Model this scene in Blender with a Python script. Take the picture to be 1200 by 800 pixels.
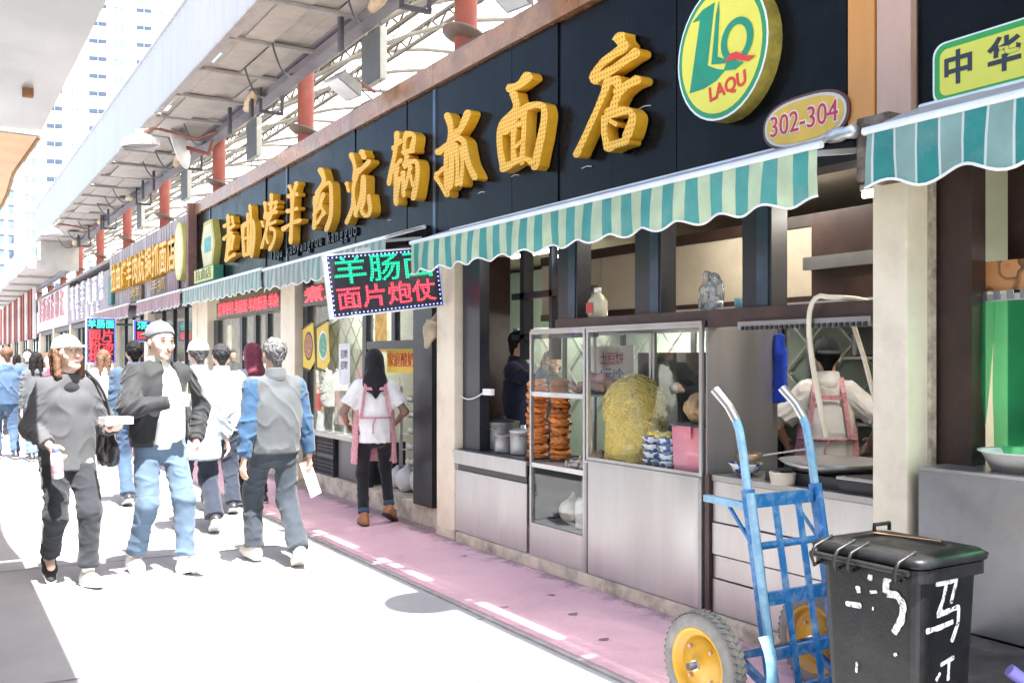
import bpy, bmesh, math, random
import numpy as np
from mathutils import Vector, Matrix
random.seed(7); RNG = np.random.default_rng(11)
for _o in list(bpy.data.objects): bpy.data.objects.remove(_o)
SC = bpy.context.scene; COL = SC.collection
R = math.radians; PI = math.pi

# ---------------------------------------------------------------- camera, sky, sun, exposure
cam_d = bpy.data.cameras.new('camera'); cam = bpy.data.objects.new('camera', cam_d); COL.objects.link(cam)
cam_d.sensor_width = 36.0; cam_d.lens = 36.0*1130/1200; cam_d.shift_y = 21/1200.0
cam_d.clip_start = 0.05; cam_d.clip_end = 2000
cam.location = (0, 0, 1.5); cam.rotation_euler = (R(90), 0, -math.atan2(685, 1130))
SC.camera = cam
SUN_T = Vector((0.0, 0.5, -1.0)).normalized()           # the way the sunlight travels
wd = bpy.data.worlds.new('World'); SC.world = wd; wd.use_nodes = True
nt = wd.node_tree; bg = nt.nodes['Background']
sky = nt.nodes.new('ShaderNodeTexSky'); sky.sky_type = 'NISHITA'; sky.sun_disc = False
sky.sun_elevation = math.asin(-SUN_T.z); sky.sun_rotation = PI   # sun stands towards -Y
sky.air_density = 1.0; sky.dust_density = 3.0; sky.ozone_density = 1.0
nt.links.new(sky.outputs[0], bg.inputs[0]); bg.inputs[1].default_value = 0.11
sun_d = bpy.data.lights.new('sun', 'SUN'); sun_d.energy = 5.0; sun_d.angle = R(0.55); sun_d.color = (1.0, 0.965, 0.91)
sun = bpy.data.objects.new('sun', sun_d); COL.objects.link(sun); sun.location = (0, -20, 40)
sun.rotation_euler = SUN_T.to_track_quat('-Z', 'Y').to_euler()
SC.view_settings.view_transform = 'Standard'; SC.view_settings.look = 'None'; SC.view_settings.gamma = 1.0
SC.view_settings.use_curve_mapping = False
SC.view_settings.exposure = 2.35
SC.render.engine = 'CYCLES'; SC.cycles.use_denoising = True
SC.cycles.max_bounces = 8; SC.cycles.diffuse_bounces = 4; SC.cycles.glossy_bounces = 4
SC.cycles.transmission_bounces = 6; SC.cycles.transparent_max_bounces = 16
SC.cycles.caustics_reflective = False; SC.cycles.caustics_refractive = False
SC.cycles.sample_clamp_indirect = 6.0

# ---------------------------------------------------------------- materials
MATS = {}
def mat(name, col, rough=0.6, metal=0.0, var=0.12, vscale=6.0, bump=0.0, bscale=60.0, dirt=None, dscale=2.5, damt=0.4,
        spec=0.5, stretch=None, coat=0.0, sheen=0.0, rvar=0.0):
    """Principled material with object-space mottling, optional dirt patches and fine relief."""
    if name in MATS: return MATS[name]
    m = bpy.data.materials.new(name); m.use_nodes = True; MATS[name] = m
    t = m.node_tree; N = t.nodes; L = t.links; b = N['Principled BSDF']
    b.inputs['Roughness'].default_value = rough; b.inputs['Metallic'].default_value = metal
    b.inputs['Specular IOR Level'].default_value = spec
    b.inputs['Coat Weight'].default_value = coat; b.inputs['Sheen Weight'].default_value = sheen
    tc = N.new('ShaderNodeTexCoord'); mp = N.new('ShaderNodeMapping'); L.new(tc.outputs['Object'], mp.inputs[0])
    if stretch: mp.inputs['Scale'].default_value = stretch
    c = (*col, 1.0); out = None
    if var > 0 or dirt:
        n = N.new('ShaderNodeTexNoise'); n.inputs['Scale'].default_value = vscale; n.inputs['Detail'].default_value = 6
        n.inputs['Roughness'].default_value = 0.62
        L.new(mp.outputs[0], n.inputs['Vector'])
        r = N.new('ShaderNodeValToRGB'); L.new(n.outputs[0], r.inputs[0])
        r.color_ramp.elements[0].position = 0.3; r.color_ramp.elements[1].position = 0.7
        r.color_ramp.elements[0].color = (*[max(0, x*(1-var)) for x in col], 1)
        r.color_ramp.elements[1].color = (*[min(1, x*(1+var)) for x in col], 1)
        out = r.outputs[0]
        if dirt:
            n2 = N.new('ShaderNodeTexNoise'); n2.inputs['Scale'].default_value = dscale; n2.inputs['Detail'].default_value = 9
            n2.inputs['Roughness'].default_value = 0.7; L.new(mp.outputs[0], n2.inputs['Vector'])
            r2 = N.new('ShaderNodeValToRGB'); L.new(n2.outputs[0], r2.inputs[0])
            r2.color_ramp.elements[0].position = 0.47; r2.color_ramp.elements[1].position = 0.72
            r2.color_ramp.elements[0].color = (0, 0, 0, 1); r2.color_ramp.elements[1].color = (damt, damt, damt, 1)
            mx = N.new('ShaderNodeMix'); mx.data_type = 'RGBA'; L.new(r2.outputs[0], mx.inputs[0])
            L.new(out, mx.inputs[6]); mx.inputs[7].default_value = (*dirt, 1); out = mx.outputs[2]
        L.new(out, b.inputs['Base Color'])
        if rvar:
            mr = N.new('ShaderNodeMapRange'); L.new(n.outputs[0], mr.inputs[0])
            mr.inputs[1].default_value = .3; mr.inputs[2].default_value = .7
            mr.inputs[3].default_value = max(0, rough-rvar); mr.inputs[4].default_value = min(1, rough+rvar)
            L.new(mr.outputs[0], b.inputs['Roughness'])
    else:
        b.inputs['Base Color'].default_value = c
    if bump > 0:
        n3 = N.new('ShaderNodeTexNoise'); n3.inputs['Scale'].default_value = bscale; n3.inputs['Detail'].default_value = 4
        L.new(mp.outputs[0], n3.inputs['Vector'])
        bp = N.new('ShaderNodeBump'); bp.inputs['Strength'].default_value = bump; bp.inputs['Distance'].default_value = 0.01
        L.new(n3.outputs[0], bp.inputs['Height']); L.new(bp.outputs[0], b.inputs['Normal'])
    return m
def emis(name, col, strength, dots=0.0):
    """Lit lamp or LED; dots > 0 breaks the light into a grid of LED points of that pitch (m)."""
    if name in MATS: return MATS[name]
    m = bpy.data.materials.new(name); m.use_nodes = True; MATS[name] = m
    t = m.node_tree; N = t.nodes; L = t.links; b = N['Principled BSDF']
    b.inputs['Base Color'].default_value = (*[x*.3 for x in col], 1); b.inputs['Roughness'].default_value = .4
    b.inputs['Emission Color'].default_value = (*col, 1); b.inputs['Emission Strength'].default_value = strength
    if dots:
        tc = N.new('ShaderNodeTexCoord'); mp = N.new('ShaderNodeVectorMath'); mp.operation = 'SCALE'; mp.inputs[3].default_value = 1/dots
        L.new(tc.outputs['Object'], mp.inputs[0])
        fr = N.new('ShaderNodeVectorMath'); fr.operation = 'FRACTION'; L.new(mp.outputs[0], fr.inputs[0])
        sb = N.new('ShaderNodeVectorMath'); sb.operation = 'SUBTRACT'; L.new(fr.outputs[0], sb.inputs[0]); sb.inputs[1].default_value = (.5, .5, .5)
        sc = N.new('ShaderNodeVectorMath'); sc.operation = 'MULTIPLY'; L.new(sb.outputs[0], sc.inputs[0]); sc.inputs[1].default_value = (1, 1, 0)
        ln = N.new('ShaderNodeVectorMath'); ln.operation = 'LENGTH'; L.new(sc.outputs[0], ln.inputs[0])
        mr = N.new('ShaderNodeMapRange'); L.new(ln.outputs['Value'], mr.inputs[0])
        mr.inputs[1].default_value = .30; mr.inputs[2].default_value = .46; mr.inputs[3].default_value = strength; mr.inputs[4].default_value = strength*.12
        L.new(mr.outputs[0], b.inputs['Emission Strength'])
    return m
def glass(name, tint=(1, 1, 1), refl=0.5, rough=0.02, dust=0.0):
    if name in MATS: return MATS[name]
    m = bpy.data.materials.new(name); m.use_nodes = True; MATS[name] = m
    t = m.node_tree; N = t.nodes; L = t.links
    for n in list(N):
        if n.type != 'OUTPUT_MATERIAL': N.remove(n)
    o = [n for n in N if n.type == 'OUTPUT_MATERIAL'][0]
    tr = N.new('ShaderNodeBsdfTransparent'); tr.inputs[0].default_value = (*tint, 1)
    gl = N.new('ShaderNodeBsdfGlossy'); gl.inputs['Roughness'].default_value = rough
    fr = N.new('ShaderNodeFresnel'); fr.inputs[0].default_value = 1.5
    ml = N.new('ShaderNodeMath'); ml.operation = 'MULTIPLY'; ml.inputs[1].default_value = refl*2; L.new(fr.outputs[0], ml.inputs[0]); ml.use_clamp = True
    mx = N.new('ShaderNodeMixShader'); L.new(ml.outputs[0], mx.inputs[0]); L.new(tr.outputs[0], mx.inputs[1]); L.new(gl.outputs[0], mx.inputs[2])
    last = mx.outputs[0]
    if dust:
        df = N.new('ShaderNodeBsdfDiffuse'); df.inputs[0].default_value = (.7, .72, .7, 1)
        nz = N.new('ShaderNodeTexNoise'); nz.inputs['Scale'].default_value = 3; nz.inputs['Detail'].default_value = 8
        mr = N.new('ShaderNodeMapRange'); L.new(nz.outputs[0], mr.inputs[0]); mr.inputs[1].default_value = .35; mr.inputs[2].default_value = .75
        mr.inputs[3].default_value = 0; mr.inputs[4].default_value = dust
        m2 = N.new('ShaderNodeMixShader'); L.new(mr.outputs[0], m2.inputs[0]); L.new(last, m2.inputs[1]); L.new(df.outputs[0], m2.inputs[2]); last = m2.outputs[0]
    L.new(last, o.inputs[0]); return m
def translucent(name, col, amount=0.6, rough=.5, stripes=None):
    if name in MATS: return MATS[name]
    m = bpy.data.materials.new(name); m.use_nodes = True; MATS[name] = m
    t = m.node_tree; N = t.nodes; L = t.links; b = N['Principled BSDF']; o = [n for n in N if n.type == 'OUTPUT_MATERIAL'][0]
    b.inputs['Roughness'].default_value = rough
    tc = N.new('ShaderNodeTexCoord')
    n = N.new('ShaderNodeTexNoise'); n.inputs['Scale'].default_value = 4; n.inputs['Detail'].default_value = 7; L.new(tc.outputs['Object'], n.inputs['Vector'])
    r = N.new('ShaderNodeValToRGB'); L.new(n.outputs[0], r.inputs[0]); r.color_ramp.elements[0].position = .3; r.color_ramp.elements[1].position = .7
    r.color_ramp.elements[0].color = (*[x*.8 for x in col], 1); r.color_ramp.elements[1].color = (*[min(1, x*1.12) for x in col], 1)
    L.new(r.outputs[0], b.inputs['Base Color'])
    tl = N.new('ShaderNodeBsdfTranslucent'); L.new(r.outputs[0], tl.inputs[0])
    mx = N.new('ShaderNodeMixShader'); mx.inputs[0].default_value = amount
    L.new(b.outputs[0], mx.inputs[1]); L.new(tl.outputs[0], mx.inputs[2]); L.new(mx.outputs[0], o.inputs[0]); return m

# ---------------------------------------------------------------- object helpers
def tag(o, label=None, cat=None, group=None, kind=None):
    if label: o['label'] = label
    if cat: o['category'] = cat
    if group: o['group'] = group
    if kind: o['kind'] = kind
    return o
def empty(name, loc=(0, 0, 0), rz=0.0, label=None, cat=None, group=None, parent=None):
    o = bpy.data.objects.new(name, None); COL.objects.link(o); o.location = loc; o.rotation_euler = (0, 0, rz); o.empty_display_size = .1
    if parent: o.parent = parent
    return tag(o, label, cat, group)
def link(name, me, m=None, parent=None, loc=None, rot=None):
    o = bpy.data.objects.new(name, me); COL.objects.link(o)
    if m is not None:
        if len(me.materials) == 0: me.materials.append(m)
    if parent: o.parent = parent
    if loc is not None: o.location = loc
    if rot is not None: o.rotation_euler = rot
    return o
def struct(o): o['kind'] = 'structure'; return o
def copy_tree(o, parent=None):
    c = o.copy(); COL.objects.link(c); c.parent = parent
    for ch in list(o.children): copy_tree(ch, c)
    return c

class MB:
    """collects boxes, tubes, prisms and lathes into one mesh"""
    def __init__(s): s.v = []; s.f = []; s.sm = []; s.mi = []; s.cur = 0
    def add(s, v, f, smooth=False):
        n = len(s.v); s.v += [tuple(p) for p in v]; s.f += [tuple(i+n for i in q) for q in f]
        s.sm += [smooth]*len(f); s.mi += [s.cur]*len(f); return s
    def box(s, x0, x1, y0, y1, z0, z1, M=None, bev=0.0):
        if bev > 0:
            bm = bmesh.new(); bmesh.ops.create_cube(bm, size=1)
            for v in bm.verts: v.co = Vector(((x0+x1)/2+v.co.x*(x1-x0), (y0+y1)/2+v.co.y*(y1-y0), (z0+z1)/2+v.co.z*(z1-z0)))
            bmesh.ops.bevel(bm, geom=bm.edges[:]+bm.verts[:], offset=bev, segments=2, profile=.6, affect='EDGES')
            bm.verts.index_update(); vs = [v.co.copy() for v in bm.verts]; fs = [[v.index for v in f.verts] for f in bm.faces]; bm.free()
        else:
            vs = [Vector(p) for p in ((x0, y0, z0), (x1, y0, z0), (x1, y1, z0), (x0, y1, z0), (x0, y0, z1), (x1, y0, z1), (x1, y1, z1), (x0, y1, z1))]
            fs = [(0, 3, 2, 1), (4, 5, 6, 7), (0, 1, 5, 4), (1, 2, 6, 5), (2, 3, 7, 6), (3, 0, 4, 7)]
        if M is not None: vs = [M @ v for v in vs]
        return s.add(vs, fs)
    def tube(s, pts, r, n=8, cap=True, smooth=True):
        pts = [Vector(p) for p in pts]; rs = r if isinstance(r, (list, tuple)) else [r]*len(pts)
        V = []; F = []; u = None
        for i, p in enumerate(pts):
            d = (pts[min(i+1, len(pts)-1)]-pts[max(i-1, 0)]).normalized()
            if u is None:
                u = d.orthogonal().normalized()
            else:
                u = (u-d*u.dot(d)); u = u.normalized() if u.length > 1e-6 else d.orthogonal().normalized()
            w = d.cross(u)
            for k in range(n):
                a = 2*PI*k/n; V.append(p+(u*math.cos(a)+w*math.sin(a))*rs[i])
        for i in range(len(pts)-1):
            for k in range(n):
                k2 = (k+1) % n; F.append((i*n+k, i*n+k2, (i+1)*n+k2, (i+1)*n+k))
        s.add(V, F, smooth)
        if cap: s.add(V[:n], [tuple(range(n))[::-1]]); s.add(V[-n:], [tuple(range(n))])
        return s
    def bar(s, a, b, w, h, up=(0, 0, 1)):
        """box-section bar from a to b"""
        a = Vector(a); b = Vector(b); d = b-a; L_ = d.length; d.normalize(); up = Vector(up)
        x = d.cross(up); x = x.normalized() if x.length > 1e-5 else d.orthogonal().normalized(); z = x.cross(d)
        M = Matrix((( x.x, d.x, z.x, a.x), (x.y, d.y, z.y, a.y), (x.z, d.z, z.z, a.z), (0, 0, 0, 1)))
        return s.box(-w/2, w/2, 0, L_, -h/2, h/2, M)
    def lathe(s, prof, n=24, M=None, smooth=True, cap=True):
        V = []; F = []
        for (r, z) in prof:
            for k in range(n): a = 2*PI*k/n; V.append(Vector((r*math.cos(a), r*math.sin(a), z)))
        for i in range(len(prof)-1):
            for k in range(n): k2 = (k+1) % n; F.append((i*n+k, i*n+k2, (i+1)*n+k2, (i+1)*n+k))
        if cap:
            if prof[0][0] > 1e-5: F.append(tuple(range(n))[::-1])
            if prof[-1][0] > 1e-5: F.append(tuple(range((len(prof)-1)*n, len(prof)*n)))
        if M is not None: V = [M @ v for v in V]
        return s.add(V, F, smooth)
    def ell(s, c, r, n=12, m=8, M=None):
        prof = [(max(1e-6, math.sin(PI*i/m)), -math.cos(PI*i/m)) for i in range(m+1)]
        V = []; F = []
        for (q, z) in prof:
            for k in range(n): a = 2*PI*k/n; V.append(Vector((c[0]+r[0]*q*math.cos(a), c[1]+r[1]*q*math.sin(a), c[2]+r[2]*z)))
        for i in range(m):
            for k in range(n): k2 = (k+1) % n; F.append((i*n+k, i*n+k2, (i+1)*n+k2, (i+1)*n+k))
        if M is not None: V = [M @ v for v in V]
        return s.add(V, F, True)
    def prism(s, poly, d0, d1, frame):
        """closed 2-D outline (u,v) extruded along the frame's third axis; frame = (origin, U, V, W)"""
        o, U, Vv, W = [Vector(q) for q in frame]; n = len(poly)
        a = [o+U*u+Vv*v+W*d0 for u, v in poly]; b = [o+U*u+Vv*v+W*d1 for u, v in poly]
        F = [tuple(range(n))[::-1], tuple(range(n, 2*n))]+[(i, (i+1) % n, n+(i+1) % n, n+i) for i in range(n)]
        return s.add(a+b, F)
    def build(s, name, m=None, parent=None, loc=None, rot=None, label=None, cat=None, group=None, kind=None):
        me = bpy.data.meshes.new(name); me.from_pydata([tuple(v) for v in s.v], [], s.f)
        ms = m if isinstance(m, (list, tuple)) else [m]
        for x in ms:
            if x: me.materials.append(x)
        me.polygons.foreach_set('use_smooth', s.sm)
        if len(ms) > 1: me.polygons.foreach_set('material_index', s.mi)
        me.update()
        bm = bmesh.new(); bm.from_mesh(me); bmesh.ops.recalc_face_normals(bm, faces=bm.faces[:]); bm.to_mesh(me); bm.free()
        o = link(name, me, None, parent, loc, rot); return tag(o, label, cat, group, kind)
def box(name, m, x0, x1, y0, y1, z0, z1, parent=None, bev=0.0, **kw): return MB().box(x0, x1, y0, y1, z0, z1, bev=bev).build(name, m, parent, **kw)
def tube(name, m, pts, r, parent=None, n=8, **kw): return MB().tube(pts, r, n).build(name, m, parent, **kw)
def bez(p0, p1, p2, p3, n=12):
    p0, p1, p2, p3 = [Vector(p) for p in (p0, p1, p2, p3)]
    return [p0*(1-t)**3+p1*3*t*(1-t)**2+p2*3*t*t*(1-t)+p3*t**3 for t in [i/n for i in range(n+1)]]
FX = lambda o: (o, (0, -1, 0), (0, 0, 1), (-1, 0, 0))      # a face looking at the street (towards -X)
FY = lambda o: (o, (1, 0, 0), (0, 0, 1), (0, -1, 0))       # a face looking along the street (towards -Y)
def text(name, s, size, m, parent, o, frame='X', ext=0.004, off=0.0, align='CENTER', width=None, shear=0.0, rot=0.0):
    """lettering as a mesh; o = centre of the line on the face, standing ext proud of it"""
    cu = bpy.data.curves.new('lettering', 'FONT'); cu.body = s; cu.size = size; cu.extrude = ext; cu.align_x = align; cu.align_y = 'CENTER'
    cu.offset = off; cu.shear = shear; cu.resolution_u = 3
    t = bpy.data.objects.new('tmp', cu); COL.objects.link(t); dg = bpy.context.evaluated_depsgraph_get(); dg.update()
    me = bpy.data.meshes.new_from_object(t.evaluated_get(dg)); bpy.data.objects.remove(t)
    me.materials.clear(); me.materials.append(m)
    if width and len(me.vertices):
        xs = [v.co.x for v in me.vertices]; k = width/max(1e-6, max(xs)-min(xs)); c = (max(xs)+min(xs))/2
        for v in me.vertices: v.co.x = (v.co.x-c)*k
    _, U, V, W = [Vector(q) for q in (FX if frame == 'X' else FY)(o)]
    ob = link(name, me, None, parent)
    M = Matrix(((U.x, V.x, W.x, o[0]), (U.y, V.y, W.y, o[1]), (U.z, V.z, W.z, o[2]), (0, 0, 0, 1)))
    ob.matrix_local = M @ Matrix.Rotation(rot, 4, 'Z'); return ob
def chaikin(p, it=2):
    for _ in range(it):
        q = []
        for i in range(len(p)):
            a = p[i]; b = p[(i+1) % len(p)]
            q.append((a[0]*.75+b[0]*.25, a[1]*.75+b[1]*.25)); q.append((a[0]*.25+b[0]*.75, a[1]*.25+b[1]*.75))
        p = q
    return p
def rrect(w, h, r, n=5):
    P = []
    for cx, cy, a0 in ((w/2-r, h/2-r, 0), (-w/2+r, h/2-r, 90), (-w/2+r, -h/2+r, 180), (w/2-r, -h/2+r, 270)):
        for k in range(n+1): a = R(a0+90*k/n); P.append((cx+r*math.cos(a), cy+r*math.sin(a)))
    return P
def oval(w, h, n=40): return [(w/2*math.cos(2*PI*k/n), h/2*math.sin(2*PI*k/n)) for k in range(n)]
# ================================================================ ground, pavement
def ground_mat():
    m = mat('street concrete', (.385, .395, .415), .85, var=.10, vscale=1.6, bump=.25, bscale=90, dirt=(.27, .27, .275), dscale=.9, damt=.4)
    return m
def pink_mat():
    m = mat('pink paving', (.78, .50, .565), .55, var=.10, vscale=1.3, dirt=(.40, .26, .31), dscale=2.6, damt=.55)
    t = m.node_tree; N = t.nodes; L = t.links; b = N['Principled BSDF']
    tc = N.new('ShaderNodeTexCoord')
    h = []
    for ax in ('X', 'Y'):                                             # a fine grid of raised studs
        w = N.new('ShaderNodeTexWave'); w.wave_type = 'BANDS'; w.bands_direction = ax; w.inputs['Scale'].default_value = 9.0
        L.new(tc.outputs['Object'], w.inputs['Vector']); h.append(w)
    mu = N.new('ShaderNodeMath'); mu.operation = 'MULTIPLY'; L.new(h[0].outputs[1], mu.inputs[0]); L.new(h[1].outputs[1], mu.inputs[1])
    src = b.inputs['Base Color'].links[0].from_socket                 # grit trodden in along the plinth and the kerb
    sx = N.new('ShaderNodeSeparateXYZ'); L.new(tc.outputs['Object'], sx.inputs[0]); nz = N.new('ShaderNodeTexNoise'); nz.inputs['Scale'].default_value = 7; nz.inputs['Detail'].default_value = 9; nz.inputs['Roughness'].default_value = .75; L.new(tc.outputs['Object'], nz.inputs['Vector'])
    ed_ = N.new('ShaderNodeMapRange'); L.new(sx.outputs['X'], ed_.inputs[0]); ed_.inputs[1].default_value = 3.38; ed_.inputs[2].default_value = 3.70; ed_.inputs[3].default_value = -.30; ed_.inputs[4].default_value = .24
    ad = N.new('ShaderNodeMath'); L.new(ed_.outputs[0], ad.inputs[0]); L.new(nz.outputs[0], ad.inputs[1]); rp = N.new('ShaderNodeMapRange'); L.new(ad.outputs[0], rp.inputs[0]); rp.inputs[1].default_value = .50; rp.inputs[2].default_value = .72; rp.inputs[3].default_value = 0; rp.inputs[4].default_value = .8
    gm = N.new('ShaderNodeMix'); gm.data_type = 'RGBA'; L.new(rp.outputs[0], gm.inputs[0]); L.new(src, gm.inputs[6]); gm.inputs[7].default_value = (.17, .13, .14, 1); L.new(gm.outputs[2], b.inputs['Base Color'])
    bp = N.new('ShaderNodeBump'); bp.inputs['Strength'].default_value = .6; bp.inputs['Distance'].default_value = .006
    L.new(mu.outputs[0], bp.inputs['Height']); L.new(bp.outputs[0], b.inputs['Normal'])
    return m
g = MB(); g.add([(-400, -200, 0), (400, -200, 0), (400, 700, 0), (-400, 700, 0)], [(0, 1, 2, 3)])
struct(g.build('street', ground_mat()))
struct(box('pavement', pink_mat(), 2.79, 3.95, -8, 64, -.05, .02))
struct(box('kerb_strip', mat('kerb line', (.33, .31, .31), .9, var=.2, vscale=9), 2.755, 2.7895, -8, 64, -.05, .012))
jm = mat('joint', (.26, .26, .26), .9)
for y in (2.2, 4.95, 7.7, 10.9, 14.4):                                # sawn joints across the street slab
    j = MB(); j.box(-2.4, 2.75, y-.006, y+.006, .0035, .0045, Matrix.Rotation(R(-2), 4, 'Z')); struct(j.build('street_joint', jm))

# ================================================================ street canopy on the shop side
CAN = empty('street_canopy', (2.73, 0, 0), 0, 'long grey canopy with white ribbed fascia over the pavement', 'canopy')
CAN.matrix_world.translation = (0, 0, 0); CAN.location = (0, 0, 0)
m_soff = mat('soffit sheet', (.44, .415, .385), .6, .2, var=.14, vscale=2.2, dirt=(.20, .17, .14), dscale=1.6, damt=.5)
m_batt = mat('soffit batten', (.38, .365, .35), .55, .3, var=.2)
m_dark = mat('dark steel', (.075, .075, .095), .5, .4, var=.25, vscale=5)
m_beam = mat('beam paint', (.17, .165, .20), .5, .2, var=.22, vscale=4, dirt=(.30, .27, .24), damt=.4)
m_fasc = mat('fascia sheet', (.40, .405, .415), .5, var=.05, vscale=1.2, dirt=(.3, .31, .34), dscale=3, damt=.35, stretch=(1, 1, .15))
Z0 = 5.0; Y0, Y1 = -9.0, 31.6; PIT = 1.3
# white ribbed fascia: one sheet per bay, ribs pressed in
def fascia(y0, y1, x, z0, z1, parent):
    P = []; n = int((y1-y0)/.085)
    for i in range(n+1):
        y = y0+(y1-y0)*i/n; P.append((y, x-(.012 if i % 2 else 0)))
    q = MB(); V = [(p[1], p[0], z0) for p in P]+[(p[1], p[0], z1) for p in P]+[(x+.02, P[-1][0], z0), (x+.02, P[0][0], z0), (x+.02, P[-1][0], z1), (x+.02, P[0][0], z1)]
    k = len(P); F = [(i, i+1, k+i+1, k+i) for i in range(k-1)]+[(2*k+1, 2*k, 2*k+2, 2*k+3)]
    q.add(V, F); return q.build('fascia_sheet', m_fasc, parent)
y = Y0
while y < Y1-.1:
    fascia(y+.004, min(y+3.9, Y1)-.004, 2.73, Z0-.01, 5.9, CAN); y += 3.9
box('fascia_trim', m_batt, 2.715, 2.775, Y0, Y1, Z0-.045, Z0-.012, CAN)
box('fascia_cap', m_fasc, 2.70, 2.78, Y0, Y1, 5.9, 5.935, CAN)
cols = ((2.78, 2.86), (2.95, 3.26), (3.268, 3.52), (3.528, 3.74))
NB = int((Y1-Y0)/PIT)
pm = {}
for i in range(NB):
    ya = Y0+i*PIT
    for c, (xa, xb) in enumerate(cols):
        me = pm.get(c)
        if me is None:
            o = MB().box(xa, xb, .05, PIT-.006, 0, .012).build('soffit_panel', m_soff, CAN); pm[c] = o.data
        else: o = link('soffit_panel', me, None, CAN)
        o.location = (0, ya, Z0+random.uniform(-.012, .006)); o.rotation_euler = (random.uniform(-.006, .006), random.uniform(-.01, .01), 0)
bm_ = None
for i in range(NB+1):
    ya = Y0+i*PIT
    if bm_ is None: o = MB().box(2.76, 3.76, -.028, .028, -.032, 0).box(2.76, 3.76, -.02, .02, -.0, .012).build('soffit_batten', m_batt, CAN); bm_ = o.data
    else: o = link('soffit_batten', bm_, None, CAN)
    o.location = (0, ya, Z0-.013); 
# cover strips over the long slit; the open stretches let sun dashes through
openings = [(4.63, 5.60), (3.80, 4.16), (3.32, 3.66), (1.75, 2.62), (.2, .75), (11.2, 11.6), (13.9, 14.2)]
ys = sorted([Y0]+[v for a in openings for v in a]+[Y1])
for a, b in zip(ys[0::2], ys[1::2]): box('cover_strip', m_soff, 2.862, 2.948, a, b, Z0+.014, Z0+.02, CAN)
box('upper_sheet', m_soff, 2.949, 3.76, Y0, Y1, Z0+.032, Z0+.04, CAN)
for a, b in openings: box('cover_strip', m_soff, 2.9049, 2.948, a, b, Z0+.014, Z0+.02, CAN)
# end plate, long beam of three flanges, brackets
box('end_plate', m_soff, 2.74, 3.9, Y1, Y1+.04, 4.15, 5.0, CAN)
BE = MB(); BE.box(3.70, 3.86, Y0, Y1, 4.86, 4.90).box(3.72, 3.84, Y0, Y1, 4.92, 4.975).box(3.69, 3.87, Y0, Y1, 5.0, 5.035).box(3.765, 3.795, Y0, Y1, 4.895, 5.0)
BE.build('edge_beam', m_beam, CAN)
br = None
for i in range(10):
    yy = -4.95+4.3*i
    if yy > Y1: break
    if br is None:
        o = MB().box(3.64, 3.67, -.02, .02, -.32, .1).box(3.92, 3.95, -.02, .02, -.32, .1).box(3.64, 3.95, -.02, .02, -.34, -.30).build('beam_bracket', m_dark, CAN); br = o.data
    else: o = link('beam_bracket', br, None, CAN)
    o.location = (0, yy, 5.0)
# wrapped pipe joints and small clutter over the beam, tan insulation
m_ins = mat('tan insulation', (.50, .40, .27), .85, var=.3, vscale=8, bump=.5, bscale=30, dirt=(.2, .15, .1), damt=.5)
for i in range(7):
    yy = 8.3+random.uniform(-.3, .3)+i*4.3
    o = MB(); o.lathe([(.02, -.22), (.045, -.2), (.07, -.05), (.065, .1), (.05, .2), (.02, .23)], 12, Matrix.Translation((3.60, yy, 4.86)) @ Matrix.Rotation(R(90+random.uniform(-20, 20)), 4, 'X'))
    o.build('wrapped_joint', m_ins, CAN)
for i in range(26):
    yy = 4+i*1.05; k = random.choice((0, 1))
    if k: MB().box(3.56, 3.60, yy-.04, yy+.04, 4.62, 4.98).build('drop_hanger', m_dark, CAN)
    else: MB().tube(bez((3.2, yy, 4.93), (3.4, yy+.3, 4.6), (3.6, yy+.5, 4.75), (3.7, yy+.9, 4.9)), .012, 6).build('loose_cable', m_dark, CAN)

# second canopy farther down the street
C2 = empty('street_canopy', (2.6, 33, 4.4), 0, 'farther canopy beyond the first one ends, white fascia over grey soffit', 'canopy')
for i in range(7):
    ya = i*4.0
    MB().box(0, .02, ya, ya+3.97, 0, .75).build('fascia_sheet', m_fasc, C2); MB().box(.03, 1.2, ya+.02, ya+3.95, -.02, 0).build('soffit_panel', m_soff, C2)
    MB().box(.03, 1.2, ya-.06, ya+.015, -.1, .02).build('soffit_batten', m_batt, C2)
MB().box(1.1, 1.25, 0, 28, -.16, -.02).build('edge_beam', m_beam, C2)

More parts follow.
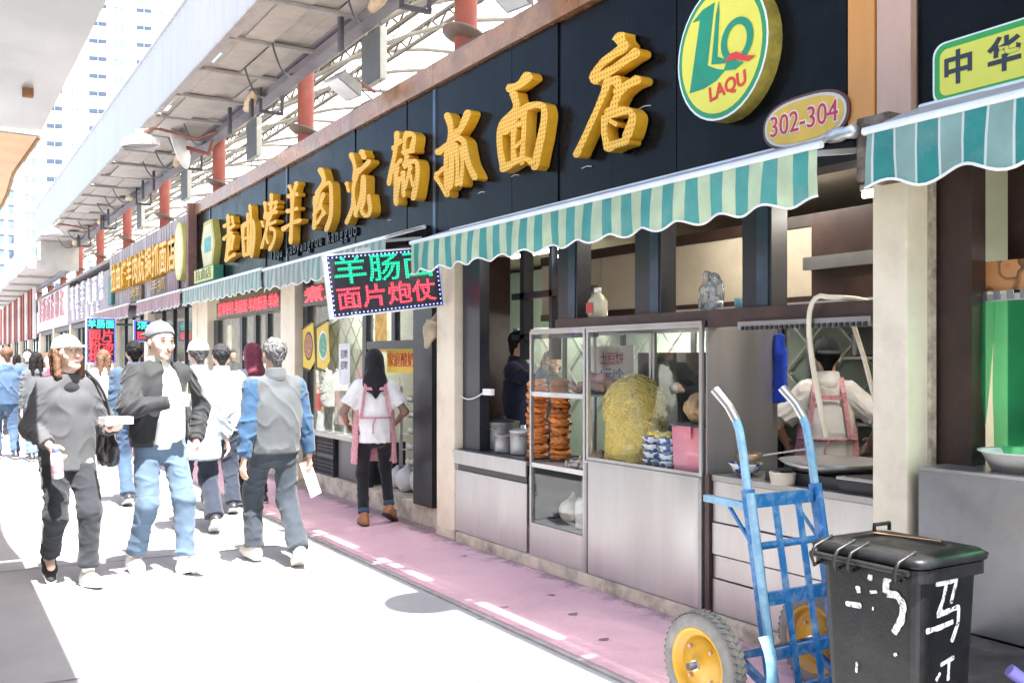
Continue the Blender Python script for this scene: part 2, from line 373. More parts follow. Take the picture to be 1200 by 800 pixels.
# ================================================================ arched translucent roof on red columns
ROOF = empty('market_roof', (4.1, 0, 0), 0, 'arched white translucent roof on pale trusses above the shop row', 'roof')
ROOF.location = (0, 0, 0)
m_sheet = translucent('roof sheet', (.86, .83, .76), .62)
m_truss = mat('truss paint', (.15, .14, .12), .6, var=.2, vscale=5, dirt=(.12, .08, .05), damt=.4)
m_purl = mat('purlin', (.055, .042, .03), .7, .1, var=.3, vscale=4)
zr = lambda x: 5.15+2.0*math.sin(PI*(x-3.77)/9.4)
xs = [3.8+i*(9.2/16) for i in range(17)]
smesh = tmesh = None
for i in range(-2, 19):
    yy = i*3.1+.6
    if smesh is None:
        q = MB(); V = [(x, 0.02, zr(x)+.16) for x in xs]+[(x, 3.08, zr(x)+.16) for x in xs]; n = len(xs)
        q.add(V, [(k, k+1, n+k+1, n+k) for k in range(n-1)], True); o = q.build('roof_sheet', m_sheet, ROOF); smesh = o.data
        q = MB(); q.tube([(x, 0, zr(x)+.12) for x in xs], .032, 6); q.tube([(x, 0, zr(x)-.26) for x in xs], .034, 6)
        for k in range(len(xs)-1):
            xm = (xs[k]+xs[k+1])/2; q.tube([(xs[k], 0, zr(xs[k])+.12), (xm, 0, zr(xm)-.26)], .008, 5); q.tube([(xm, 0, zr(xm)-.26), (xs[k+1], 0, zr(xs[k+1])+.12)], .009, 5)
        t_ = q.build('arch_truss', m_truss, ROOF); tmesh = t_.data
    else: o = link('roof_sheet', smesh, None, ROOF); t_ = link('arch_truss', tmesh, None, ROOF)
    o.location.y = yy; t_.location.y = yy
for x in (4.75, 5.75, 7.0, 8.6):
    q = MB(); z = zr(x)-.02
    q.box(x-.03, x+.03, -3.7, 56, z+.09, z+.14).box(x-.03, x+.03, -3.7, 56, z-.11, z-.06)
    k = -3.6
    while k < 30: q.bar((x, k, z-.08), (x, k+.3, z+.12), .026, .026); q.bar((x, k+.3, z+.12), (x, k+.6, z-.08), .026, .026); k += .6
    q.build('purlin', m_purl, ROOF)
for x in (4.2, 5.6, 6.55): tube('tie_rod', m_truss, [(x, -3, zr(x)-.26), (x, 56, zr(x)-.26)], .008, ROOF, 5)
m_red = mat('red column paint', (.27, .06, .042), .6, var=.18, vscale=4, dirt=(.26, .15, .11), dscale=3, damt=.6)
cm = None
for i in range(12):
    yy = 3.35+4.3*i; lb = 'red steel column behind the sign boards, %s' % ['out of the top frame beside the round logo', 'between the floodlight and the two large yellow characters', 'beside the third hanging speaker panel', 'behind the diamond logo of the black sign', 'above the yellow characters of the neighbouring sign', 'above the far end of the yellow characters', 'next in the row beyond the yellow characters', 'above the lavender sign', 'far along the row', 'far along the row', 'far along the row', 'far along the row'][i]
    c = empty('red_column', (4.15, yy, 0), 0, lb, 'column', 'red roof columns')
    if cm is None:
        o = MB().tube([(0, 0, 3.945), (0, 0, 5.35)], .105, 20).build('shaft', m_red, c); o2 = MB().lathe([(.108, 0), (.2, -.02), (.21, -.05), (.108, -.09)], 18, Matrix.Translation((0, 0, 4.45)) @ Matrix.Rotation(R(18), 4, 'Y')).build('drip_collar', mat('brown flashing', (.16, .11, .085), .6, var=.3), c); cm = (o.data, o2.data)
    else: link('shaft', cm[0], None, c); link('drip_collar', cm[1], None, c)

# ================================================================ low canopy overhead on the near side
LC = empty('stall_canopy', (0, 0, 0), 0, 'low grey sheet canopy jutting in overhead at the left', 'canopy')
m_lc = mat('painted sheet', (.46, .455, .44), .42, .25, var=.06, vscale=1.2, dirt=(.5, .48, .44), dscale=2, damt=.5, rvar=.12)
y = -6.5
while y < 6.5:
    yb = min(y+3.27, 6.62)
    P = [(-3.0, 3.0), (-.9, 2.94), (.45, 2.90), (.60, 2.905), (.61, 2.93), (-3, 3.04)]
    q = MB(); q.prism(P, -(yb-.006), -y, ((0, 0, 0), (1, 0, 0), (0, 0, 1), (0, -1, 0))); q.build('canopy_sheet', m_lc, LC); y = yb
box('bracket_clip', mat('rust', (.25, .12, .06), .9, var=.4), .42, .47, 5.55, 5.6, 2.86, 2.9, LC)
tube('seam_bead', mat('sealant', (.45, .43, .40), .8), [(-2.9, 6.62, 2.985), (-.9, 6.62, 2.925), (.6, 6.62, 2.885)], .012, LC, 6)
LT = empty('stall_awning', (0, 0, 0), 0, 'tan fabric awning hanging below the far end of the grey canopy', 'awning')
m_tan = translucent('tan fabric', (.50, .30, .15), .10)
q = MB(); nx, ny = 14, 14; V = []
for j in range(ny+1):
    for i in range(nx+1):
        v = j/ny; u = i/nx; xe = .60-.10*v-.03*math.sin(v*9); x = -2.8+(xe+2.8)*u
        V.append((x, 6.66+5.2*v, 3.02-.13*u-.03*math.sin(v*12)*u-.05*math.sin(PI*u)))
q.add(V, [(j*(nx+1)+i, j*(nx+1)+i+1, (j+1)*(nx+1)+i+1, (j+1)*(nx+1)+i) for j in range(ny) for i in range(nx)], True); q.build('awning_sheet', m_tan, LT)
tube('edge_hem', mat('tan hem', (.5, .30, .15), .8), [V[j*(nx+1)+nx] for j in range(ny+1)], .014, LT, 6)
for v in (3, 8, 12): tube('awning_rib', m_truss, [Vector(V[v*(nx+1)+i])+Vector((0, 0, .03)) for i in range(nx+1)], .015, LT, 6)

# ================================================================ far towers
m_tw = mat('tower render', (.66, .67, .68), .8, var=.04, vscale=.05); m_tg = mat('tower glass', (.13, .17, .22), .5, var=.3, vscale=.4, spec=.2)
m_tf = mat('tower slab', (.66, .67, .68), .8)
def tower(name, loc, rz, w, d, floors, fh, cols_, label, banded=False):
    t = empty(name, loc, rz, label, 'building'); H = floors*fh
    wl = MB(); wl.box(-w/2, w/2, 0, d, 0, H)
    for k in range(floors): wl.box(-w/2-.02, w/2+.02, -.35 if banded else -.08, 0.1, k*fh+fh-.35, k*fh+fh)
    wl.build('wall', m_tw, t)
    MB().box(-w/2-.3, w/2+.3, -.4, d+.3, H, H+1.0).build('parapet', m_tf, t)
    MB().box(-w/6, w/6, d*.3, d*.7, H+1, H+5).build('roof_house', m_tw, t)
    cache = {}
    for k in range(floors):
        for (xa, xb, za, zb, bay) in cols_:
            key = (xb-xa, zb-za, bay); zz = k*fh
            if zz+loc[2] < 8: continue
            if key not in cache:
                pw, ph = xb-xa, zb-za
                f = MB().box(0, pw, -.05, .02, 0, ph).build('window', m_tg, t)
                fr = MB(); fr.box(-.1, pw+.1, -.16, .0, -.12, 0).box(-.1, pw+.1, -.12, .0, ph, ph+.1).box(-.1, 0, -.12, 0, 0, ph).box(pw, pw+.1, -.12, 0, 0, ph).box(pw/2-.05, pw/2+.05, -.11, 0, 0, ph)
                if bay: fr.box(-.2, pw+.2, -1.1, -.05, -.6, -.45).box(-.2, pw+.2, -1.1, -1.0, -.45, .45)
                s_ = fr.build('window_frame', m_tf, f); cache[key] = (f.data, s_.data)
            else: f = link('window', cache[key][0], None, t); link('window_frame', cache[key][1], None, f)
            f.location = (xa, -.03, zz+za)
    return t
cw = [(-13.5, -11.5, .9, 2.3, 0), (-10, -7.6, .9, 2.4, 1), (-6.2, -5.2, 1.1, 2.2, 0), (-3.4, -.6, .9, 2.4, 1), (.6, 2.2, .9, 2.3, 0), (4.2, 6.6, .9, 2.4, 1), (8, 9.2, 1.1, 2.2, 0), (10.6, 13.2, .9, 2.4, 1)]
tower('apartment_tower', (27, 178, 0), R(-14), 30, 16, 30, 3.0, cw, 'tall white apartment tower with small balconies rising behind the canopy')
cb = [(-11+i*3.7, -8+i*3.7, .7, 2.5, 0) for i in range(6)]
tower('apartment_tower', (10.5, 225, 0), R(6), 24, 16, 22, 3.1, cb, 'farther tower with blue banded windows at the left edge', True)

# plain shop wall and posts carrying the low canopy, on the near side of the street (left of the picture)
OW = empty('opposite_shops', (-3.1, 0, 0), 0, 'pale shop wall under the low canopy on the near side of the street', 'wall'); OW.location = (0, 0, 0)
for i in range(14): box('wall_bay', mat('opposite wall', (.66, .63, .58), .8, var=.1, vscale=1.5, dirt=(.4, .36, .3), damt=.4), -3.3, -3.05, -8+i*4.0+.01, -8+(i+1)*4.0-.01, 0, 3.2, OW); box('wall_pillar', mat('opposite pillar', (.55, .5, .44), .8, var=.1), -3.04, -2.85, -8+i*4.0-.15, -8+i*4.0+.15, 0, 2.9, OW)
# ================================================================ smooth solids (distance field + surface nets) for figures and soft things
_T = np.random.default_rng(5).random((32, 32, 32)).astype(np.float32)
def vnoise(P, s):
    q = P*s; i = np.floor(q).astype(int); f = q-i; f = f*f*(3-2*f); i &= 31; j = (i+1) & 31
    a = lambda x, y, z: _T[x, y, z]
    x0, y0, z0 = i.T; x1, y1, z1 = j.T; fx, fy, fz = f.T
    c00 = a(x0, y0, z0)*(1-fx)+a(x1, y0, z0)*fx; c10 = a(x0, y1, z0)*(1-fx)+a(x1, y1, z0)*fx
    c01 = a(x0, y0, z1)*(1-fx)+a(x1, y0, z1)*fx; c11 = a(x0, y1, z1)*(1-fx)+a(x1, y1, z1)*fx
    return ((c00*(1-fy)+c10*fy)*(1-fz)+(c01*(1-fy)+c11*fy)*fz)*2-1
A = lambda p: np.array(tuple(p), dtype=np.float64)
class Sdf:
    def __init__(s): s.p = []
    def cone(s, a, b, ra, rb=None, k=.03, flat=None, clip0=False, clip1=False, sub=False):
        """tapered limb from a to b; flat=(axis, factor) squashes the section along axis"""
        s.p.append(('c', A(a), A(b), ra, ra if rb is None else rb, k, flat, clip0, clip1, sub)); return s
    def chain(s, pts, rs, k=.03, flat=None):
        for i in range(len(pts)-1): s.cone(pts[i], pts[i+1], rs[i], rs[i+1], k, flat)
        return s
    def ell(s, c, r, k=.02, M=None, sub=False): s.p.append(('e', A(c), A(r), k, None if M is None else np.array(M)[:3, :3], sub)); return s
    def cut(s, n, h): s.p.append(('h', A(n), h)); return s             # keeps n.p <= h
    def fn(s, f): s.p.append(('f', f)); return s
    def mesh(s, cell, disp=None):
        lo = np.full(3, 1e9); hi = np.full(3, -1e9); bb = []
        for q in s.p:
            if q[0] == 'c': r = max(q[3], q[4]); l = np.minimum(q[1], q[2])-r; h = np.maximum(q[1], q[2])+r; sub = q[9]; k = q[5]
            elif q[0] == 'e': r = max(q[2]); l = q[1]-r; h = q[1]+r; sub = q[5]; k = q[3]
            else: bb.append(None); continue
            bb.append((l-k*1.5-2*cell, h+k*1.5+2*cell))
            if not sub: lo = np.minimum(lo, l); hi = np.maximum(hi, h)
        lo -= 3*cell+.012; hi += 3*cell+.012; n = np.ceil((hi-lo)/cell).astype(int)+1
        ax = [lo[i]+cell*np.arange(n[i]) for i in range(3)]
        D = np.full(n, 1.0)
        for q, b in zip(s.p, bb):
            if b is None:
                if q[0] == 'h':
                    d = ax[0][:, None, None]*q[1][0]+ax[1][None, :, None]*q[1][1]+ax[2][None, None, :]*q[1][2]-q[2]; D = np.maximum(D, d)
                else:
                    X, Y, Z = np.meshgrid(*ax, indexing='ij'); D = q[1](D, X, Y, Z)
                continue
            i0 = np.maximum(0, np.floor((b[0]-lo)/cell).astype(int)); i1 = np.minimum(n, np.ceil((b[1]-lo)/cell).astype(int)+1)
            if np.any(i1 <= i0): continue
            sl = tuple(slice(i0[i], i1[i]) for i in range(3)); X = ax[0][sl[0]][:, None, None]; Y = ax[1][sl[1]][None, :, None]; Z = ax[2][sl[2]][None, None, :]
            if q[0] == 'c':
                _, a, e, ra, rb, k, flat, c0, c1, sub = q; v = e-a; L2 = max(1e-9, v@v)
                px, py, pz = X-a[0], Y-a[1], Z-a[2]; t0 = (px*v[0]+py*v[1]+pz*v[2])/L2; t = np.clip(t0, 0, 1)
                dx, dy, dz = px-t*v[0], py-t*v[1], pz-t*v[2]; rr = ra+(rb-ra)*t
                if flat is not None:
                    m_ = A(flat[0]); m_ /= np.linalg.norm(m_); g_ = (dx*m_[0]+dy*m_[1]+dz*m_[2])*(1/flat[1]-1)
                    dx, dy, dz = dx+g_*m_[0], dy+g_*m_[1], dz+g_*m_[2]
                d = np.sqrt(dx*dx+dy*dy+dz*dz)-rr
                if flat is not None: d = d*flat[1]**.5
                L = L2**.5
                if c1: d = np.maximum(d, (t0-1)*L)
                if c0: d = np.maximum(d, -t0*L)
            else:
                _, c, r, k, M, sub = q; px, py, pz = X-c[0], Y-c[1], Z-c[2]
                if M is not None:
                    px, py, pz = [px*M[0, i]+py*M[1, i]+pz*M[2, i] for i in range(3)]
                k0 = np.sqrt((px/r[0])**2+(py/r[1])**2+(pz/r[2])**2); k1 = np.sqrt((px/r[0]**2)**2+(py/r[1]**2)**2+(pz/r[2]**2)**2)
                d = np.where(k1 > 1e-6, k0*(k0-1)/np.maximum(k1, 1e-6), -min(r))
            D0 = D[sl]
            if sub: h = np.clip(.5-.5*(D0+d)/k, 0, 1); D[sl] = D0*(1-h)-d*h+k*h*(1-h)
            else: h = np.clip(.5+.5*(D0-d)/k, 0, 1); D[sl] = D0*(1-h)+d*h-k*h*(1-h)
        return nets(D, lo, cell, disp)
def nets(D, lo, cell, disp=None):
    S = D < 0; n = np.array(D.shape)-1
    C = np.zeros(n, np.int8)
    for i in (0, 1):
        for j in (0, 1):
            for k in (0, 1): C += S[i:n[0]+i, j:n[1]+j, k:n[2]+k]
    act = np.argwhere((C > 0) & (C < 8)); idx = np.full(n, -1, np.int32); idx[tuple(act.T)] = np.arange(len(act))
    P = np.zeros((len(act), 3)); W = np.zeros(len(act)); cs = [(i, j, k) for i in (0, 1) for j in (0, 1) for k in (0, 1)]
    v = {c: D[act[:, 0]+c[0], act[:, 1]+c[1], act[:, 2]+c[2]] for c in cs}
    for c in cs:
        for a in range(3):
            if c[a] == 0:
                e = list(c); e[a] = 1; e = tuple(e); d0, d1 = v[c], v[e]; m = (d0 < 0) != (d1 < 0)
                t = np.where(m, d0/np.where(m, d0-d1, 1), 0); p = np.tile(np.array(c, float), (len(act), 1)); p[:, a] += t; P[m] += p[m]; W[m] += 1
    V = lo+cell*(act+P/np.maximum(W, 1)[:, None])
    g = np.stack([(v[1, 0, 0]+v[1, 1, 0]+v[1, 0, 1]+v[1, 1, 1])-(v[0, 0, 0]+v[0, 1, 0]+v[0, 0, 1]+v[0, 1, 1]),
                  (v[0, 1, 0]+v[1, 1, 0]+v[0, 1, 1]+v[1, 1, 1])-(v[0, 0, 0]+v[1, 0, 0]+v[0, 0, 1]+v[1, 0, 1]),
                  (v[0, 0, 1]+v[1, 0, 1]+v[0, 1, 1]+v[1, 1, 1])-(v[0, 0, 0]+v[1, 0, 0]+v[0, 1, 0]+v[1, 1, 0])], 1)
    g /= np.maximum(1e-9, np.linalg.norm(g, axis=1))[:, None]
    Q = []
    for a in range(3):
        b, c = [(1, 2), (2, 0), (0, 1)][a]
        s0 = [slice(None)]*3; s1 = [slice(None)]*3; s0[a] = slice(0, n[a]); s1[a] = slice(1, n[a]+1)
        for o in (b, c): s0[o] = slice(1, n[o]); s1[o] = slice(1, n[o])
        s0, s1 = tuple(s0), tuple(s1); ch = np.argwhere(S[s0] != S[s1])
        if not len(ch): continue
        base = ch.copy(); base[:, b] += 1; base[:, c] += 1
        flip = S[s0][tuple(ch.T)]
        def cell_(db, dc): w = base.copy(); w[:, b] += db; w[:, c] += dc; return idx[tuple(w.T)]
        q = np.stack([cell_(-1, -1), cell_(0, -1), cell_(0, 0), cell_(-1, 0)], 1); q[~flip] = q[~flip][:, ::-1]; Q.append(q)
    Q = np.concatenate(Q)
    if disp is not None: V = V+g*disp(V)[:, None]
    return V, Q
def mesh_from(name, V, Q):
    me = bpy.data.meshes.new(name); me.vertices.add(len(V)); me.vertices.foreach_set('co', V.astype(np.float32).ravel())
    me.loops.add(Q.size); me.loops.foreach_set('vertex_index', Q.astype(np.int32).ravel())
    me.polygons.add(len(Q)); me.polygons.foreach_set('loop_start', np.arange(0, Q.size, 4, dtype=np.int32))
    me.update(calc_edges=True); me.validate()
    me.polygons.foreach_set('use_smooth', np.ones(len(me.polygons), bool)); return me
def soft(name, sdf, cell, m, parent=None, disp=None, loc=None, **kw):
    V, Q = sdf.mesh(cell, disp); o = link(name, mesh_from(name, V, Q), m, parent, loc); return tag(o, **kw)
def folds(amp, s=6.0, ax=(1, 1, .5), seed=0.0, limb=None):
    """cloth creases: long ridges drawn out along the grain; limb=x0 turns to rings beyond |x| = x0 (sleeves)"""
    def f(V):
        P = V+seed; t = P@np.array([[.90, .15, .40], [-.2, .97, .1], [-.38, -.18, .91]])
        q = t*np.array(ax, float); q = q+.05*vnoise(P, 5.0)[:, None]; n = vnoise(q, s*1.5)+.35*vnoise(q+3.7, s*3.2); w = np.clip(1-np.abs(n)/1.1, 0, 1)**3.5
        out = (w*1.5-.45)*(.55+.75*np.clip(vnoise(P, 4.0)+.3, 0, 1))+.08*vnoise(P+9.1, 16)
        if limb is not None:
            q2 = P*np.array((.7, .7, 1.5))+np.stack([P[:, 2]*.0, P[:, 2]*.0, (np.abs(V[:, 0])*1.1+V[:, 1]*.8)], 1); n2 = vnoise(q2, 12.0)+.4*vnoise(q2+5.1, 24); r_ = np.clip(1-np.abs(n2)/1.15, 0, 1)**3*1.4-.45
            m = np.clip((np.abs(V[:, 0])-limb)/.05, 0, 1); out = out*(1-m)+r_*m
        return amp*out
    return f

# ================================================================ people
def ik(a, b, l1, l2, pole):
    a, b, pole = Vector(a), Vector(b), Vector(pole); d = b-a; L = d.length
    if L > (l1+l2)*.999: b = a+d*((l1+l2)*.999/L); d = b-a; L = d.length
    x = (l1*l1-l2*l2+L*L)/(2*L); h = math.sqrt(max(0, l1*l1-x*x)); u = d/L
    p = pole-u*pole.dot(u); p.normalize(); return a+u*x+p*h, b
def fabric(name, col, var=.10, **kw): return mat('cloth '+name, col, kw.pop('rough', .9), var=var, vscale=kw.pop('vscale', 9), bump=kw.pop('bump', .25), bscale=kw.pop('bscale', 220), spec=.2, sheen=.15, **kw)
SKIN = mat('skin', (.68, .48, .38), .5, var=.06, vscale=14, bump=.05, bscale=150, spec=.35)
SKIN2 = mat('skin tanned', (.46, .29, .21), .5, var=.08, vscale=14, bump=.05, bscale=150, spec=.35)
HAIRB = mat('hair black', (.012, .011, .011), .65, spec=.15, var=.5, vscale=40, bump=.6, bscale=140, stretch=(1, 1, .25))
HAIRG = mat('hair grey', (.13, .13, .132), .7, spec=.15, var=.6, vscale=45, bump=.7, bscale=120, stretch=(1, 1, .4))
HAIRN = mat('hair brown', (.13, .07, .045), .6, spec=.2, var=.4, vscale=40, bump=.6, bscale=120, stretch=(1, 1, .2))
M_LIP = mat('lips', (.45, .14, .13), .45); M_EYE = mat('eye', (.03, .02, .02), .2); M_WHITE = mat('eye white', (.75, .72, .7), .3)
def person(loc, rz, label, H=1.70, fem=False, skin=SKIN, cell=.008, group='people walking in the street', feet=None, hands=None, elbows=None,
           lean=0.0, head=(0, 0), top=None, pants=None, shoe=None, hair=None, sole=None, grip=None, foot_dir=None, foot_pitch=None, hips=0.0, name='person'):
    """A figure facing local -Y. feet / hands: ankle and wrist targets (L, R) in 1.72 m body units."""
    s = H/1.72; root = empty(name, loc, rz, label, 'person', group); W = .138 if fem else .166
    lv = Vector((0, -math.sin(lean), 0))
    pel = Vector((0, 0, .93+hips)); up = lambda z: Vector((0, -math.sin(lean)*(z-.93), z+hips))
    sh = {1: up(1.365)+Vector((W, 0, 0)), -1: up(1.365)+Vector((-W, 0, 0))}
    hip = {1: pel+Vector((.086, 0, -.01)), -1: pel+Vector((-.086, 0, -.01))}
    feet = feet or ((.10, .02, .085), (-.10, .02, .085)); hands = hands or ((W+.07, 0, .80), (-W-.07, 0, .80))
    elbows = elbows or ((.5, 1, -.2), (-.5, 1, -.2))
    fd = foot_dir or ((.12, -1, 0), (-.12, -1, 0)); fp = foot_pitch or (0, 0)
    J = {}
    for q, sd in enumerate((1, -1)):
        kn, an = ik(hip[sd], feet[q], .43, .43, (sd*.08, -1, 0)); el, wr = ik(sh[sd], hands[q], .295, .255, elbows[q])
        J[sd] = dict(hip=hip[sd], kn=kn, an=an, sh=sh[sd], el=el, wr=wr, fd=Vector(fd[q]).normalized(), fp=fp[q])
    hc = up(1.595)+Vector((0, -.025, 0)); Rh = Matrix.Rotation(head[0], 3, 'Z') @ Matrix.Rotation(head[1], 3, 'X')
    hp = lambda x, y, z: hc+Rh @ Vector((x, y, z)); M3 = Rh
    B = Sdf()
    # torso and legs under the clothes
    fl = ((0, 1, 0), .68)
    B.chain([up(.93), up(1.08), up(1.28)], [.122, .112, .125], .05, fl).cone(sh[1]-Vector((.05, 0, .01)), sh[-1]+Vector((.05, 0, -.01)), .055, k=.06)
    for sd in (1, -1):
        j = J[sd]; B.chain([j['hip'], j['kn'], j['an']], [.078, .052, .036], .03)
        B.chain([j['sh'], j['el'], j['wr']], [.046, .037, .025], .03)
        ft = j['an']+j['fd']*.11-Vector((0, 0, .045)); B.cone(j['an'], ft, .032, .028)
    B.cone(up(1.40), hp(0, .02, -.06), .058, .052, .04)
    # head
    B.ell(hp(0, .018, .035), (.077, .096, .088), .03, M3).cone(hp(0, -.028, -.002), hp(0, -.046, -.078), .066, .043, .035)
    B.ell(hp(0, -.078, -.098), (.026, .02, .018), .025, M3)
    for sd in (1, -1):
        B.ell(hp(sd*.043, -.062, -.028), (.024, .022, .024), .025, M3).ell(hp(sd*.079, .012, -.004), (.009, .020, .033), .008, M3)
        B.ell(hp(sd*.031, -.106, .012), (.018, .013, .010), .012, M3, sub=True)
    B.cone(hp(-.036, -.083, .03), hp(.036, -.083, .03), .013, k=.015).cone(hp(0, -.092, .014), hp(0, -.113, -.028), .009, .0125, .012)
    B.ell(hp(0, -.094, -.062), (.023, .010, .010), .01, M3)
    for sd in (1, -1): B.ell(hp(sd*.012, -.104, -.033), (.009, .009, .007), .006, M3)
    # hands with five fingers
    grip = grip or ('relax', 'relax')
    HAND = {}
    for q, sd in enumerate((1, -1)):
        j = J[sd]; g = grip[q]; d = (j['wr']-j['el']).normalized()
        if isinstance(g, dict): d = Vector(g.get('dir', d)).normalized(); pn = Vector(g['palm']); g = g['curl']
        else: pn = Vector((-sd, -.15, 0)); g = {'relax': .45, 'fist': 1.35, 'open': .15}[g]
        pn = (pn-d*pn.dot(d)).normalized(); ax = d.cross(pn)*(1 if True else -1)      # ax: across the palm
        if ax.dot(Vector((0, -1, 0))+d*0) < 0 and abs(ax.y) > .3: ax = -ax
        elif abs(ax.y) <= .3 and ax.z < 0: ax = -ax                                   # the thumb side looks forward or up
        w = j['wr']; B.cone(w, w+d*.085, .026, .034, .015, (pn, .48)); B.cone(w+d*.075-ax*.026, w+d*.075+ax*.026, .014, k=.012)
        for fi, (o, ln) in enumerate(((.030, .070), (.010, .078), (-.010, .073), (-.029, .058))):
            p0 = w+d*.082+ax*o; a1 = g*.55+.04*fi; a2 = g*1.35; a3 = g*2.0
            dr = lambda a: d*math.cos(a)+pn*math.sin(a)
            p1 = p0+dr(a1)*ln*.45; p2 = p1+dr(a2)*ln*.32; p3 = p2+dr(a3)*ln*.25
            B.chain([p0, p1, p2, p3], [.0098, .009, .0082, .0072], .005)
        t0 = w+d*.03+ax*.028; t1 = t0+(d*.6+ax*.65+pn*.35*min(1, g+.3)).normalized()*.04; t2 = t1+(d*.85+ax*.1+pn*.6*min(1, g+.2)).normalized()*.034
        B.chain([t0, t1, t2], [.0135, .011, .0088], .008); HAND[sd] = dict(w=w, d=d, pn=pn, ax=ax, c=w+d*.09+pn*.03)
    sc = lambda V: V*s
    def put(nm, sdf, cl, m, disp=None, par=None, lab=None):
        V, Q = sdf.mesh(cl, disp); o = link(nm, mesh_from(nm, V*s, Q), m, par or root)
        if lab: o['label'] = lab
        return o
    body = put('body', B, cell, skin)
    # face
    if cell < .0095:
        for sd in (1, -1):
            o = MB().ell((0, 0, 0), (.0115*s, .006*s, .0032*s), 10, 6).build('eye', M_EYE, root); o.matrix_local = Matrix.Translation(hp(sd*.031, -.0925, .0115)*s) @ M3.to_4x4()
            o = MB().tube([(-.019*s*sd, .004*s, -.002*s), (0, -.004*s, .003*s), (.019*s*sd, .008*s, -.003*s)], .0034*s, 6).build('eyebrow', hair['m'] if hair and hair.get('brow', 1) else HAIRB, root); o.matrix_local = Matrix.Translation(hp(sd*.033, -.0955, .034)*s) @ M3.to_4x4()
        o = MB().ell((0, 0, .0035*s), (.021*s, .007*s, .0045*s), 12, 6).ell((0, 0, -.005*s), (.018*s, .008*s, .0055*s), 12, 6).build('lips', M_LIP, root); o.matrix_local = Matrix.Translation(hp(0, -.1005, -.062)*s) @ M3.to_4x4()
    # clothes
    if pants:
        o_ = pants.get('off', .02); P = Sdf(); k1 = pants.get('knee', .07); k2 = pants.get('hem', .062)
        P.chain([up(1.0), up(.91)], [.140+o_*.4, .148+o_*.5], .05, ((0, 1, 0), .76))
        for sd in (1, -1):
            j = J[sd]; e = j['kn']+(j['an']-j['kn'])*pants.get('len', .94)
            P.cone(j['hip'], j['kn'], .078+o_, k1+o_*.6, .045); P.cone(j['kn'], e, k1+o_*.6, k2, .03, clip1=True)
            if not pants.get('slim'): P.cone(j['kn']+(j['an']-j['kn'])*.72, e, k2+.004, k2+.01, .02, clip1=True)
        P.cut((0, 0, 1), up(min(pants.get('top', 1.04), (top['hem']+.05) if top else 1.04)).z)
        po = put('trousers', P, max(cell, .009), pants['m'], folds(pants.get('fold', .009), 7.0, (.8, .8, 1.25), 3.1+loc[0]))
        if pants.get('cuff'):
            for sd in (1, -1):
                j = J[sd]; e = j['kn']+(j['an']-j['kn'])*pants.get('len', .94); u = (j['an']-j['kn']).normalized()
                put('cuff', Sdf().cone(e-u*.05, e-u*.005, k2+.006, k2+.006, .01, clip0=True, clip1=True), .008, pants['cuff'], par=po)
        if pants.get('stripe'):
            for sd in (1, -1):
                j = J[sd]; pts = [j['hip']+Vector((sd*(.078+o_-.006), -.01, -.02)), j['hip'].lerp(j['kn'], .5)+Vector((sd*(.072+o_*.8-.003), -.01, 0)), j['kn']+Vector((sd*(k1+o_*.6-.002), -.005, 0)), j['kn'].lerp(j['an'], .6)+Vector((sd*(k2+.0), 0, 0))]
                MB().tube([p*s for p in pts], .012*s, 6).build('side_stripe', pants['stripe'], po)
    if top:
        o_ = top.get('off', .028); T = Sdf(); hem = top.get('hem', .86); cl = max(cell, .0085); bulk = top.get('bulk', 1.0)
        br_ = [.150, .140, .150, .150] if not fem else [.152, .128, .134, .130]
        fl = ((0, 1, 0), .70)
        T.chain([up(hem-.08), up(1.02), up(1.15), up(1.235)], [(r_+o_)*bulk for r_ in br_], .06, fl)
        [T.cone(up(1.395), sh[sd]+Vector((-sd*.012, 0, -.008)), .058+o_*.35, .048+o_*.45, .05) for sd in (1, -1)]
        T.cone(up(1.40)+Vector((0, .015, 0)), up(1.47)+Vector((0, .01, 0)), .075, .064, .04)
        if fem: 
            for sd in (1, -1): T.ell(up(1.27)+Vector((sd*.07, -.075, 0)), (.055, .04, .055), .06)
        fr = top.get('sleeve', .97); a0 = top.get('arm', .046)+o_*.6; a1 = top.get('arm1', .044)+o_*.5; a2 = top.get('cuff_r', .033)+o_*.35
        cuffs = []
        for sd in (1, -1):
            j = J[sd]
            if top.get('sleeve_m'): e = j['el'].lerp(j['wr'], (fr-.5)*2); T.cone(j['sh'], j['sh'].lerp(j['el'], .12), a0+.004, a0, .05); cuffs.append((j, e))
            elif fr <= .5: e = j['sh'].lerp(j['el'], fr*2); T.cone(j['sh'], e, a0+.012, a0+.02, .05, clip1=True)
            else:
                e = j['el'].lerp(j['wr'], (fr-.5)*2); T.cone(j['sh'], j['el'], a0+.008, a1, .05); T.cone(j['el'], e, a1, a2, .03, clip1=True); cuffs.append((j, e))
        f_ = top.get('front')
        if f_:
            def gap(X, Y, Z, m=0.0): return np.maximum(Y+.03+math.sin(lean)*(Z-.93), np.abs(X-f_.get('dx', 0)-.10*(Z-1.2)*f_.get('slant', 0))-f_.get('w', .075)-m-.05*np.clip((1.2-Z)/.3, -.7, 1))
            T.fn(lambda D, X, Y, Z: np.maximum(D, -gap(X, Y, Z)))
        T.cut((0, 0, -1), -up(hem).z); T.cut((0, 0, 1), up(top.get('neck', 1.465)).z)
        to = put('top', T, cl, top['m'], folds(top.get('fold', .010), 6.0, (1, 1, .5), 1.7+loc[1], W+.0))
        to.name = top.get('name', 'jacket')
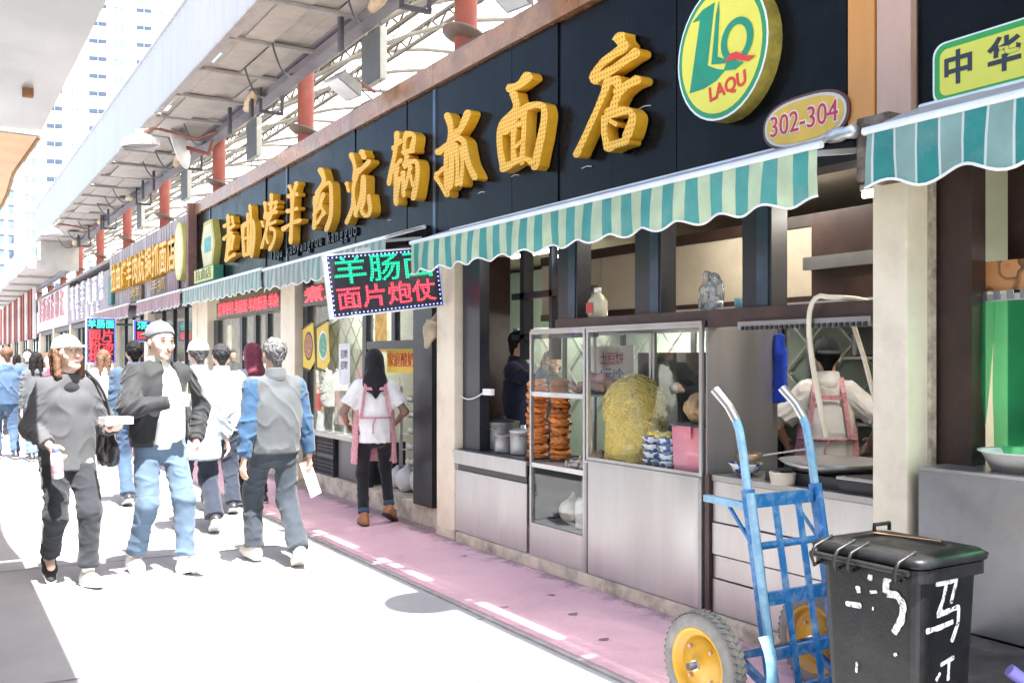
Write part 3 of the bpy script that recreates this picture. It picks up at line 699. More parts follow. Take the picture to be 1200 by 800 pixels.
        if top.get('rib'):                                              # ribbed hem and cuffs
            hb = Sdf().cone(up(hem-.02), up(hem+.045), (br_[0]+o_)*bulk*.985, (br_[0]+o_)*bulk*1.0, .01, fl, True, True)
            if f_: hb.fn(lambda D, X, Y, Z: np.maximum(D, -gap(X, Y, Z)))
            put('hem_band', hb, cl, top['rib'], par=to)
            for j, e in cuffs:
                u = (j['wr']-j['el']).normalized(); put('cuff', Sdf().cone(e-u*.035, e+u*.02, a2+.003, a2-.002, .008, clip0=True, clip1=True), .008, top['rib'], par=to)
        if top.get('sleeve_m'):
            for sd in (1, -1):
                j = J[sd]; e = j['el'].lerp(j['wr'], (fr-.5)*2); Q_ = Sdf(); Q_.cone(j['sh']+Vector((sd*.006, 0, -.012)), j['el'], a0+.012, a1+.003, .05).cone(j['el'], e, a1+.003, a2+.003, .03, clip1=True)
                put('sleeve', Q_, cl, top['sleeve_m'], folds(.011, 8, (1, 1, .9), 5.0+sd), par=to)
        if top.get('collar'):
            put('collar', Sdf().cone(up(1.43)+Vector((0, .02, 0)), up(1.50)+Vector((0, .012, 0)), .086, .076, .02, clip1=True), cl, top['collar'], par=to)
        if f_:                                                          # shirt showing in the open jacket
            F_ = Sdf(); F_.chain([up(hem-.1), up(1.02), up(1.15), up(1.235)], [(r_+o_)*bulk-.020 for r_ in br_], .06, fl); F_.cone(up(1.36), up(1.47), .085, .064, .05)
            F_.fn(lambda D, X, Y, Z: np.maximum(D, gap(X, Y, Z, .03)))
            F_.cut((0, 0, -1), -up(hem-f_.get('below', .02)).z).cut((0, 0, 1), up(1.472).z)
            put('shirt', F_, cl, f_['m'], folds(.005, 6), par=to)
    if shoe:
        for q, sd in enumerate((1, -1)):
            j = J[sd]; sp = shoe[q] if isinstance(shoe, (list, tuple)) else shoe; f = j['fd']; pit = j['fp']
            r_ = f.cross(Vector((0, 0, 1))).normalized(); f2 = (f*math.cos(pit)+Vector((0, 0, 1))*math.sin(pit)); u2 = r_.cross(f2).normalized()
            if u2.z < 0: u2 = -u2
            a = j['an']-u2*.082; Sx = Sdf(); at = lambda x, z: a+f2*x+u2*z
            Sx.cone(at(-.055, .035), at(.07, .03), .040, .043, .03).cone(at(.07, .03), at(.165, .022), .043, .033, .03).cone(at(-.03, .05), at(-.012, .095), .042, .044, .03).cone(at(0, .06), at(.08, .04), .04, .036, .03)
            Sx.cut(tuple(-u2), -u2.dot(a)-.014)
            so = put('shoe', Sx, .008, sp['m'])
            Ss = Sdf().cone(at(-.055, .01), at(.07, .01), .043, .046, .02, (u2, .9)).cone(at(.07, .01), at(.165, .012), .046, .036, .02, (u2, .9)).cut(tuple(-u2), -u2.dot(a)).cut(tuple(u2), u2.dot(a)+.022)
            put('sole', Ss, .008, sp.get('sole', sp['m']), par=so)
            if sp.get('sock'): put('sock', Sdf().cone(j['an']-Vector((0, 0, .02)), j['an'].lerp(j['kn'], .2), .040, .043, .02), .009, sp['sock'])
            if sp.get('lace'):
                lb_ = MB()
                for z in (0, 1, 2, 3): p = at(.03+.026*z, .097-.012*z); lb_.tube([(p-r_*.026-u2*.008)*s, (p+u2*.004)*s, (p+r_*.026-u2*.008)*s], .0045*s, 5)
                lb_.build('laces', sp['lace'], so)
    if hair:
        k = hair['kind']; Hs = Sdf(); hm = hair['m']; nz = folds(hair.get('rough', .006)*1.5, 44, (1, 1, .4), 2.0)
        inv = np.array(Rh.transposed()); hcn = A(hc)
        def loc_(X, Y, Z): q = [X-hcn[0], Y-hcn[1], Z-hcn[2]]; return [inv[i, 0]*q[0]+inv[i, 1]*q[1]+inv[i, 2]*q[2] for i in range(3)]
        def line(a, b, c_):                                             # keep a*y + b*z > c in head space
            def f(D, X, Y, Z): x, y, z = loc_(X, Y, Z); return np.maximum(D, (c_-(a*y+b*z)+.25*np.abs(x)*0)/math.hypot(a, b))
            return f
        if k in ('short', 'bald', 'bob', 'long'):
            Hs.ell(hp(0, .022, .042), (.086, .104, .094), .02, M3); Hs.fn(line(.9, .75, .012 if k != 'bob' else -.0))
            if k == 'short' or k == 'bald': Hs.fn(line(-.25, 1, -.062)); Hs.cone(hp(0, .072, -.03), hp(0, .062, -.075), .036, .030, .03)
        if k in ('bob', 'long'):
            ln = hair.get('len', .13)
            for sd in (1, -1): Hs.cone(hp(sd*.072, .02, .02), hp(sd*.083, .012, -ln), .03, .026, .02)
            Hs.cone(hp(-.045, .075, 0), hp(-.05, .085, -ln-.02), .05, .035, .03).cone(hp(.045, .075, 0), hp(.05, .085, -ln-.02), .05, .035, .03)
        if k == 'bald': Hs.ell(hp(0, .055, .125), (.035, .035, .02), .015, M3, sub=True)
        if k != 'scarf' and k != 'none': put('hair', Hs, .0085, hm, nz)
        if k == 'scarf':
            Hs.ell(hp(0, .02, .042), (.089, .107, .097), .02, M3).cone(hp(0, .03, -.01), hp(0, .035, -.10), .092, .092, .03).cone(hp(0, .04, -.09), up(1.40)+Vector((0, .045, 0)), .092, .125, .04, ((0, 1, 0), .72))
            if hair.get('tail'): Hs.cone(up(1.43)+Vector((0, .09, 0)), up(1.25)+Vector((0, .128, 0)), .11, .012, .03, ((0, 1, 0), .35))
            Hs.ell(hp(0, -.115, -.025), (.052, .06, .088), .015, M3, sub=True)
            put('headscarf', Hs, .0085, hm, folds(.006, 14, (1, 1, .7)))
        if hair.get('cap'):
            cp = hair['cap']; Cs = Sdf(); Cs.ell(hp(0, .02, .045), (.093, .110, .100), .02, M3)
            tl = cp.get('tilt', 0.0)
            Cs.fn(line(tl, 1, cp.get('edge', .038))); co = put('cap', Cs, .0085, cp['m'], folds(.002, 14))
            Bs = Sdf(); sg = -1 if not cp.get('back') else 1
            Bs.ell(hp(0, .02+sg*.115, .038+cp.get('rise', .0)), (.076, .075, .010), .01, M3 @ Matrix.Rotation(cp.get('bt', .18)*(-sg), 3, 'X')); put('cap_brim', Bs, .006, cp['m'], par=co)
            put('cap_button', Sdf().ell(hp(0, .02, .147), (.01, .01, .007)), .004, cp['m'], par=co)
    return root, dict(J=J, H=HAND, hp=lambda x, y, z: root.matrix_basis @ (hp(x, y, z)*s), up=up, s=s, M=lambda v: root.matrix_basis @ (Vector(v)*s), M3=M3, hc=hc)
GLYPHS = {
'la': (13.571,3.197,[[-26,34,-23,27,-19,19,-18,12,-19,6,-20,1,-23,-5,-26,-12,-30,-19,-35,-26,-21,-31,-5,-30,-3,-22,-1,-15,1,-8,3,-2,4,4,6,10,6,16,8,23,8,30,-9,35],[-30,15,-24,16,-19,17,-12,18,-5,18,2,18,10,18,9,22,-4,25,-10,25,-16,24,-23,23,-30,23,-39,23,-47,23,-45,19],[-29,-3,-22,-1,-16,1,-8,2,1,2,10,3,19,3,18,7,5,10,-3,9,-12,8,-20,7,-29,6,-40,6,-50,5,-46,0],[4,29,7,27,12,25,13,24,14,22,14,21,14,19,29,16,39,18,37,19,35,21,33,23,32,24,34,26,34,27,17,30],[11,8,16,9,20,10,26,11,32,11,38,11,44,11,44,15,31,18,26,17,21,17,15,16,9,16,2,16,-5,16,-4,12],[7,9,4,5,3,0,0,-4,-3,-9,-5,-13,-8,-17,2,-20,14,-20,14,-15,15,-11,17,-7,20,-3,27,1,32,4,21,8],[20,3,19,0,19,-4,17,-7,15,-10,11,-12,8,-15,18,-19,31,-19,32,-16,33,-13,36,-10,38,-7,43,-4,47,-2,35,2],[-13,-35,-4,-33,4,-32,14,-31,25,-30,37,-30,48,-30,50,-25,35,-22,25,-23,14,-24,3,-25,-8,-25,-20,-25,-31,-25,-30,-31]]),
'qu': (12.651,3.173,[[-46,13,-44,6,-41,-1,-40,-8,-38,-15,-37,-22,-36,-29,-22,-32,-10,-30,-13,-23,-17,-16,-19,-10,-19,-3,-16,3,-15,10,-30,14],[-20,5,-10,6,-1,8,7,9,17,10,23,11,21,12,24,6,24,-3,23,-11,19,-18,13,-25,7,-31,18,-36,33,-35,38,-28,42,-22,45,-14,46,-5,45,4,40,12,21,17,5,17,-6,16,-18,16,-30,16,-41,15,-37,9],[-12,26,-10,16,-7,6,-6,-3,-7,-11,-8,-20,-10,-28,0,-31,10,-30,9,-21,9,-13,9,-4,9,5,10,14,11,23,-1,26],[1,35,4,28,9,21,11,12,10,0,7,-15,4,-29,15,-32,26,-31,26,-17,27,-2,27,10,26,19,26,26,25,32,12,36],[-22,-10,-13,-10,-5,-9,3,-9,12,-10,21,-10,29,-10,32,-8,24,-5,16,-5,8,-5,-1,-5,-10,-5,-19,-4,-28,-4,-31,-7],[-19,-33,-13,-32,-6,-32,1,-32,8,-32,15,-32,23,-33,26,-30,17,-26,10,-26,4,-27,-4,-27,-11,-26,-19,-26,-26,-25,-30,-29]]),
'kao': (11.736,3.178,[[-33,30,-31,26,-28,22,-27,19,-28,16,-31,13,-33,10,-23,6,-12,7,-11,10,-11,13,-10,16,-10,20,-9,23,-8,27,-21,30],[-47,6,-45,5,-42,4,-40,2,-39,1,-39,0,-38,-1,-28,-3,-21,-2,-23,0,-25,1,-26,2,-27,3,-27,5,-27,6,-39,8],[-13,15,-16,7,-18,0,-22,-6,-25,-9,-29,-12,-33,-15,-38,-19,-43,-22,-48,-26,-39,-29,-26,-29,-23,-26,-20,-22,-17,-18,-13,-16,-9,-13,-5,-9,0,-3,6,4,11,10,0,14],[-28,-12,-25,-14,-21,-16,-18,-18,-16,-20,-14,-22,-13,-24,-2,-26,4,-24,0,-22,-3,-20,-5,-18,-7,-16,-8,-14,-9,-12,-21,-10],[2,36,2,32,4,28,4,25,3,22,1,19,-1,17,10,13,21,13,21,16,21,19,21,22,23,25,25,29,27,32,15,36],[3,20,10,20,16,20,23,20,30,19,37,19,44,18,48,21,39,25,32,25,26,25,19,25,12,25,4,27,-3,27,-7,24],[-1,8,6,8,13,9,21,8,28,8,36,7,44,7,48,10,39,13,32,13,24,13,17,14,9,14,1,15,-8,16,-11,13],[30,20,23,17,16,13,9,10,2,7,-5,5,-12,3,-8,0,3,-1,8,1,14,3,20,6,28,9,38,12,46,15,41,19],[6,-5,12,-5,17,-4,23,-4,29,-4,35,-4,41,-4,43,-1,34,2,28,1,23,1,17,1,11,1,4,2,-3,2,-4,-2],[9,-11,17,-12,23,-12,23,-12,25,-15,24,-18,21,-22,15,-25,6,-27,-3,-30,2,-35,15,-36,23,-33,31,-29,37,-25,41,-21,42,-16,40,-12,30,-8,20,-5,12,-4,3,-6]]),
'yang': (10.879,3.185,[[-20,33,-17,32,-14,31,-12,30,-10,29,-9,27,-9,26,3,24,9,27,6,28,4,29,2,30,1,31,1,33,0,34,-13,36],[10,36,9,34,10,32,8,30,6,29,4,27,1,26,9,22,21,21,22,23,22,25,24,26,26,28,30,29,33,30,23,35],[-12,18,-6,18,1,18,7,18,14,17,21,17,28,16,31,19,23,23,17,23,11,23,4,23,-3,24,-11,25,-18,26,-21,22],[-16,1,-9,1,-2,2,6,2,13,1,21,1,29,0,31,3,23,7,16,6,9,6,1,7,-6,7,-14,8,-23,9,-25,5],[-29,-19,-18,-17,-9,-15,2,-15,14,-14,28,-15,41,-15,44,-11,34,-8,21,-8,7,-8,-6,-9,-19,-10,-31,-10,-44,-10,-42,-15],[-7,27,-6,18,-4,8,-5,-1,-7,-11,-10,-22,-13,-32,-2,-36,10,-35,11,-24,12,-14,13,-4,14,6,17,14,20,23,6,28]]),
'rou': (9.854,3.205,[[-35,8,-35,2,-33,-5,-33,-10,-34,-16,-36,-21,-38,-27,-29,-30,-19,-29,-19,-24,-19,-18,-18,-13,-17,-7,-15,-1,-13,5,-24,8],[-13,-5,-8,0,-4,5,0,9,6,11,14,12,20,12,21,12,18,14,20,11,21,3,21,-8,20,-17,16,-23,9,-27,3,-32,10,-36,22,-36,27,-32,33,-27,37,-20,38,-10,37,1,36,9,32,14,22,18,13,18,4,18,-6,17,-16,14,-25,10,-31,5,-37,1,-27,-4],[-19,34,-13,29,-6,25,-3,22,-4,20,-8,18,-13,16,-18,15,-23,13,-28,12,-23,7,-8,4,-5,6,-1,8,3,10,8,12,13,15,16,19,13,24,10,29,6,33,-9,36],[-4,8,-9,3,-13,-2,-18,-6,-23,-8,-29,-9,-35,-11,-32,-15,-21,-16,-17,-14,-11,-12,-5,-10,0,-6,8,-1,14,3,7,7],[-15,-5,-11,-7,-7,-9,-4,-11,-1,-13,1,-15,3,-17,12,-18,16,-16,13,-14,9,-12,6,-10,4,-8,3,-6,1,-4,-10,-3],[-1,-12,-4,-14,-7,-16,-11,-18,-15,-19,-20,-20,-25,-22,-21,-25,-12,-26,-8,-25,-5,-23,-1,-21,3,-20,9,-19,13,-18,9,-14]]),
'kang': (8.849,3.204,[[-33,34,-27,29,-21,25,-18,21,-18,17,-20,12,-22,8,-13,4,-4,5,-4,9,-3,14,-4,19,-7,24,-10,29,-13,34,-25,36],[-45,7,-43,6,-40,4,-39,3,-38,1,-37,0,-37,-2,-29,-4,-23,-3,-25,-1,-27,1,-28,2,-29,4,-28,5,-29,7,-38,9],[-11,16,-15,11,-18,6,-22,0,-22,-6,-22,-12,-24,-18,-29,-22,-37,-27,-45,-31,-39,-35,-29,-36,-22,-31,-15,-26,-10,-21,-9,-15,-9,-8,-8,-3,-4,2,2,6,7,11,-1,15],[-24,-11,-21,-14,-18,-17,-16,-20,-15,-23,-14,-26,-13,-29,-4,-32,2,-30,0,-27,-2,-24,-4,-21,-5,-18,-5,-15,-6,-12,-16,-9],[-1,31,2,30,5,28,7,27,8,26,8,25,8,24,22,21,29,24,26,26,24,27,23,28,22,29,23,30,23,31,8,34],[0,8,8,9,15,11,22,12,29,13,35,14,41,15,38,19,28,22,23,20,18,19,13,18,6,17,-3,18,-12,17,-11,12],[8,7,6,1,6,-5,4,-10,1,-14,-2,-17,-5,-20,-9,-22,-12,-24,-16,-26,-11,-30,-1,-31,2,-28,4,-26,7,-23,10,-20,14,-17,17,-13,20,-8,24,-2,27,3,18,7],[8,8,9,0,10,-8,11,-15,9,-19,6,-21,4,-25,8,-29,13,-32,21,-35,30,-36,38,-35,44,-32,45,-27,43,-21,41,-15,33,-12,25,-14,27,-20,30,-25,30,-29,29,-30,26,-30,24,-30,22,-29,19,-28,18,-26,19,-25,23,-22,26,-18,28,-11,28,-3,28,5,18,8]]),
'guo': (7.812,3.212,[[-22,34,-22,30,-21,26,-22,22,-24,17,-26,12,-30,7,-33,2,-37,-4,-40,-9,-34,-13,-25,-13,-23,-7,-20,-1,-18,4,-15,9,-12,14,-10,19,-8,23,-6,27,-5,31,-13,34],[-15,15,-13,16,-12,18,-9,19,-6,19,-3,20,1,20,-1,24,-10,27,-12,26,-15,25,-17,24,-21,23,-25,23,-28,23,-25,18],[-24,5,-24,0,-22,-6,-22,-11,-22,-17,-23,-24,-23,-30,-15,-34,-6,-33,-8,-26,-9,-19,-9,-13,-9,-8,-6,-3,-5,1,-15,5],[-20,-4,-17,-2,-15,0,-11,1,-7,2,-3,3,1,3,-1,7,-8,9,-11,7,-15,6,-18,5,-22,4,-27,3,-32,3,-29,-1],[-12,-8,-13,-12,-13,-16,-14,-20,-16,-23,-18,-27,-20,-31,-15,-33,-9,-33,-9,-29,-8,-25,-6,-21,-5,-18,-2,-14,0,-11,-5,-8],[-1,27,-1,25,0,23,0,21,0,20,-1,18,-2,16,3,13,9,13,9,15,9,17,9,19,10,21,12,22,13,24,6,27],[7,23,14,22,19,22,20,22,19,21,16,17,13,14,20,10,29,9,30,13,32,18,31,22,22,27,14,29,7,31,2,28],[5,7,9,7,12,8,15,8,19,7,23,7,26,6,29,9,22,14,19,13,15,13,12,14,8,14,4,15,0,16,-3,12],[3,10,3,8,4,6,3,4,2,3,1,1,-1,0,5,-4,13,-4,13,-2,13,0,14,1,15,3,17,4,19,5,12,9],[-5,-4,-4,-8,-2,-12,-2,-15,-2,-19,-2,-23,-2,-26,4,-29,10,-28,9,-24,9,-20,8,-17,8,-13,9,-10,10,-6,3,-4],[9,-4,16,-4,22,-3,26,-3,28,-3,27,-2,27,-3,28,-6,28,-10,27,-15,24,-20,20,-25,17,-31,23,-34,32,-34,35,-29,37,-23,39,-18,40,-13,40,-8,39,-4,36,-1,30,2,23,3,16,4,8,4,0,4,0,0],[13,-2,12,-5,11,-8,10,-10,7,-13,4,-16,2,-19,6,-22,12,-22,14,-19,16,-16,18,-13,20,-10,23,-8,25,-5,20,-2],[12,-10,14,-12,17,-14,18,-16,19,-18,20,-20,21,-22,27,-24,31,-22,29,-20,27,-18,25,-16,24,-14,24,-12,23,-10,17,-9]]),
'zhua': (6.817,3.159,[[-23,33,-19,28,-16,24,-14,19,-15,14,-18,9,-21,3,-22,-3,-22,-9,-22,-15,-22,-21,-22,-26,-22,-32,-15,-35,-8,-34,-9,-28,-10,-23,-10,-17,-11,-11,-11,-5,-10,1,-8,6,-4,11,-2,16,-2,22,-4,27,-7,32,-16,35],[-27,1,-21,2,-15,5,-8,6,-2,9,4,11,10,13,7,17,-2,19,-6,16,-11,14,-16,11,-22,10,-30,9,-38,9,-36,4],[-30,-16,-27,-15,-25,-14,-22,-13,-19,-12,-16,-12,-12,-12,-13,-8,-19,-7,-22,-8,-25,-8,-28,-9,-31,-10,-35,-10,-38,-10,-37,-14],[-40,-15,-36,-18,-32,-21,-28,-24,-25,-27,-22,-30,-20,-33,-14,-34,-12,-32,-15,-29,-19,-26,-22,-23,-25,-20,-27,-17,-30,-14,-36,-13],[15,30,11,26,7,22,4,18,-1,15,-7,12,-11,8,-12,3,-12,-4,-12,-10,-13,-15,-15,-21,-17,-26,-10,-30,-2,-29,-1,-24,0,-18,0,-12,0,-6,-1,0,0,5,3,8,8,10,14,13,20,16,25,20,29,24,24,28],[-4,6,-3,0,-1,-6,0,-12,0,-17,-1,-22,-2,-27,3,-29,9,-28,9,-24,8,-19,8,-13,8,-8,8,-2,8,4,2,7],[6,3,7,-3,9,-8,9,-14,8,-18,7,-23,5,-28,10,-30,15,-29,15,-25,16,-20,16,-15,16,-10,17,-4,17,1,11,3],[-3,9,3,7,7,6,10,4,12,0,13,-5,15,-11,19,-16,23,-22,27,-27,35,-29,40,-27,35,-21,30,-16,27,-11,25,-6,23,-1,21,5,15,9,9,12,4,15,-4,14]]),
'mian': (5.819,3.172,[[4,36,0,34,-3,32,-7,31,-10,31,-15,32,-20,33,-22,29,-16,25,-11,25,-6,25,-1,25,5,26,11,27,16,28,13,33],[-17,25,-14,21,-12,17,-11,15,-13,13,-17,12,-21,11,-25,10,-30,8,-33,5,-35,0,-35,-6,-34,-12,-33,-18,-31,-23,-29,-29,-23,-31,-19,-29,-21,-24,-23,-19,-25,-14,-26,-8,-26,-2,-25,3,-23,5,-20,5,-16,6,-11,8,-6,9,-2,12,-2,16,-4,20,-5,24,-12,26],[-19,-2,-10,1,-2,4,5,7,11,7,17,7,22,6,25,5,25,5,26,4,26,0,25,-5,22,-11,19,-18,16,-25,12,-33,16,-36,23,-36,26,-28,29,-21,32,-14,33,-8,35,-2,34,3,32,7,27,9,22,11,15,12,8,13,-1,12,-10,11,-20,8,-29,5,-27,1],[-1,11,-1,4,1,-2,0,-8,0,-14,-2,-21,-4,-27,0,-30,5,-29,6,-22,6,-16,7,-9,7,-3,8,3,9,8,4,11],[-14,1,-14,-4,-14,-8,-14,-13,-14,-17,-14,-20,-14,-24,-9,-26,-5,-25,-6,-21,-7,-18,-8,-14,-7,-10,-6,-6,-5,-2,-9,1],[-23,-4,-19,-4,-15,-3,-11,-2,-7,-2,-3,-2,2,-2,2,1,-2,3,-6,2,-10,1,-14,1,-18,1,-23,1,-28,1,-27,-2],[-8,-17,-6,-17,-4,-16,-2,-15,0,-15,2,-15,5,-15,4,-13,1,-11,-1,-12,-3,-12,-5,-13,-7,-13,-10,-13,-12,-13,-12,-16],[-24,-31,-14,-30,-5,-28,3,-27,7,-28,10,-30,14,-33,19,-32,19,-29,14,-27,9,-25,1,-23,-8,-24,-19,-24,-29,-25,-29,-29]]),
'dian': (4.822,3.138,[[6,33,8,32,10,30,11,29,12,28,13,26,13,25,20,22,24,25,22,27,21,28,20,29,19,31,19,32,19,34,11,36],[16,28,11,27,6,26,0,25,-5,24,-9,22,-13,20,-16,18,-17,17,-18,15,-14,12,-9,12,-9,13,-8,15,-7,16,-4,18,0,19,5,20,10,21,16,21,22,22,21,25],[-11,9,-6,10,-1,11,5,11,11,12,17,13,22,14,27,15,31,15,34,16,34,19,29,22,25,21,22,20,17,19,12,18,6,17,1,17,-5,16,-11,17,-16,17,-17,13],[0,12,-3,8,-5,3,-9,-2,-13,-7,-18,-12,-23,-18,-27,-22,-31,-26,-36,-30,-33,-33,-28,-33,-25,-29,-21,-25,-17,-20,-12,-15,-8,-10,-3,-4,1,0,5,4,8,8,5,11],[4,8,7,5,10,3,11,1,10,-1,8,-3,6,-5,5,-7,4,-9,3,-11,7,-14,13,-14,13,-12,13,-10,13,-8,15,-6,17,-4,18,-1,17,3,16,6,14,9,8,10],[15,-5,19,-3,22,-2,26,-1,29,-1,32,-1,35,-1,36,2,31,5,28,5,25,4,22,4,18,3,13,3,8,2,9,-2],[-4,-12,-4,-15,-4,-19,-4,-22,-3,-26,-2,-30,-1,-34,4,-36,7,-35,5,-31,3,-27,2,-23,2,-20,3,-17,4,-14,0,-12],[3,-15,11,-16,18,-16,23,-17,24,-17,24,-18,24,-20,22,-22,20,-25,17,-29,21,-32,26,-32,28,-29,30,-25,31,-22,31,-19,29,-16,25,-13,18,-11,9,-9,1,-8,-1,-11],[4,-36,7,-36,11,-35,14,-35,17,-35,21,-35,24,-35,25,-32,21,-29,18,-30,15,-30,11,-30,8,-30,4,-30,0,-30,-1,-33],[1,-16,3,-17,5,-18,6,-19,8,-20,10,-21,11,-22,13,-21,13,-20,12,-19,10,-18,8,-17,7,-16,6,-15,4,-14,1,-15]])}
LOGO = dict(one=[(-4.0, 26.8), (-13.4, 25.6), (-21.6, 21.1), (-15.4, 20.6), (-23.7, -17.1), (-12.2, -17.3), (-2.4, -15.3), (4.1, -11.3), (-2.4, -9.1), (-9.4, -5.5)], ell=[(-0.7, 26.2), (-2.8, 20.0), (-6.4, -5.7), (5.2, -8.0), (6.4, -6.9), (-1.9, -2.7), (-0.3, 20.4)], tail=[(3.3, -11.3), (11.1, -12.9), (17.6, -10.9), (9.6, -7.4), (5.6, -7.2)], leaf=[(4.1, -7.9), (8.0, -3.9), (12.7, -4.1), (20.3, -8.0), (26.5, -9.7), (21.0, -11.1), (12.7, -8.0), (8.0, -7.3)], q=(12.7, 2.0, 11.7, 11.6))
# ================================================================ shop row: the black signed noodle shop
m_cream = mat('cream paint', (.80, .70, .53), .7, var=.05, vscale=3, dirt=(.42, .32, .22), dscale=3.2, damt=.38, bump=.1, bscale=40)
m_plin = mat('plinth stone', (.66, .59, .46), .85, var=.18, vscale=5, dirt=(.10, .08, .06), dscale=4.5, damt=.8, bump=.3, bscale=50)
m_int = mat('inner wall', (.60, .52, .40), .8, var=.08, vscale=2, dirt=(.30, .22, .15), dscale=1.6, damt=.4)
m_dwood = mat('dark brown frame', (.045, .022, .018), .4, var=.3, vscale=5, dirt=(.10, .06, .04), damt=.4)
m_black = mat('black frame', (.018, .02, .026), .35, var=.2, vscale=6)
m_steelb = mat('blue black steel', (.06, .085, .12), .3, .6, var=.3, vscale=5)
m_ss = mat('stainless', (.50, .49, .48), .40, .88, bump=.10, bscale=3.0, var=.15, vscale=2.5, stretch=(1, 1, .08), dirt=(.34, .31, .28), dscale=3, damt=.4, rvar=.14)
m_ssd = mat('stainless worn', (.36, .355, .35), .42, .9, var=.12, vscale=3, dirt=(.2, .17, .14), damt=.45, rvar=.1)
m_floor = mat('shop floor', (.22, .20, .18), .5, var=.2)
m_pane = glass('shop glass', (.94, .97, .955), .2, dust=.08); m_case = glass('case glass', (.98, .99, .985), .05, dust=.0)
m_green = mat('pale green wall', (.40, .52, .42), .6, var=.12, vscale=3, dirt=(.3, .36, .28), damt=.3)
m_alu = mat('aluminium', (.62, .62, .61), .4, .7, var=.1)
SH = empty('noodle_shop', (3.7, 2.9, 0), 0, 'open fronted noodle shop under the long black sign, cream pillars and dark frames', 'shop'); SH.location = (0, 0, 0)
for (a, b) in ((2.74, 2.92), (7.02, 7.34), (11.05, 11.58), (15.2, 15.82)):
    p = box('pillar', m_cream, 3.70, 3.885, a, b, 0, 2.56, SH, bev=.008)
    box('pillar_foot', m_plin, 3.695, 3.89, a-.004, b+.004, .0205, .10, p)
for (a, b, x, h) in ((2.925, 6.945, 3.68, .10), (7.325, 11.045, 3.80, .20), (11.585, 15.195, 3.80, .20)):
    box('plinth', m_plin, x, 4.3, a, b, .0205, h, SH)
box('floor_slab', m_floor, 4.3, 8.2, 2.75, 15.8, -.02, .10, SH)
box('back_wall', m_int, 8.2, 8.35, 2.75, 15.8, 0, 3.85, SH); box('side_wall', m_int, 3.90, 8.2, 15.55, 15.7, .0, 3.85, SH); box('side_wall', m_int, 3.90, 8.2, 2.76, 2.86, .0, 3.85, SH)
box('ceiling', m_int, 3.90, 8.2, 2.87, 15.54, 2.66, 2.72, SH)
box('roof_slab', mat('roof felt', (.28, .27, .26), .9, var=.2), 3.78, 8.4, 2.72, 15.82, 3.86, 3.94, SH)
box('lintel', m_black, 3.74, 3.90, 2.93, 15.2, 2.44, 2.6, SH)

# ---- sign board over the three bays
SG = empty('shop_sign', (3.7, 9.5, 2.55), 0, 'long glossy black sign board with ten large yellow brush characters', 'sign'); SG.location = (0, 0, 0)
m_sign = mat('black gloss panel', (.0045, .0047, .0055), .24, var=.3, vscale=3, dirt=(.016, .017, .021), dscale=2.0, damt=.5, spec=.09, rvar=.08)
nP = 21; yb = 3.06; w_ = (15.82-yb)/nP
for i in range(nP):
    o = box('sign_panel', m_sign, 3.70, 3.73, yb+i*w_+.0025, yb+(i+1)*w_-.0025, 2.53, 3.81, SG); o.location.x = random.uniform(-.003, .003); o.rotation_euler = (0, random.uniform(-.003, .003), 0)
box('panel_backing', m_black, 3.735, 3.78, 3.05, 15.82, 2.5, 3.9, SG)
m_cop = mat('copper marble trim', (.36, .17, .085), .25, .5, var=.3, vscale=3, dirt=(.60, .40, .27), dscale=5, damt=.4, rvar=.1)
y = 3.06
while y < 15.8:
    b = min(y+2.13, 15.82); box('top_trim', m_cop, 3.655, 3.80, y+.002, b-.002, 3.812, 4.0, SG); y = b
def led_face():
    m = mat('yellow letter face', (.86, .47, .03), .5, var=.06)
    t = m.node_tree; N = t.nodes; L = t.links; b = N['Principled BSDF']; src = b.inputs['Base Color'].links[0].from_socket
    tc = N.new('ShaderNodeTexCoord'); sc = N.new('ShaderNodeVectorMath'); sc.operation = 'SCALE'; sc.inputs[3].default_value = 1/.030; L.new(tc.outputs['Object'], sc.inputs[0])
    fr = N.new('ShaderNodeVectorMath'); fr.operation = 'FRACTION'; L.new(sc.outputs[0], fr.inputs[0])
    sb = N.new('ShaderNodeVectorMath'); sb.operation = 'SUBTRACT'; L.new(fr.outputs[0], sb.inputs[0]); sb.inputs[1].default_value = (.5, .5, .5)
    mu = N.new('ShaderNodeVectorMath'); mu.operation = 'MULTIPLY'; mu.inputs[1].default_value = (0, 1, 1); L.new(sb.outputs[0], mu.inputs[0])
    ln = N.new('ShaderNodeVectorMath'); ln.operation = 'LENGTH'; L.new(mu.outputs[0], ln.inputs[0])
    lt = N.new('ShaderNodeMath'); lt.operation = 'LESS_THAN'; lt.inputs[1].default_value = .24; L.new(ln.outputs['Value'], lt.inputs[0])
    mx = N.new('ShaderNodeMix'); mx.data_type = 'RGBA'; L.new(lt.outputs[0], mx.inputs[0]); L.new(src, mx.inputs[6]); mx.inputs[7].default_value = (.52, .14, .01, 1); L.new(mx.outputs[2], b.inputs['Base Color']); return m
m_let = led_face(); m_lets = mat('yellow letter side', (.74, .37, .02), .35, var=.15, dirt=(.3, .2, .1), damt=.3)
WID = {'la': .76, 'qu': .74, 'kao': .78, 'yang': .76, 'rou': .70, 'kang': .76, 'guo': .76}
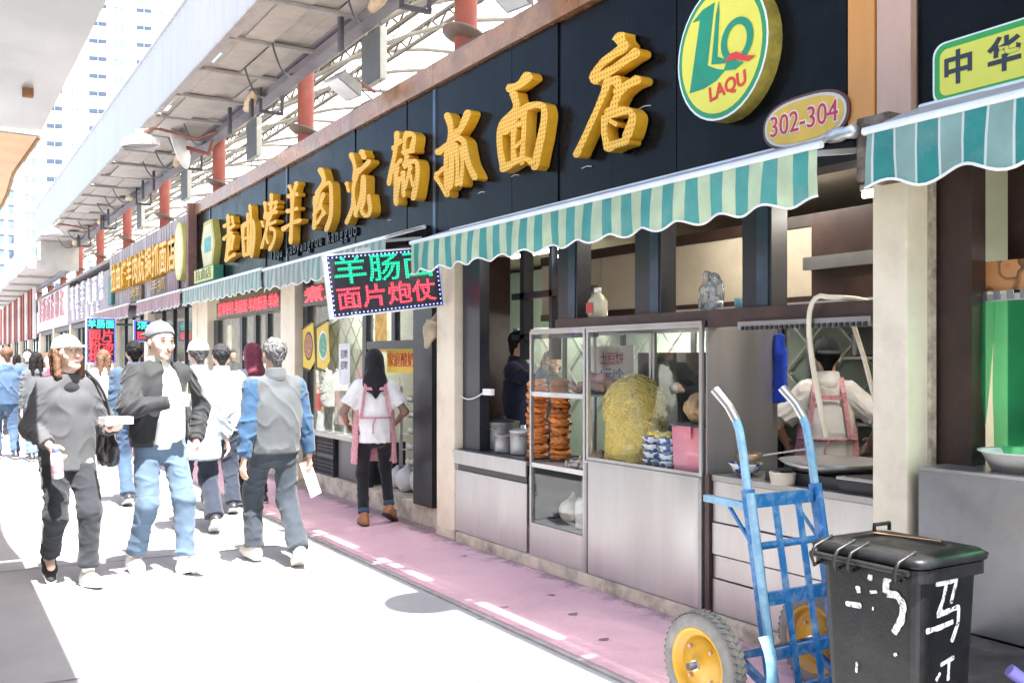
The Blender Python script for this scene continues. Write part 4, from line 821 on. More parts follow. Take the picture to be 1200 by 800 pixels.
for key, (cy, cz, polys) in GLYPHS.items():
    us = [q for p in polys for q in p[0::2]]; ku = min(1.0, WID.get(key, 1)*100/(max(us)-min(us)))
    f = MB(); sd_ = MB()
    for i, p in enumerate(polys):
        pl = [(p[j]/100*ku, p[j+1]/100) for j in range(0, len(p), 2)]; nn = (len(pl)-2)//2; th = {'mian': .95, 'dian': 1.0}.get(key, .76)
        for j in range(nn):                                             # slimmer brush strokes
            a, b = pl[j], pl[2*nn-j]; mx, my = (a[0]+b[0])/2, (a[1]+b[1])/2; pl[j] = (mx+(a[0]-mx)*th, my+(a[1]-my)*th); pl[2*nn-j] = (mx+(b[0]-mx)*th, my+(b[1]-my)*th)
        pl = chaikin(pl, 1)
        sd_.prism(pl, 0.008, .0895+.0012*i, ((0, 0, 0), (0, -1, 0), (0, 0, 1), (-1, 0, 0)))
        f.prism(pl, .0900+.0012*i, .0906+.0012*i, ((0, 0, 0), (0, -1, 0), (0, 0, 1), (-1, 0, 0)))
    o = sd_.build('sign_character', m_lets, SG, (3.695, cy, cz)); f.build('lit_face', m_let, o)
# round company disc
def disc(cy, cz, w, h, parent, x=3.70, depth=.10, name='logo_disc'):
    d = MB().prism(oval(w, h), .0, depth, FX((x, cy, cz))).build(name, mat('disc side', (.42, .33, .06), .5, var=.5, vscale=7), parent)
    x2 = x-depth; e = []
    for k, (sx, col, nm) in enumerate(((1.0, (.78, .80, .74), 'rim'), (.965, (.02, .26, .10), 'ring'), (.89, (.74, .66, .07), 'face'))):
        MB().prism(oval(w*sx, h*(1-(1-sx)*w/h)), .001+.002*k, .0025+.002*k, FX((x2, cy, cz))).build(nm, mat('logo '+nm, col, .45, var=.04), d)
    return d
LD = disc(3.80, 3.135, .68, .73, SG)
m_lg = mat('logo green', (.0, .24, .12), .45); m_lr = mat('logo red', (.66, .03, .02), .45)
def lp(pts, m, nm, k): MB().prism([(u/100, v/100) for u, v in pts], .0070+.0012*k, .0082+.0012*k, FX((3.60, 3.80, 3.135))).build(nm, m, LD)
lp(LOGO['one'], m_lg, 'green_stroke', 0); lp(LOGO['ell'], m_lg, 'green_stroke', 1)
qo = [(LOGO['q'][0]/100+LOGO['q'][2]/100*math.cos(a), LOGO['q'][1]/100+LOGO['q'][3]/100*math.sin(a)) for a in [R(-62+i*10) for i in range(31)]]
qi = [(LOGO['q'][0]/100+LOGO['q'][2]*.62/100*math.cos(a), LOGO['q'][1]/100+LOGO['q'][3]*.70/100*math.sin(a)) for a in [R(-62+i*10) for i in range(31)]]
lp([(u*100, v*100) for u, v in qo+qi[::-1]], m_lg, 'green_stroke', 2); lp(LOGO['tail'], m_lg, 'green_stroke', 3); lp(LOGO['leaf'], m_lr, 'red_leaf', 5)
text('lettering', 'LAQU', .105, m_lr, LD, (3.592, 3.80-.055, 3.135-.205), off=.003, rot=R(7), ext=.002)
# diamond plate at the far end and small lit box under it
dp = MB().prism([(-.42, 0), (-.25, .36), (.25, .36), (.42, 0), (.25, -.36), (-.25, -.36)], 0, .1, FX((3.70, 14.75, 3.22))).build('diamond_plate', mat('diamond yellow', (.50, .42, .10), .5, var=.15), SG)
MB().prism([(-.35, 0), (-.21, .30), (.21, .30), (.35, 0), (.21, -.30), (-.21, -.30)], .101, .104, FX((3.70, 14.75, 3.22))).build('diamond_face', mat('diamond pale', (.62, .58, .34), .5, var=.1), dp)
MB().prism(rrect(.36, .22, .01), .105, .109, FX((3.70, 14.75, 3.22))).build('teal_block', mat('teal print', (.10, .36, .36), .5, var=.4, vscale=12), dp)
sb_ = box('small_box', mat('box green side', (.05, .22, .14), .5), 3.55, 3.69, 14.2, 15.4, 2.66, 2.88, SG); box('small_face', mat('box yellow face', (.70, .64, .16), .5), 3.545, 3.5495, 14.22, 15.38, 2.675, 2.865, sb_)
text('lettering', '拉曲店', .17, m_black, sb_, (3.544, 14.8, 2.77), width=.95)
m_silv = mat('silver letter', (.05, .053, .06), .3, .9); [text('pinyin_letter', ch, .19, m_silv, SG, (3.685, 11.85-i*.125, 2.80), ext=.014) for i, ch in enumerate('laqu kaoyangrou kangguo') if ch != ' ']
# number plate
NP = empty('number_plate', (3.66, 3.27, 2.66), 0, 'oval yellow number plate reading 302-304 at the lower end of the black sign', 'sign')
for w, h, d0, d1, col, nm in ((.54, .255, 0, .018, (.10, .025, .02), 'plate_rim'), (.51, .228, .019, .021, (.60, .56, .45), 'plate_edge'), (.475, .20, .022, .024, (.70, .42, .04), 'plate_face')):
    P = [(w/2*math.copysign(abs(math.cos(a))**.75, math.cos(a)), h/2*math.copysign(abs(math.sin(a))**.85, math.sin(a))) for a in [i*PI/20 for i in range(40)]]
    MB().prism(P, d0, d1, FX((0, 0, 0))).build(nm, mat('plate '+nm, col, .4, var=.1), NP)
text('lettering', '302-304', .145, mat('plate white', (.8, .75, .7), .5), NP, (-.0245, 0, 0), off=.006, width=.43, ext=.0015); text('lettering', '302-304', .145, mat('plate red', (.55, .02, .04), .5), NP, (-.0275, 0, 0), off=.0, width=.42, ext=.0015)
NP.rotation_euler = (0, 0, 0)
# wooden boards at the end of the sign, next shop's sign
m_or = mat('varnished board', (.60, .25, .045), .35, var=.12, vscale=3, stretch=(1, 1, .15), dirt=(.62, .42, .25), damt=.3); m_pk = mat('faded pink board', (.52, .33, .24), .5, var=.1, vscale=3, stretch=(1, 1, .15), dirt=(.45, .2, .06), dscale=5, damt=.5)
box('sign_end_board', m_or, 3.655, 3.70, 2.875, 3.02, 2.57, 3.95, None, label='orange varnished board at the near end of the black sign', cat='board')
box('sign_end_board', m_pk, 3.66, 3.70, 2.69, 2.865, 2.565, 3.95, None, label='faded pink board beside the orange one, between two signs', cat='board')
RS = empty('shop_sign', (3.70, 1.2, 2.55), 0, 'black sign of next shop with yellow plate edged in green', 'sign'); RS.location = (0, 0, 0)
for i in range(4): box('sign_panel', m_sign, 3.70, 3.73, 2.685-(i+1)*1.2+.003, 2.685-i*1.2-.003, 2.5, 3.95, RS)
pl = MB().prism(rrect(1.75, .26, .055), 0, .05, FX((3.70, 1.70, 2.70))).build('plate_edge', mat('plate white edge', (.75, .78, .72), .5), RS)
MB().prism(rrect(1.73, .245, .052), .0505, .0515, FX((3.70, 1.70, 2.70))).build('green_border', mat('plate green', (.03, .34, .06), .5), pl); MB().prism(rrect(1.68, .195, .035), .052, .053, FX((3.70, 1.70, 2.70))).build('yellow_face', mat('plate yellow', (.72, .66, .08), .5, var=.03), pl)
text('lettering', '中', .145, m_black, pl, (3.6465, 2.455, 2.70), off=.004, ext=.0015); text('lettering', '华', .145, m_black, pl, (3.6465, 2.255, 2.70), off=.004, ext=.0015)

# ---- awnings
def stripe_mat(name, a, b, pitch, line=None):
    if name in MATS: return MATS[name]
    m = mat(name, a, .8, var=.12, vscale=7, bump=.15, bscale=120, dirt=(.40, .42, .40), dscale=5, damt=.3); t = m.node_tree; N = t.nodes; L = t.links; bs = N['Principled BSDF']; src = bs.inputs['Base Color'].links[0].from_socket
    tc = N.new('ShaderNodeTexCoord'); sx = N.new('ShaderNodeSeparateXYZ'); L.new(tc.outputs['Object'], sx.inputs[0])
    dv = N.new('ShaderNodeMath'); dv.operation = 'DIVIDE'; dv.inputs[1].default_value = pitch; L.new(sx.outputs['Y'], dv.inputs[0])
    fr = N.new('ShaderNodeMath'); fr.operation = 'FRACT'; L.new(dv.outputs[0], fr.inputs[0])
    n = N.new('ShaderNodeTexNoise'); n.inputs['Scale'].default_value = 6; n.inputs['Detail'].default_value = 6; L.new(tc.outputs['Object'], n.inputs['Vector'])
    rb = N.new('ShaderNodeValToRGB'); L.new(n.outputs[0], rb.inputs[0]); rb.color_ramp.elements[0].position = .3; rb.color_ramp.elements[1].position = .7; rb.color_ramp.elements[0].color = (*[x*.82 for x in b], 1); rb.color_ramp.elements[1].color = (*[min(1, x*1.1) for x in b], 1)
    lt = N.new('ShaderNodeMath'); lt.operation = 'LESS_THAN'; lt.inputs[1].default_value = .5; L.new(fr.outputs[0], lt.inputs[0])
    mx = N.new('ShaderNodeMix'); mx.data_type = 'RGBA'; L.new(lt.outputs[0], mx.inputs[0]); L.new(src, mx.inputs[6]); L.new(rb.outputs[0], mx.inputs[7]); out = mx.outputs[2]
    if line:
        sb = N.new('ShaderNodeMath'); sb.operation = 'PINGPONG'; sb.inputs[1].default_value = .25; L.new(fr.outputs[0], sb.inputs[0])
        l2 = N.new('ShaderNodeMath'); l2.operation = 'LESS_THAN'; l2.inputs[1].default_value = .025; L.new(sb.outputs[0], l2.inputs[0])
        m2 = N.new('ShaderNodeMix'); m2.data_type = 'RGBA'; L.new(l2.outputs[0], m2.inputs[0]); L.new(out, m2.inputs[6]); m2.inputs[7].default_value = (*line, 1); out = m2.outputs[2]
    L.new(out, bs.inputs['Base Color'])
    tl = N.new('ShaderNodeBsdfTranslucent'); L.new(out, tl.inputs[0]); ms = N.new('ShaderNodeMixShader'); ms.inputs[0].default_value = .42
    o = [q for q in N if q.type == 'OUTPUT_MATERIAL'][0]; L.new(bs.outputs[0], ms.inputs[1]); L.new(tl.outputs[0], ms.inputs[2]); L.new(ms.outputs[0], o.inputs[0]); return m
m_bar = mat('awning white bar', (.72, .73, .74), .4, .2, var=.08); m_cov = mat('dusty cover', (.33, .335, .34), .8, var=.2, vscale=4)
def awning(y0, y1, m, label, xw=3.69, zw=2.57, xf=3.30, zf=2.42, drop=.225, scal=.30, group='striped awnings along the shop row', pipe=(.78, .78, .72), depth=.035, cover=m_cov):
    a = empty('striped_awning', (0, 0, 0), 0, label, 'awning', group); n = int((y1-y0)/.03); V = []; ph = random.random()*6
    for i in range(n+1):
        y = y0+(y1-y0)*i/n; bz = zf-drop+depth*.5*math.cos(2*PI*(y-y0)/scal); w = .012*math.sin(y*9+ph)+.008*math.sin(y*23)
        V += [(xf, y, zf), (xf-.006+w*.5, y, zf-drop*.5), (xf-.004+w, y, bz)]
    q = MB(); q.add(V, [(3*i+j, 3*i+j+1, 3*i+j+4, 3*i+j+3) for i in range(n) for j in range(2)], True); q.build('valance', m, a)
    tube('valance_piping', mat('piping', pipe, .7), [Vector(V[3*i+2])+Vector((-.001, 0, -.003)) for i in range(n+1)], .0065, a, 5)
    q = MB(); k = 24; V2 = []
    for i in range(k+1):
        y = y0+(y1-y0)*i/k; sag = .012*math.sin(PI*i/k*6)**2
        V2 += [(xw, y, zw), ((xw+xf)/2, y, (zw+zf)/2+.012-sag), (xf+.002, y, zf+.012)]
    q.add(V2, [(3*i+j, 3*i+j+1, 3*i+j+4, 3*i+j+3) for i in range(k) for j in range(2)], True); q.build('awning_top', cover, a)
    tube('front_bar', m_bar, [(xf+.004, y0-.02, zf+.008), (xf+.004, y1+.02, zf+.008)], .017, a, 10)
    for yy in (y0+.12, y1-.12): MB().bar((xw, yy, zw-.10), (xf+.02, yy, zf-.01), .03, .025).build('folding_arm', m_bar, a)
    tube('roller', m_bar, [(xw-.03, y0-.01, zw-.02), (xw-.03, y1+.01, zw-.02)], .018, a, 10)
    return a
m_st1 = stripe_mat('teal pale stripes', (.09, .38, .34), (.60, .72, .48), .178); m_st2 = stripe_mat('faded stripes', (.26, .46, .42), (.55, .62, .55), .15); m_stp = stripe_mat('dusty pink stripes', (.50, .30, .32), (.56, .42, .42), .2)
m_st3 = stripe_mat('teal check', (.04, .29, .27), (.30, .46, .42), .20, (.70, .74, .70))
awning(2.89, 6.99, m_st1, 'teal and pale green striped awning over the open kitchen front')
awning(7.5, 10.95, m_st2, 'faded green striped awning behind the tilted dot matrix sign', zw=2.66, zf=2.52)
awning(11.05, 15.05, m_st2, 'faded green striped awning below the far end of the black sign', zw=2.66, zf=2.54)
awning(-1.2, 2.63, m_st3, 'teal checked awning of the next shop at the right edge', zw=2.60, zf=2.43, scal=.34, depth=.05)
awning(15.2, 18.75, m_stp, 'dusty pink awning below the sign of the neighbouring shop', zw=2.66, zf=2.55); awning(19.6, 23.8, m_stp, 'farther dusty pink awning beyond the first pink one', zw=2.68, zf=2.56)

RB = empty('awning_bracket', (3.6, 2.78, 2.4), 0, 'rusty bracket box between two awnings above the near pillar', 'bracket')
m_rust = mat('black rust', (.11, .075, .055), .8, .2, var=.6, vscale=14, dirt=(.35, .30, .25), dscale=9, damt=.7)
MB().box(-.10, .08, -.10, .07, -.12, .16, bev=.012).build('bracket_box', m_rust, RB); MB().lathe([(.001, -.09), (.03, -.09), (.034, -.03), (.026, .0), (.034, .05), (.001, .06)], 14, Matrix.Translation((-.13, .10, .10)) @ Matrix.Rotation(R(90), 4, 'X')).build('gear_end', m_alu, RB)

for i, (y, z) in enumerate(((4.55, 3.02), (5.15, 2.76), (6.05, 2.85), (6.55, 2.80), (8.3, 2.80), (9.2, 2.86), (3.45, 3.42), (3.3, 3.45), (3.15, 3.48))): MB().tube([(3.697, y+.06, z), (3.692, y, z+.004), (3.697, y-.05, z-.004)], .0035, 5).build('loose_wire', m_bar, SG)
for y in (15.0, 11.3, 7.35): box('end_seam', m_steelb, 3.694, 3.7, y, y+.05, 2.55, 3.8, SG)
for (y0_, z0_) in ((2.722, .02), (6.99, .02)): box('weathered_edge', mat('weathered render', (.50, .43, .32), .9, var=.4, vscale=9, dirt=(.08, .06, .045), dscale=7, damt=.9, bump=.5, bscale=40), 3.845, 3.884, y0_, y0_+.0175, z0_, 2.54, SH)
# ================================================================ open kitchen front between the two near pillars
# frame over the counter
box('frame_beam', m_dwood, 3.72, 3.80, 2.925, 5.56, 1.68, 1.775, SH)
for (a, b) in ((5.33, 5.56), (4.46, 4.71), (3.58, 3.79)):
    p = box('frame_post', m_black, 3.745, 3.86, a, b, 1.776, 2.439, SH); box('post_face', m_steelb, 3.738, 3.7445, a+.02, a+.10, 1.78, 2.435, p)
for (a, b, x) in ((6.70, 6.98, 3.76), (6.50, 6.56, 4.05), (6.10, 6.14, 4.05)): box('frame_post', m_black, x, x+.09, a, b, .1 if x < 4 else 1.5, 2.439, SH)
box('frame_beam', m_black, 4.05, 4.10, 5.57, 6.69, 1.98, 2.03, SH); box('frame_beam', m_black, 4.05, 4.10, 5.57, 6.69, 1.66, 1.70, SH)
rk = box('hook_rail', m_ssd, 3.70, 3.72, 2.93, 3.78, 1.655, 1.70, SH)
for i in range(24): box('rail_tooth', m_black, 3.69, 3.6995, 2.95+i*.034, 2.965+i*.034, 1.655, 1.675, rk)
# cream loft boxes seen above the beam, dark bands
loft = empty('storage_loft', (5.0, 5.3, 1.9), 0, 'cream panelled storage loft hung inside above the kitchen counter', 'loft'); loft.location = (0, 0, 0)
y = 3.0
for i, w in enumerate((.95, .9, 1.0, .9, .95)): box('loft_panel', m_int, 5.0, 5.03, y+.004, y+w-.004, 1.92, 2.38, loft); y += w
box('loft_band', m_dwood, 4.985, 5.05, 2.95, 7.7, 2.381, 2.46, loft); box('loft_band', m_dwood, 4.985, 5.05, 2.95, 7.7, 1.86, 1.919, loft); box('loft_floor', m_dwood, 5.05, 7.0, 2.95, 7.7, 1.86, 1.90, loft)
box('loft_shelf', m_alu, 4.55, 4.98, 3.0, 5.4, 1.83, 1.85, loft)
# green lattice partition further in
PT = empty('lattice_partition', (5.75, 6, 0), 0, 'pale green partition with white diagonal lattice inside the kitchen', 'partition'); PT.location = (0, 0, 0)
for i in range(5):
    ya = 4.4+i*1.0; box('green_panel', m_green, 5.75, 5.78, ya+.03, ya+.97, .1, 1.85, PT); box('partition_post', m_black, 5.73, 5.80, ya-.029, ya+.029, .1, 1.85, PT)
    for zc in (1.2, 1.62):
        for s_ in (1, -1):
            for k in (0, 1): MB().bar((5.735-.004*(s_ > 0), ya+.08+k*.42, zc-.2*s_), (5.735-.004*(s_ > 0), ya+.5+k*.42, zc+.2*s_), .016, .006, (1, 0, 0)).build('lattice_strip', m_alu, PT)
box('partition_post', m_black, 5.73, 5.80, 9.37, 9.43, .1, 1.85, PT)

def pot(name, loc, r, h, label, lid=None, handles=True, m=None, group='pots on the low counter'):
    e = empty(name, loc, random.random()*6, label, 'pot', group); m = m or m_alu
    MB().lathe([(.001, 0), (r*.97, 0), (r, .012), (r, h), (r+.006, h+.002), (r+.006, h+.006), (r-.004, h+.006), (r-.004, .01), (.001, .01)], 28, cap=False).build('pot_wall', m, e)
    if lid: MB().lathe([(r+.008, h+.008), (r+.006, h+.016), (r*.6, h+.03), (.02, h+.036), (.02, h+.055), (.001, h+.058)], 28).build('lid', lid, e)
    if handles:
        for s_ in (1, -1): MB().tube([(s_*r, -.03, h*.8), (s_*(r+.028), -.025, h*.81), (s_*(r+.028), .025, h*.81), (s_*r, .03, h*.8)], .005, 6).build('handle', m_ssd, e)
    return e
# low stainless counter
LCN = empty('steel_counter', (3.7, 6.4, .1), 0, 'low stainless counter with pots on it beside the pillar', 'counter'); LCN.location = (0, 0, 0)
box('front_panel', m_ss, 3.70, 3.715, 5.90, 7.0, .105, .60, LCN); box('counter_top', m_ss, 3.68, 4.25, 5.88, 7.01, .735, .765, LCN); box('top_apron', m_ss, 3.685, 3.70, 5.89, 7.0, .655, .734, LCN)
box('drawer_slot', m_black, 3.716, 4.2, 5.92, 6.98, .601, .65, LCN); box('side_panel', m_ss, 3.716, 4.24, 6.985, 7.0, .105, .73, LCN); box('side_panel', m_black, 3.716, 4.24, 5.88, 5.897, .105, .73, LCN)
box('dark_tray', m_black, 3.72, 4.2, 5.95, 6.98, .766, .775, LCN)
m_lid = mat('black lid', (.03, .03, .035), .4)
pot('stock_pot', (3.99, 6.72, .776), .13, .21, 'tall aluminium stock pot with black lid on the low counter', m_lid); pot('sauce_pot', (3.86, 6.47, .776), .085, .13, 'small shallow pot half full beside the stock pot', None, False, m_ss); pot('sauce_pot', (3.90, 6.27, .776), .10, .165, 'plain pot with lid next to the orange bread stack', m_alu, True)
# stacks of orange twisted bread
m_bread = mat('orange fried bread', (.62, .20, .035), .45, var=.35, vscale=22, bump=.5, bscale=50)
_t = m_bread.node_tree; _b = _t.nodes['Principled BSDF']; _s = _b.inputs['Base Color'].links[0].from_socket; _oi = _t.nodes.new('ShaderNodeObjectInfo'); _hs = _t.nodes.new('ShaderNodeHueSaturation'); _mr = _t.nodes.new('ShaderNodeMapRange')
_t.links.new(_oi.outputs['Random'], _mr.inputs[0]); _mr.inputs[3].default_value = .55; _mr.inputs[4].default_value = 1.35; _t.links.new(_mr.outputs[0], _hs.inputs['Value']); _t.links.new(_s, _hs.inputs['Color']); _t.links.new(_hs.outputs[0], _b.inputs['Base Color'])
def bread_mesh():
    q = MB()
    for s_ in (0, PI): q.tube([(.062*math.cos(a)+.012*math.cos(3*a+s_), .062*math.sin(a)+.012*math.sin(3*a+s_), .010*math.sin(3*a+s_)) for a in [i*2*PI/18 for i in range(19)]], .017, 7, False)
    q.ell((0, 0, 0), (.05, .05, .012), 12, 5); return q
bm0 = None; n_ = 0
for (x, y0_, lab) in ((3.86, 6.005, 'in the outer stack'), (3.95, 5.835, 'in the stack at the case side')):
    for i in range(17):
        lb = 'orange fried bread %s, %s' % (lab, 'topmost' if i == 16 else 'lowest' if i == 0 else ('second', 'third', 'fourth', 'fifth', 'sixth', 'seventh', 'eighth', 'ninth', 'tenth', 'eleventh', 'twelfth', 'thirteenth', 'fourteenth', 'fifteenth', 'sixteenth')[i-1]+' layer from the bottom')
        if bm0 is None: o = bread_mesh().build('fried_bread', m_bread); bm0 = o.data
        else: o = link('fried_bread', bm0)
        k_ = random.uniform(.80, .98); o.location = (x+random.uniform(-.012, .012), y0_+random.uniform(-.012, .012), .792+i*.0335); o.rotation_euler = (random.uniform(-.12, .12), random.uniform(-.12, .12), random.random()*6); o.scale = (k_, k_*random.uniform(.92, 1.05), random.uniform(.8, 1.0))
        tag(o, lb, 'bread', 'stacked fried breads')
# tall glass case
GC = empty('glass_case', (3.7, 5.5, .1), 0, 'tall narrow glass case with shelves of cooked food', 'display case'); GC.location = (0, 0, 0)
def case_frame(parent, y0, y1, x0, x1, z0, z1, t=.022, m=m_ss):
    for (a, b) in ((y0, y0+t), (y1-t, y1)):
        for (c, d) in ((x0, x0+t), (x1-t, x1)): box('corner_post', m, c, d, a, b, z0, z1, parent)
    for z in (z0, z1-t):
        box('rail', m, x0+.001, x0+t-.001, y0+t, y1-t, z, z+t, parent); box('rail', m, x1-t+.001, x1-.001, y0+t, y1-t, z, z+t, parent)
        for (a, b) in ((y0, y0+t), (y1-t, y1)): box('rail', m, x0+t, x1-t, a+.001, b-.001, z, z+t, parent)
case_frame(GC, 5.18, 5.86, 3.70, 4.28, .10, 1.70)
box('front_panel', m_ss, 3.698, 3.712, 5.20, 5.84, .105, .335, GC); box('bottom_shelf', m_ssd, 3.715, 4.26, 5.20, 5.84, .335, .345, GC)
for z in (.745, 1.25): box('shelf', m_alu, 3.71, 4.26, 5.20, 5.84, z, z+.012, GC); box('shelf_lip', m_alu, 3.703, 3.709, 5.20, 5.84, z-.012, z+.02, GC)
box('front_pane', m_case, 3.712, 3.716, 5.20, 5.84, .34, .74, GC); box('front_pane', m_case, 3.712, 3.716, 5.20, 5.84, 1.275, 1.68, GC); box('side_pane', m_case, 3.72, 4.26, 5.85, 5.854, .34, .74, GC); box('case_top', m_ss, 3.705, 4.275, 5.185, 5.855, 1.701, 1.715, GC)
# wide glass case
WC = empty('glass_case', (3.7, 4.6, .1), 0, 'wide glass case over a stainless cabinet, filled with yellow noodles', 'display case'); WC.location = (0, 0, 0)
case_frame(WC, 4.06, 5.165, 3.70, 4.28, .84, 1.70)
box('cabinet_front', m_ss, 3.695, 3.712, 4.085, 5.14, .105, .825, WC); box('cabinet_post', m_ssd, 3.69, 3.72, 4.05, 4.08, .10, .839, WC); box('cabinet_post', m_ssd, 3.69, 3.72, 5.145, 5.17, .10, .839, WC); box('cabinet_top', m_ss, 3.685, 4.28, 4.065, 5.16, .826, .839, WC)
box('front_pane', m_case, 3.708, 3.712, 4.09, 5.14, .865, 1.675, WC); box('case_top', m_ss, 3.695, 4.285, 4.055, 5.17, 1.701, 1.715, WC); box('base_rail', m_ssd, 3.69, 3.71, 4.08, 5.145, .085, .104, WC)
box('side_sheet', mat('dark brushed steel', (.42, .42, .43), .36, .75, var=.15, vscale=3, stretch=(1, 1, .1), bump=.12, bscale=2.5, rvar=.1), 3.72, 4.27, 4.035, 4.048, .10, 1.72, WC); box('side_post', m_dwood, 3.70, 3.735, 4.0, 4.034, .10, .86, WC)
# food in the cases
def lumps(name, loc, n, sx, sy, r, m, label, hh=.03, seed=1, cat='food'):
    rr = random.Random(seed); S = Sdf()
    for i in range(n):
        a = Vector((rr.uniform(-sx, sx), rr.uniform(-sy, sy), rr.uniform(.01, hh))); d = Vector((rr.gauss(0, 1), rr.gauss(0, 1), rr.gauss(0, .4))).normalized()*r*1.2
        S.cone(a-d, a+d, r*rr.uniform(.5, 1), r*rr.uniform(.4, .8), .006)
    S.cut((0, 0, -1), 0); V, Q = S.mesh(max(.006, r*.35), lambda V: .003*vnoise(V, 60)); o = link(name, mesh_from(name, V, Q), m, None, loc); return tag(o, label, cat)
m_meat = mat('cooked meat', (.40, .22, .13), .5, var=.45, vscale=25, bump=.4, bscale=60); m_pink = mat('pink meat', (.50, .26, .20), .5, var=.4, vscale=25)
m_pale = mat('pale tripe', (.62, .55, .45), .5, var=.3, vscale=25)
lumps('roast_pieces', (3.98, 5.42, 1.263), 22, .16, .20, .035, m_meat, 'heap of roast meat pieces on the upper shelf of the tall case', .07, 2)
lumps('roast_pieces', (3.97, 5.30, 1.27), 6, .07, .06, .055, m_pink, 'pink poultry piece beside the roast meat on the upper shelf', .12, 3)
lumps('sliced_meat', (3.96, 5.38, .80), 20, .10, .12, .024, m_meat, 'heap of dark sliced meat on the lower shelf of the tall case', .05, 4); lumps('tripe_pieces', (3.86, 5.38, .758), 26, .08, .15, .02, m_pale, 'row of pale tripe pieces in front of the sliced meat', .035, 5)
jg = empty('plastic_jug', (3.86, 5.38, .346), 0, 'white plastic jug with dark neck in the bottom of the tall case', 'jug'); MB().lathe([(.001, 0), (.075, 0), (.08, .01), (.08, .17), (.06, .2), (.03, .21), (.03, .25)], 20).build('jug_body', mat('milky plastic', (.68, .66, .60), .4), jg); MB().lathe([(.034, .21), (.036, .215), (.036, .34), (.03, .35), (.001, .35)], 16).build('jug_neck', mat('smoky plastic', (.10, .11, .13), .3), jg)
m_bag = mat('pale plastic bag', (.58, .55, .46), .35, var=.3, vscale=10, bump=.8, bscale=25)
for (x, y_, r, lb) in ((3.90, 5.60, .10, 'knotted pale plastic bag left of the white jug'), (3.86, 5.235, .05, 'small tan food bag right of the white jug')):
    V, Q = Sdf().ell((0, 0, r*.85), (r, r*1.1, r*.9)).cone((0, 0, r*1.5), (.01, .01, r*2.1), r*.3, r*.15, .03).cut((0, 0, -1), 0).mesh(.008, lambda V: .012*vnoise(V, 22)); tag(link('plastic_bag', mesh_from('plastic_bag', V, Q), m_bag, None, (x, y_, .347)), lb, 'bag')
# noodle mound
NM = empty('noodle_mound', (3.965, 4.935, .84), 0, 'great mound of shredded yellow noodles behind the glass', 'noodles')
m_nood = mat('yellow noodle', (.80, .60, .12), .5, var=.22, vscale=14, bump=.5, bscale=80)
def mound_r(t): return .255*math.cos(min(1, t)*PI/2*.93)**.42
V, Q = Sdf().cone((0, .03, 0), (0, .04, .30), .205, .185, .05).ell((0, .06, .36), (.19, .18, .20), .05).cut((0, 0, -1), 0).mesh(.012, lambda V: .008*vnoise(V, 18)+.004*vnoise(V, 50)); link('mound_core', mesh_from('mound_core', V, Q), m_nood, NM)
nd = MB(); rr = random.Random(4); idx = list(range(len(V)))
for i in range(2600):
    p = Vector(V[rr.choice(idx)])
    if p.z < .005: continue
    n = Vector((p.x, p.y, max(0, p.z-.25)*1.2)).normalized(); t = n.orthogonal().normalized(); t = (t*math.cos(rr.random()*6)+n.cross(t)*math.sin(rr.random()*6)).normalized(); L_ = rr.uniform(.02, .05); b = n.cross(t)*rr.uniform(-.02, .02)
    nd.tube([p-t*L_-n*.006, p+n*.006+b, p+t*L_-n*.006], .0034, 4, False)
o = nd.build('noodle_strands', mat('noodle strand', (.86, .67, .20), .5, var=.12, vscale=40), NM); o['kind'] = 'stuff'
# bowls
def bowl_mat():
    m = mat('blue white china', (.74, .76, .78), .25, var=.0, spec=.6); t = m.node_tree; N = t.nodes; L = t.links; b = N['Principled BSDF']; tc = N.new('ShaderNodeTexCoord')
    v = N.new('ShaderNodeTexVoronoi'); v.inputs['Scale'].default_value = 26; L.new(tc.outputs['Object'], v.inputs['Vector']); r = N.new('ShaderNodeValToRGB'); L.new(v.outputs['Distance'], r.inputs[0]); r.color_ramp.interpolation = 'CONSTANT'
    r.color_ramp.elements[0].color = (.04, .10, .34, 1); r.color_ramp.elements[1].color = (.74, .76, .78, 1); r.color_ramp.elements[1].position = .42; L.new(r.outputs[0], b.inputs['Base Color']); return m
m_bowl = bowl_mat(); bw = None
def bowl(loc, label, s=1.0, group='blue and white bowls in the wide case'):
    global bw
    if bw is None: o = MB().lathe([(.001, 0), (.032, 0), (.034, .008), (.055, .02), (.072, .05), (.076, .056), (.073, .056), (.052, .024), (.001, .014)], 24, cap=False).build('china_bowl', m_bowl); bw = o.data
    else: o = link('china_bowl', bw)
    o.location = loc; o.scale = (s,)*3; o.rotation_euler = (0, 0, random.random()*6); return tag(o, label, 'bowl', group)
for c, y_ in enumerate((4.60, 4.455)):
    for i in range(4): bowl((3.80, y_, .84+i*.046), 'blue and white bowl, %s of the stack %s' % (('lowest', 'second', 'third', 'topmost')[i], ('beside the noodles', 'beside the pink box')[c]), .95)
lumps('noodle_portion', (3.80, 4.52, 1.03), 12, .04, .10, .02, m_nood, 'small portion of noodles on top of the bowls', .02, 8)
PB = empty('pink_box', (3.84, 4.245, .84), 0, 'pink plastic box with black rim in the wide case', 'box'); q = MB(); q.prism([(-.105, 0), (.105, 0), (.125, .27), (-.125, .27)], -.09, .09, ((0, 0, 0), (0, 1, 0), (0, 0, 1), (1, 0, 0))); q.build('box_body', mat('pink plastic', (.72, .22, .27), .4, var=.04), PB)
MB().box(-.105, .105, -.135, .135, .272, .288, bev=.004).build('black_rim', m_lid, PB); MB().box(-.108, -.106, -.06, .06, .2, .275).build('clip', mat('pink plastic', (.72, .22, .27), .4), PB)
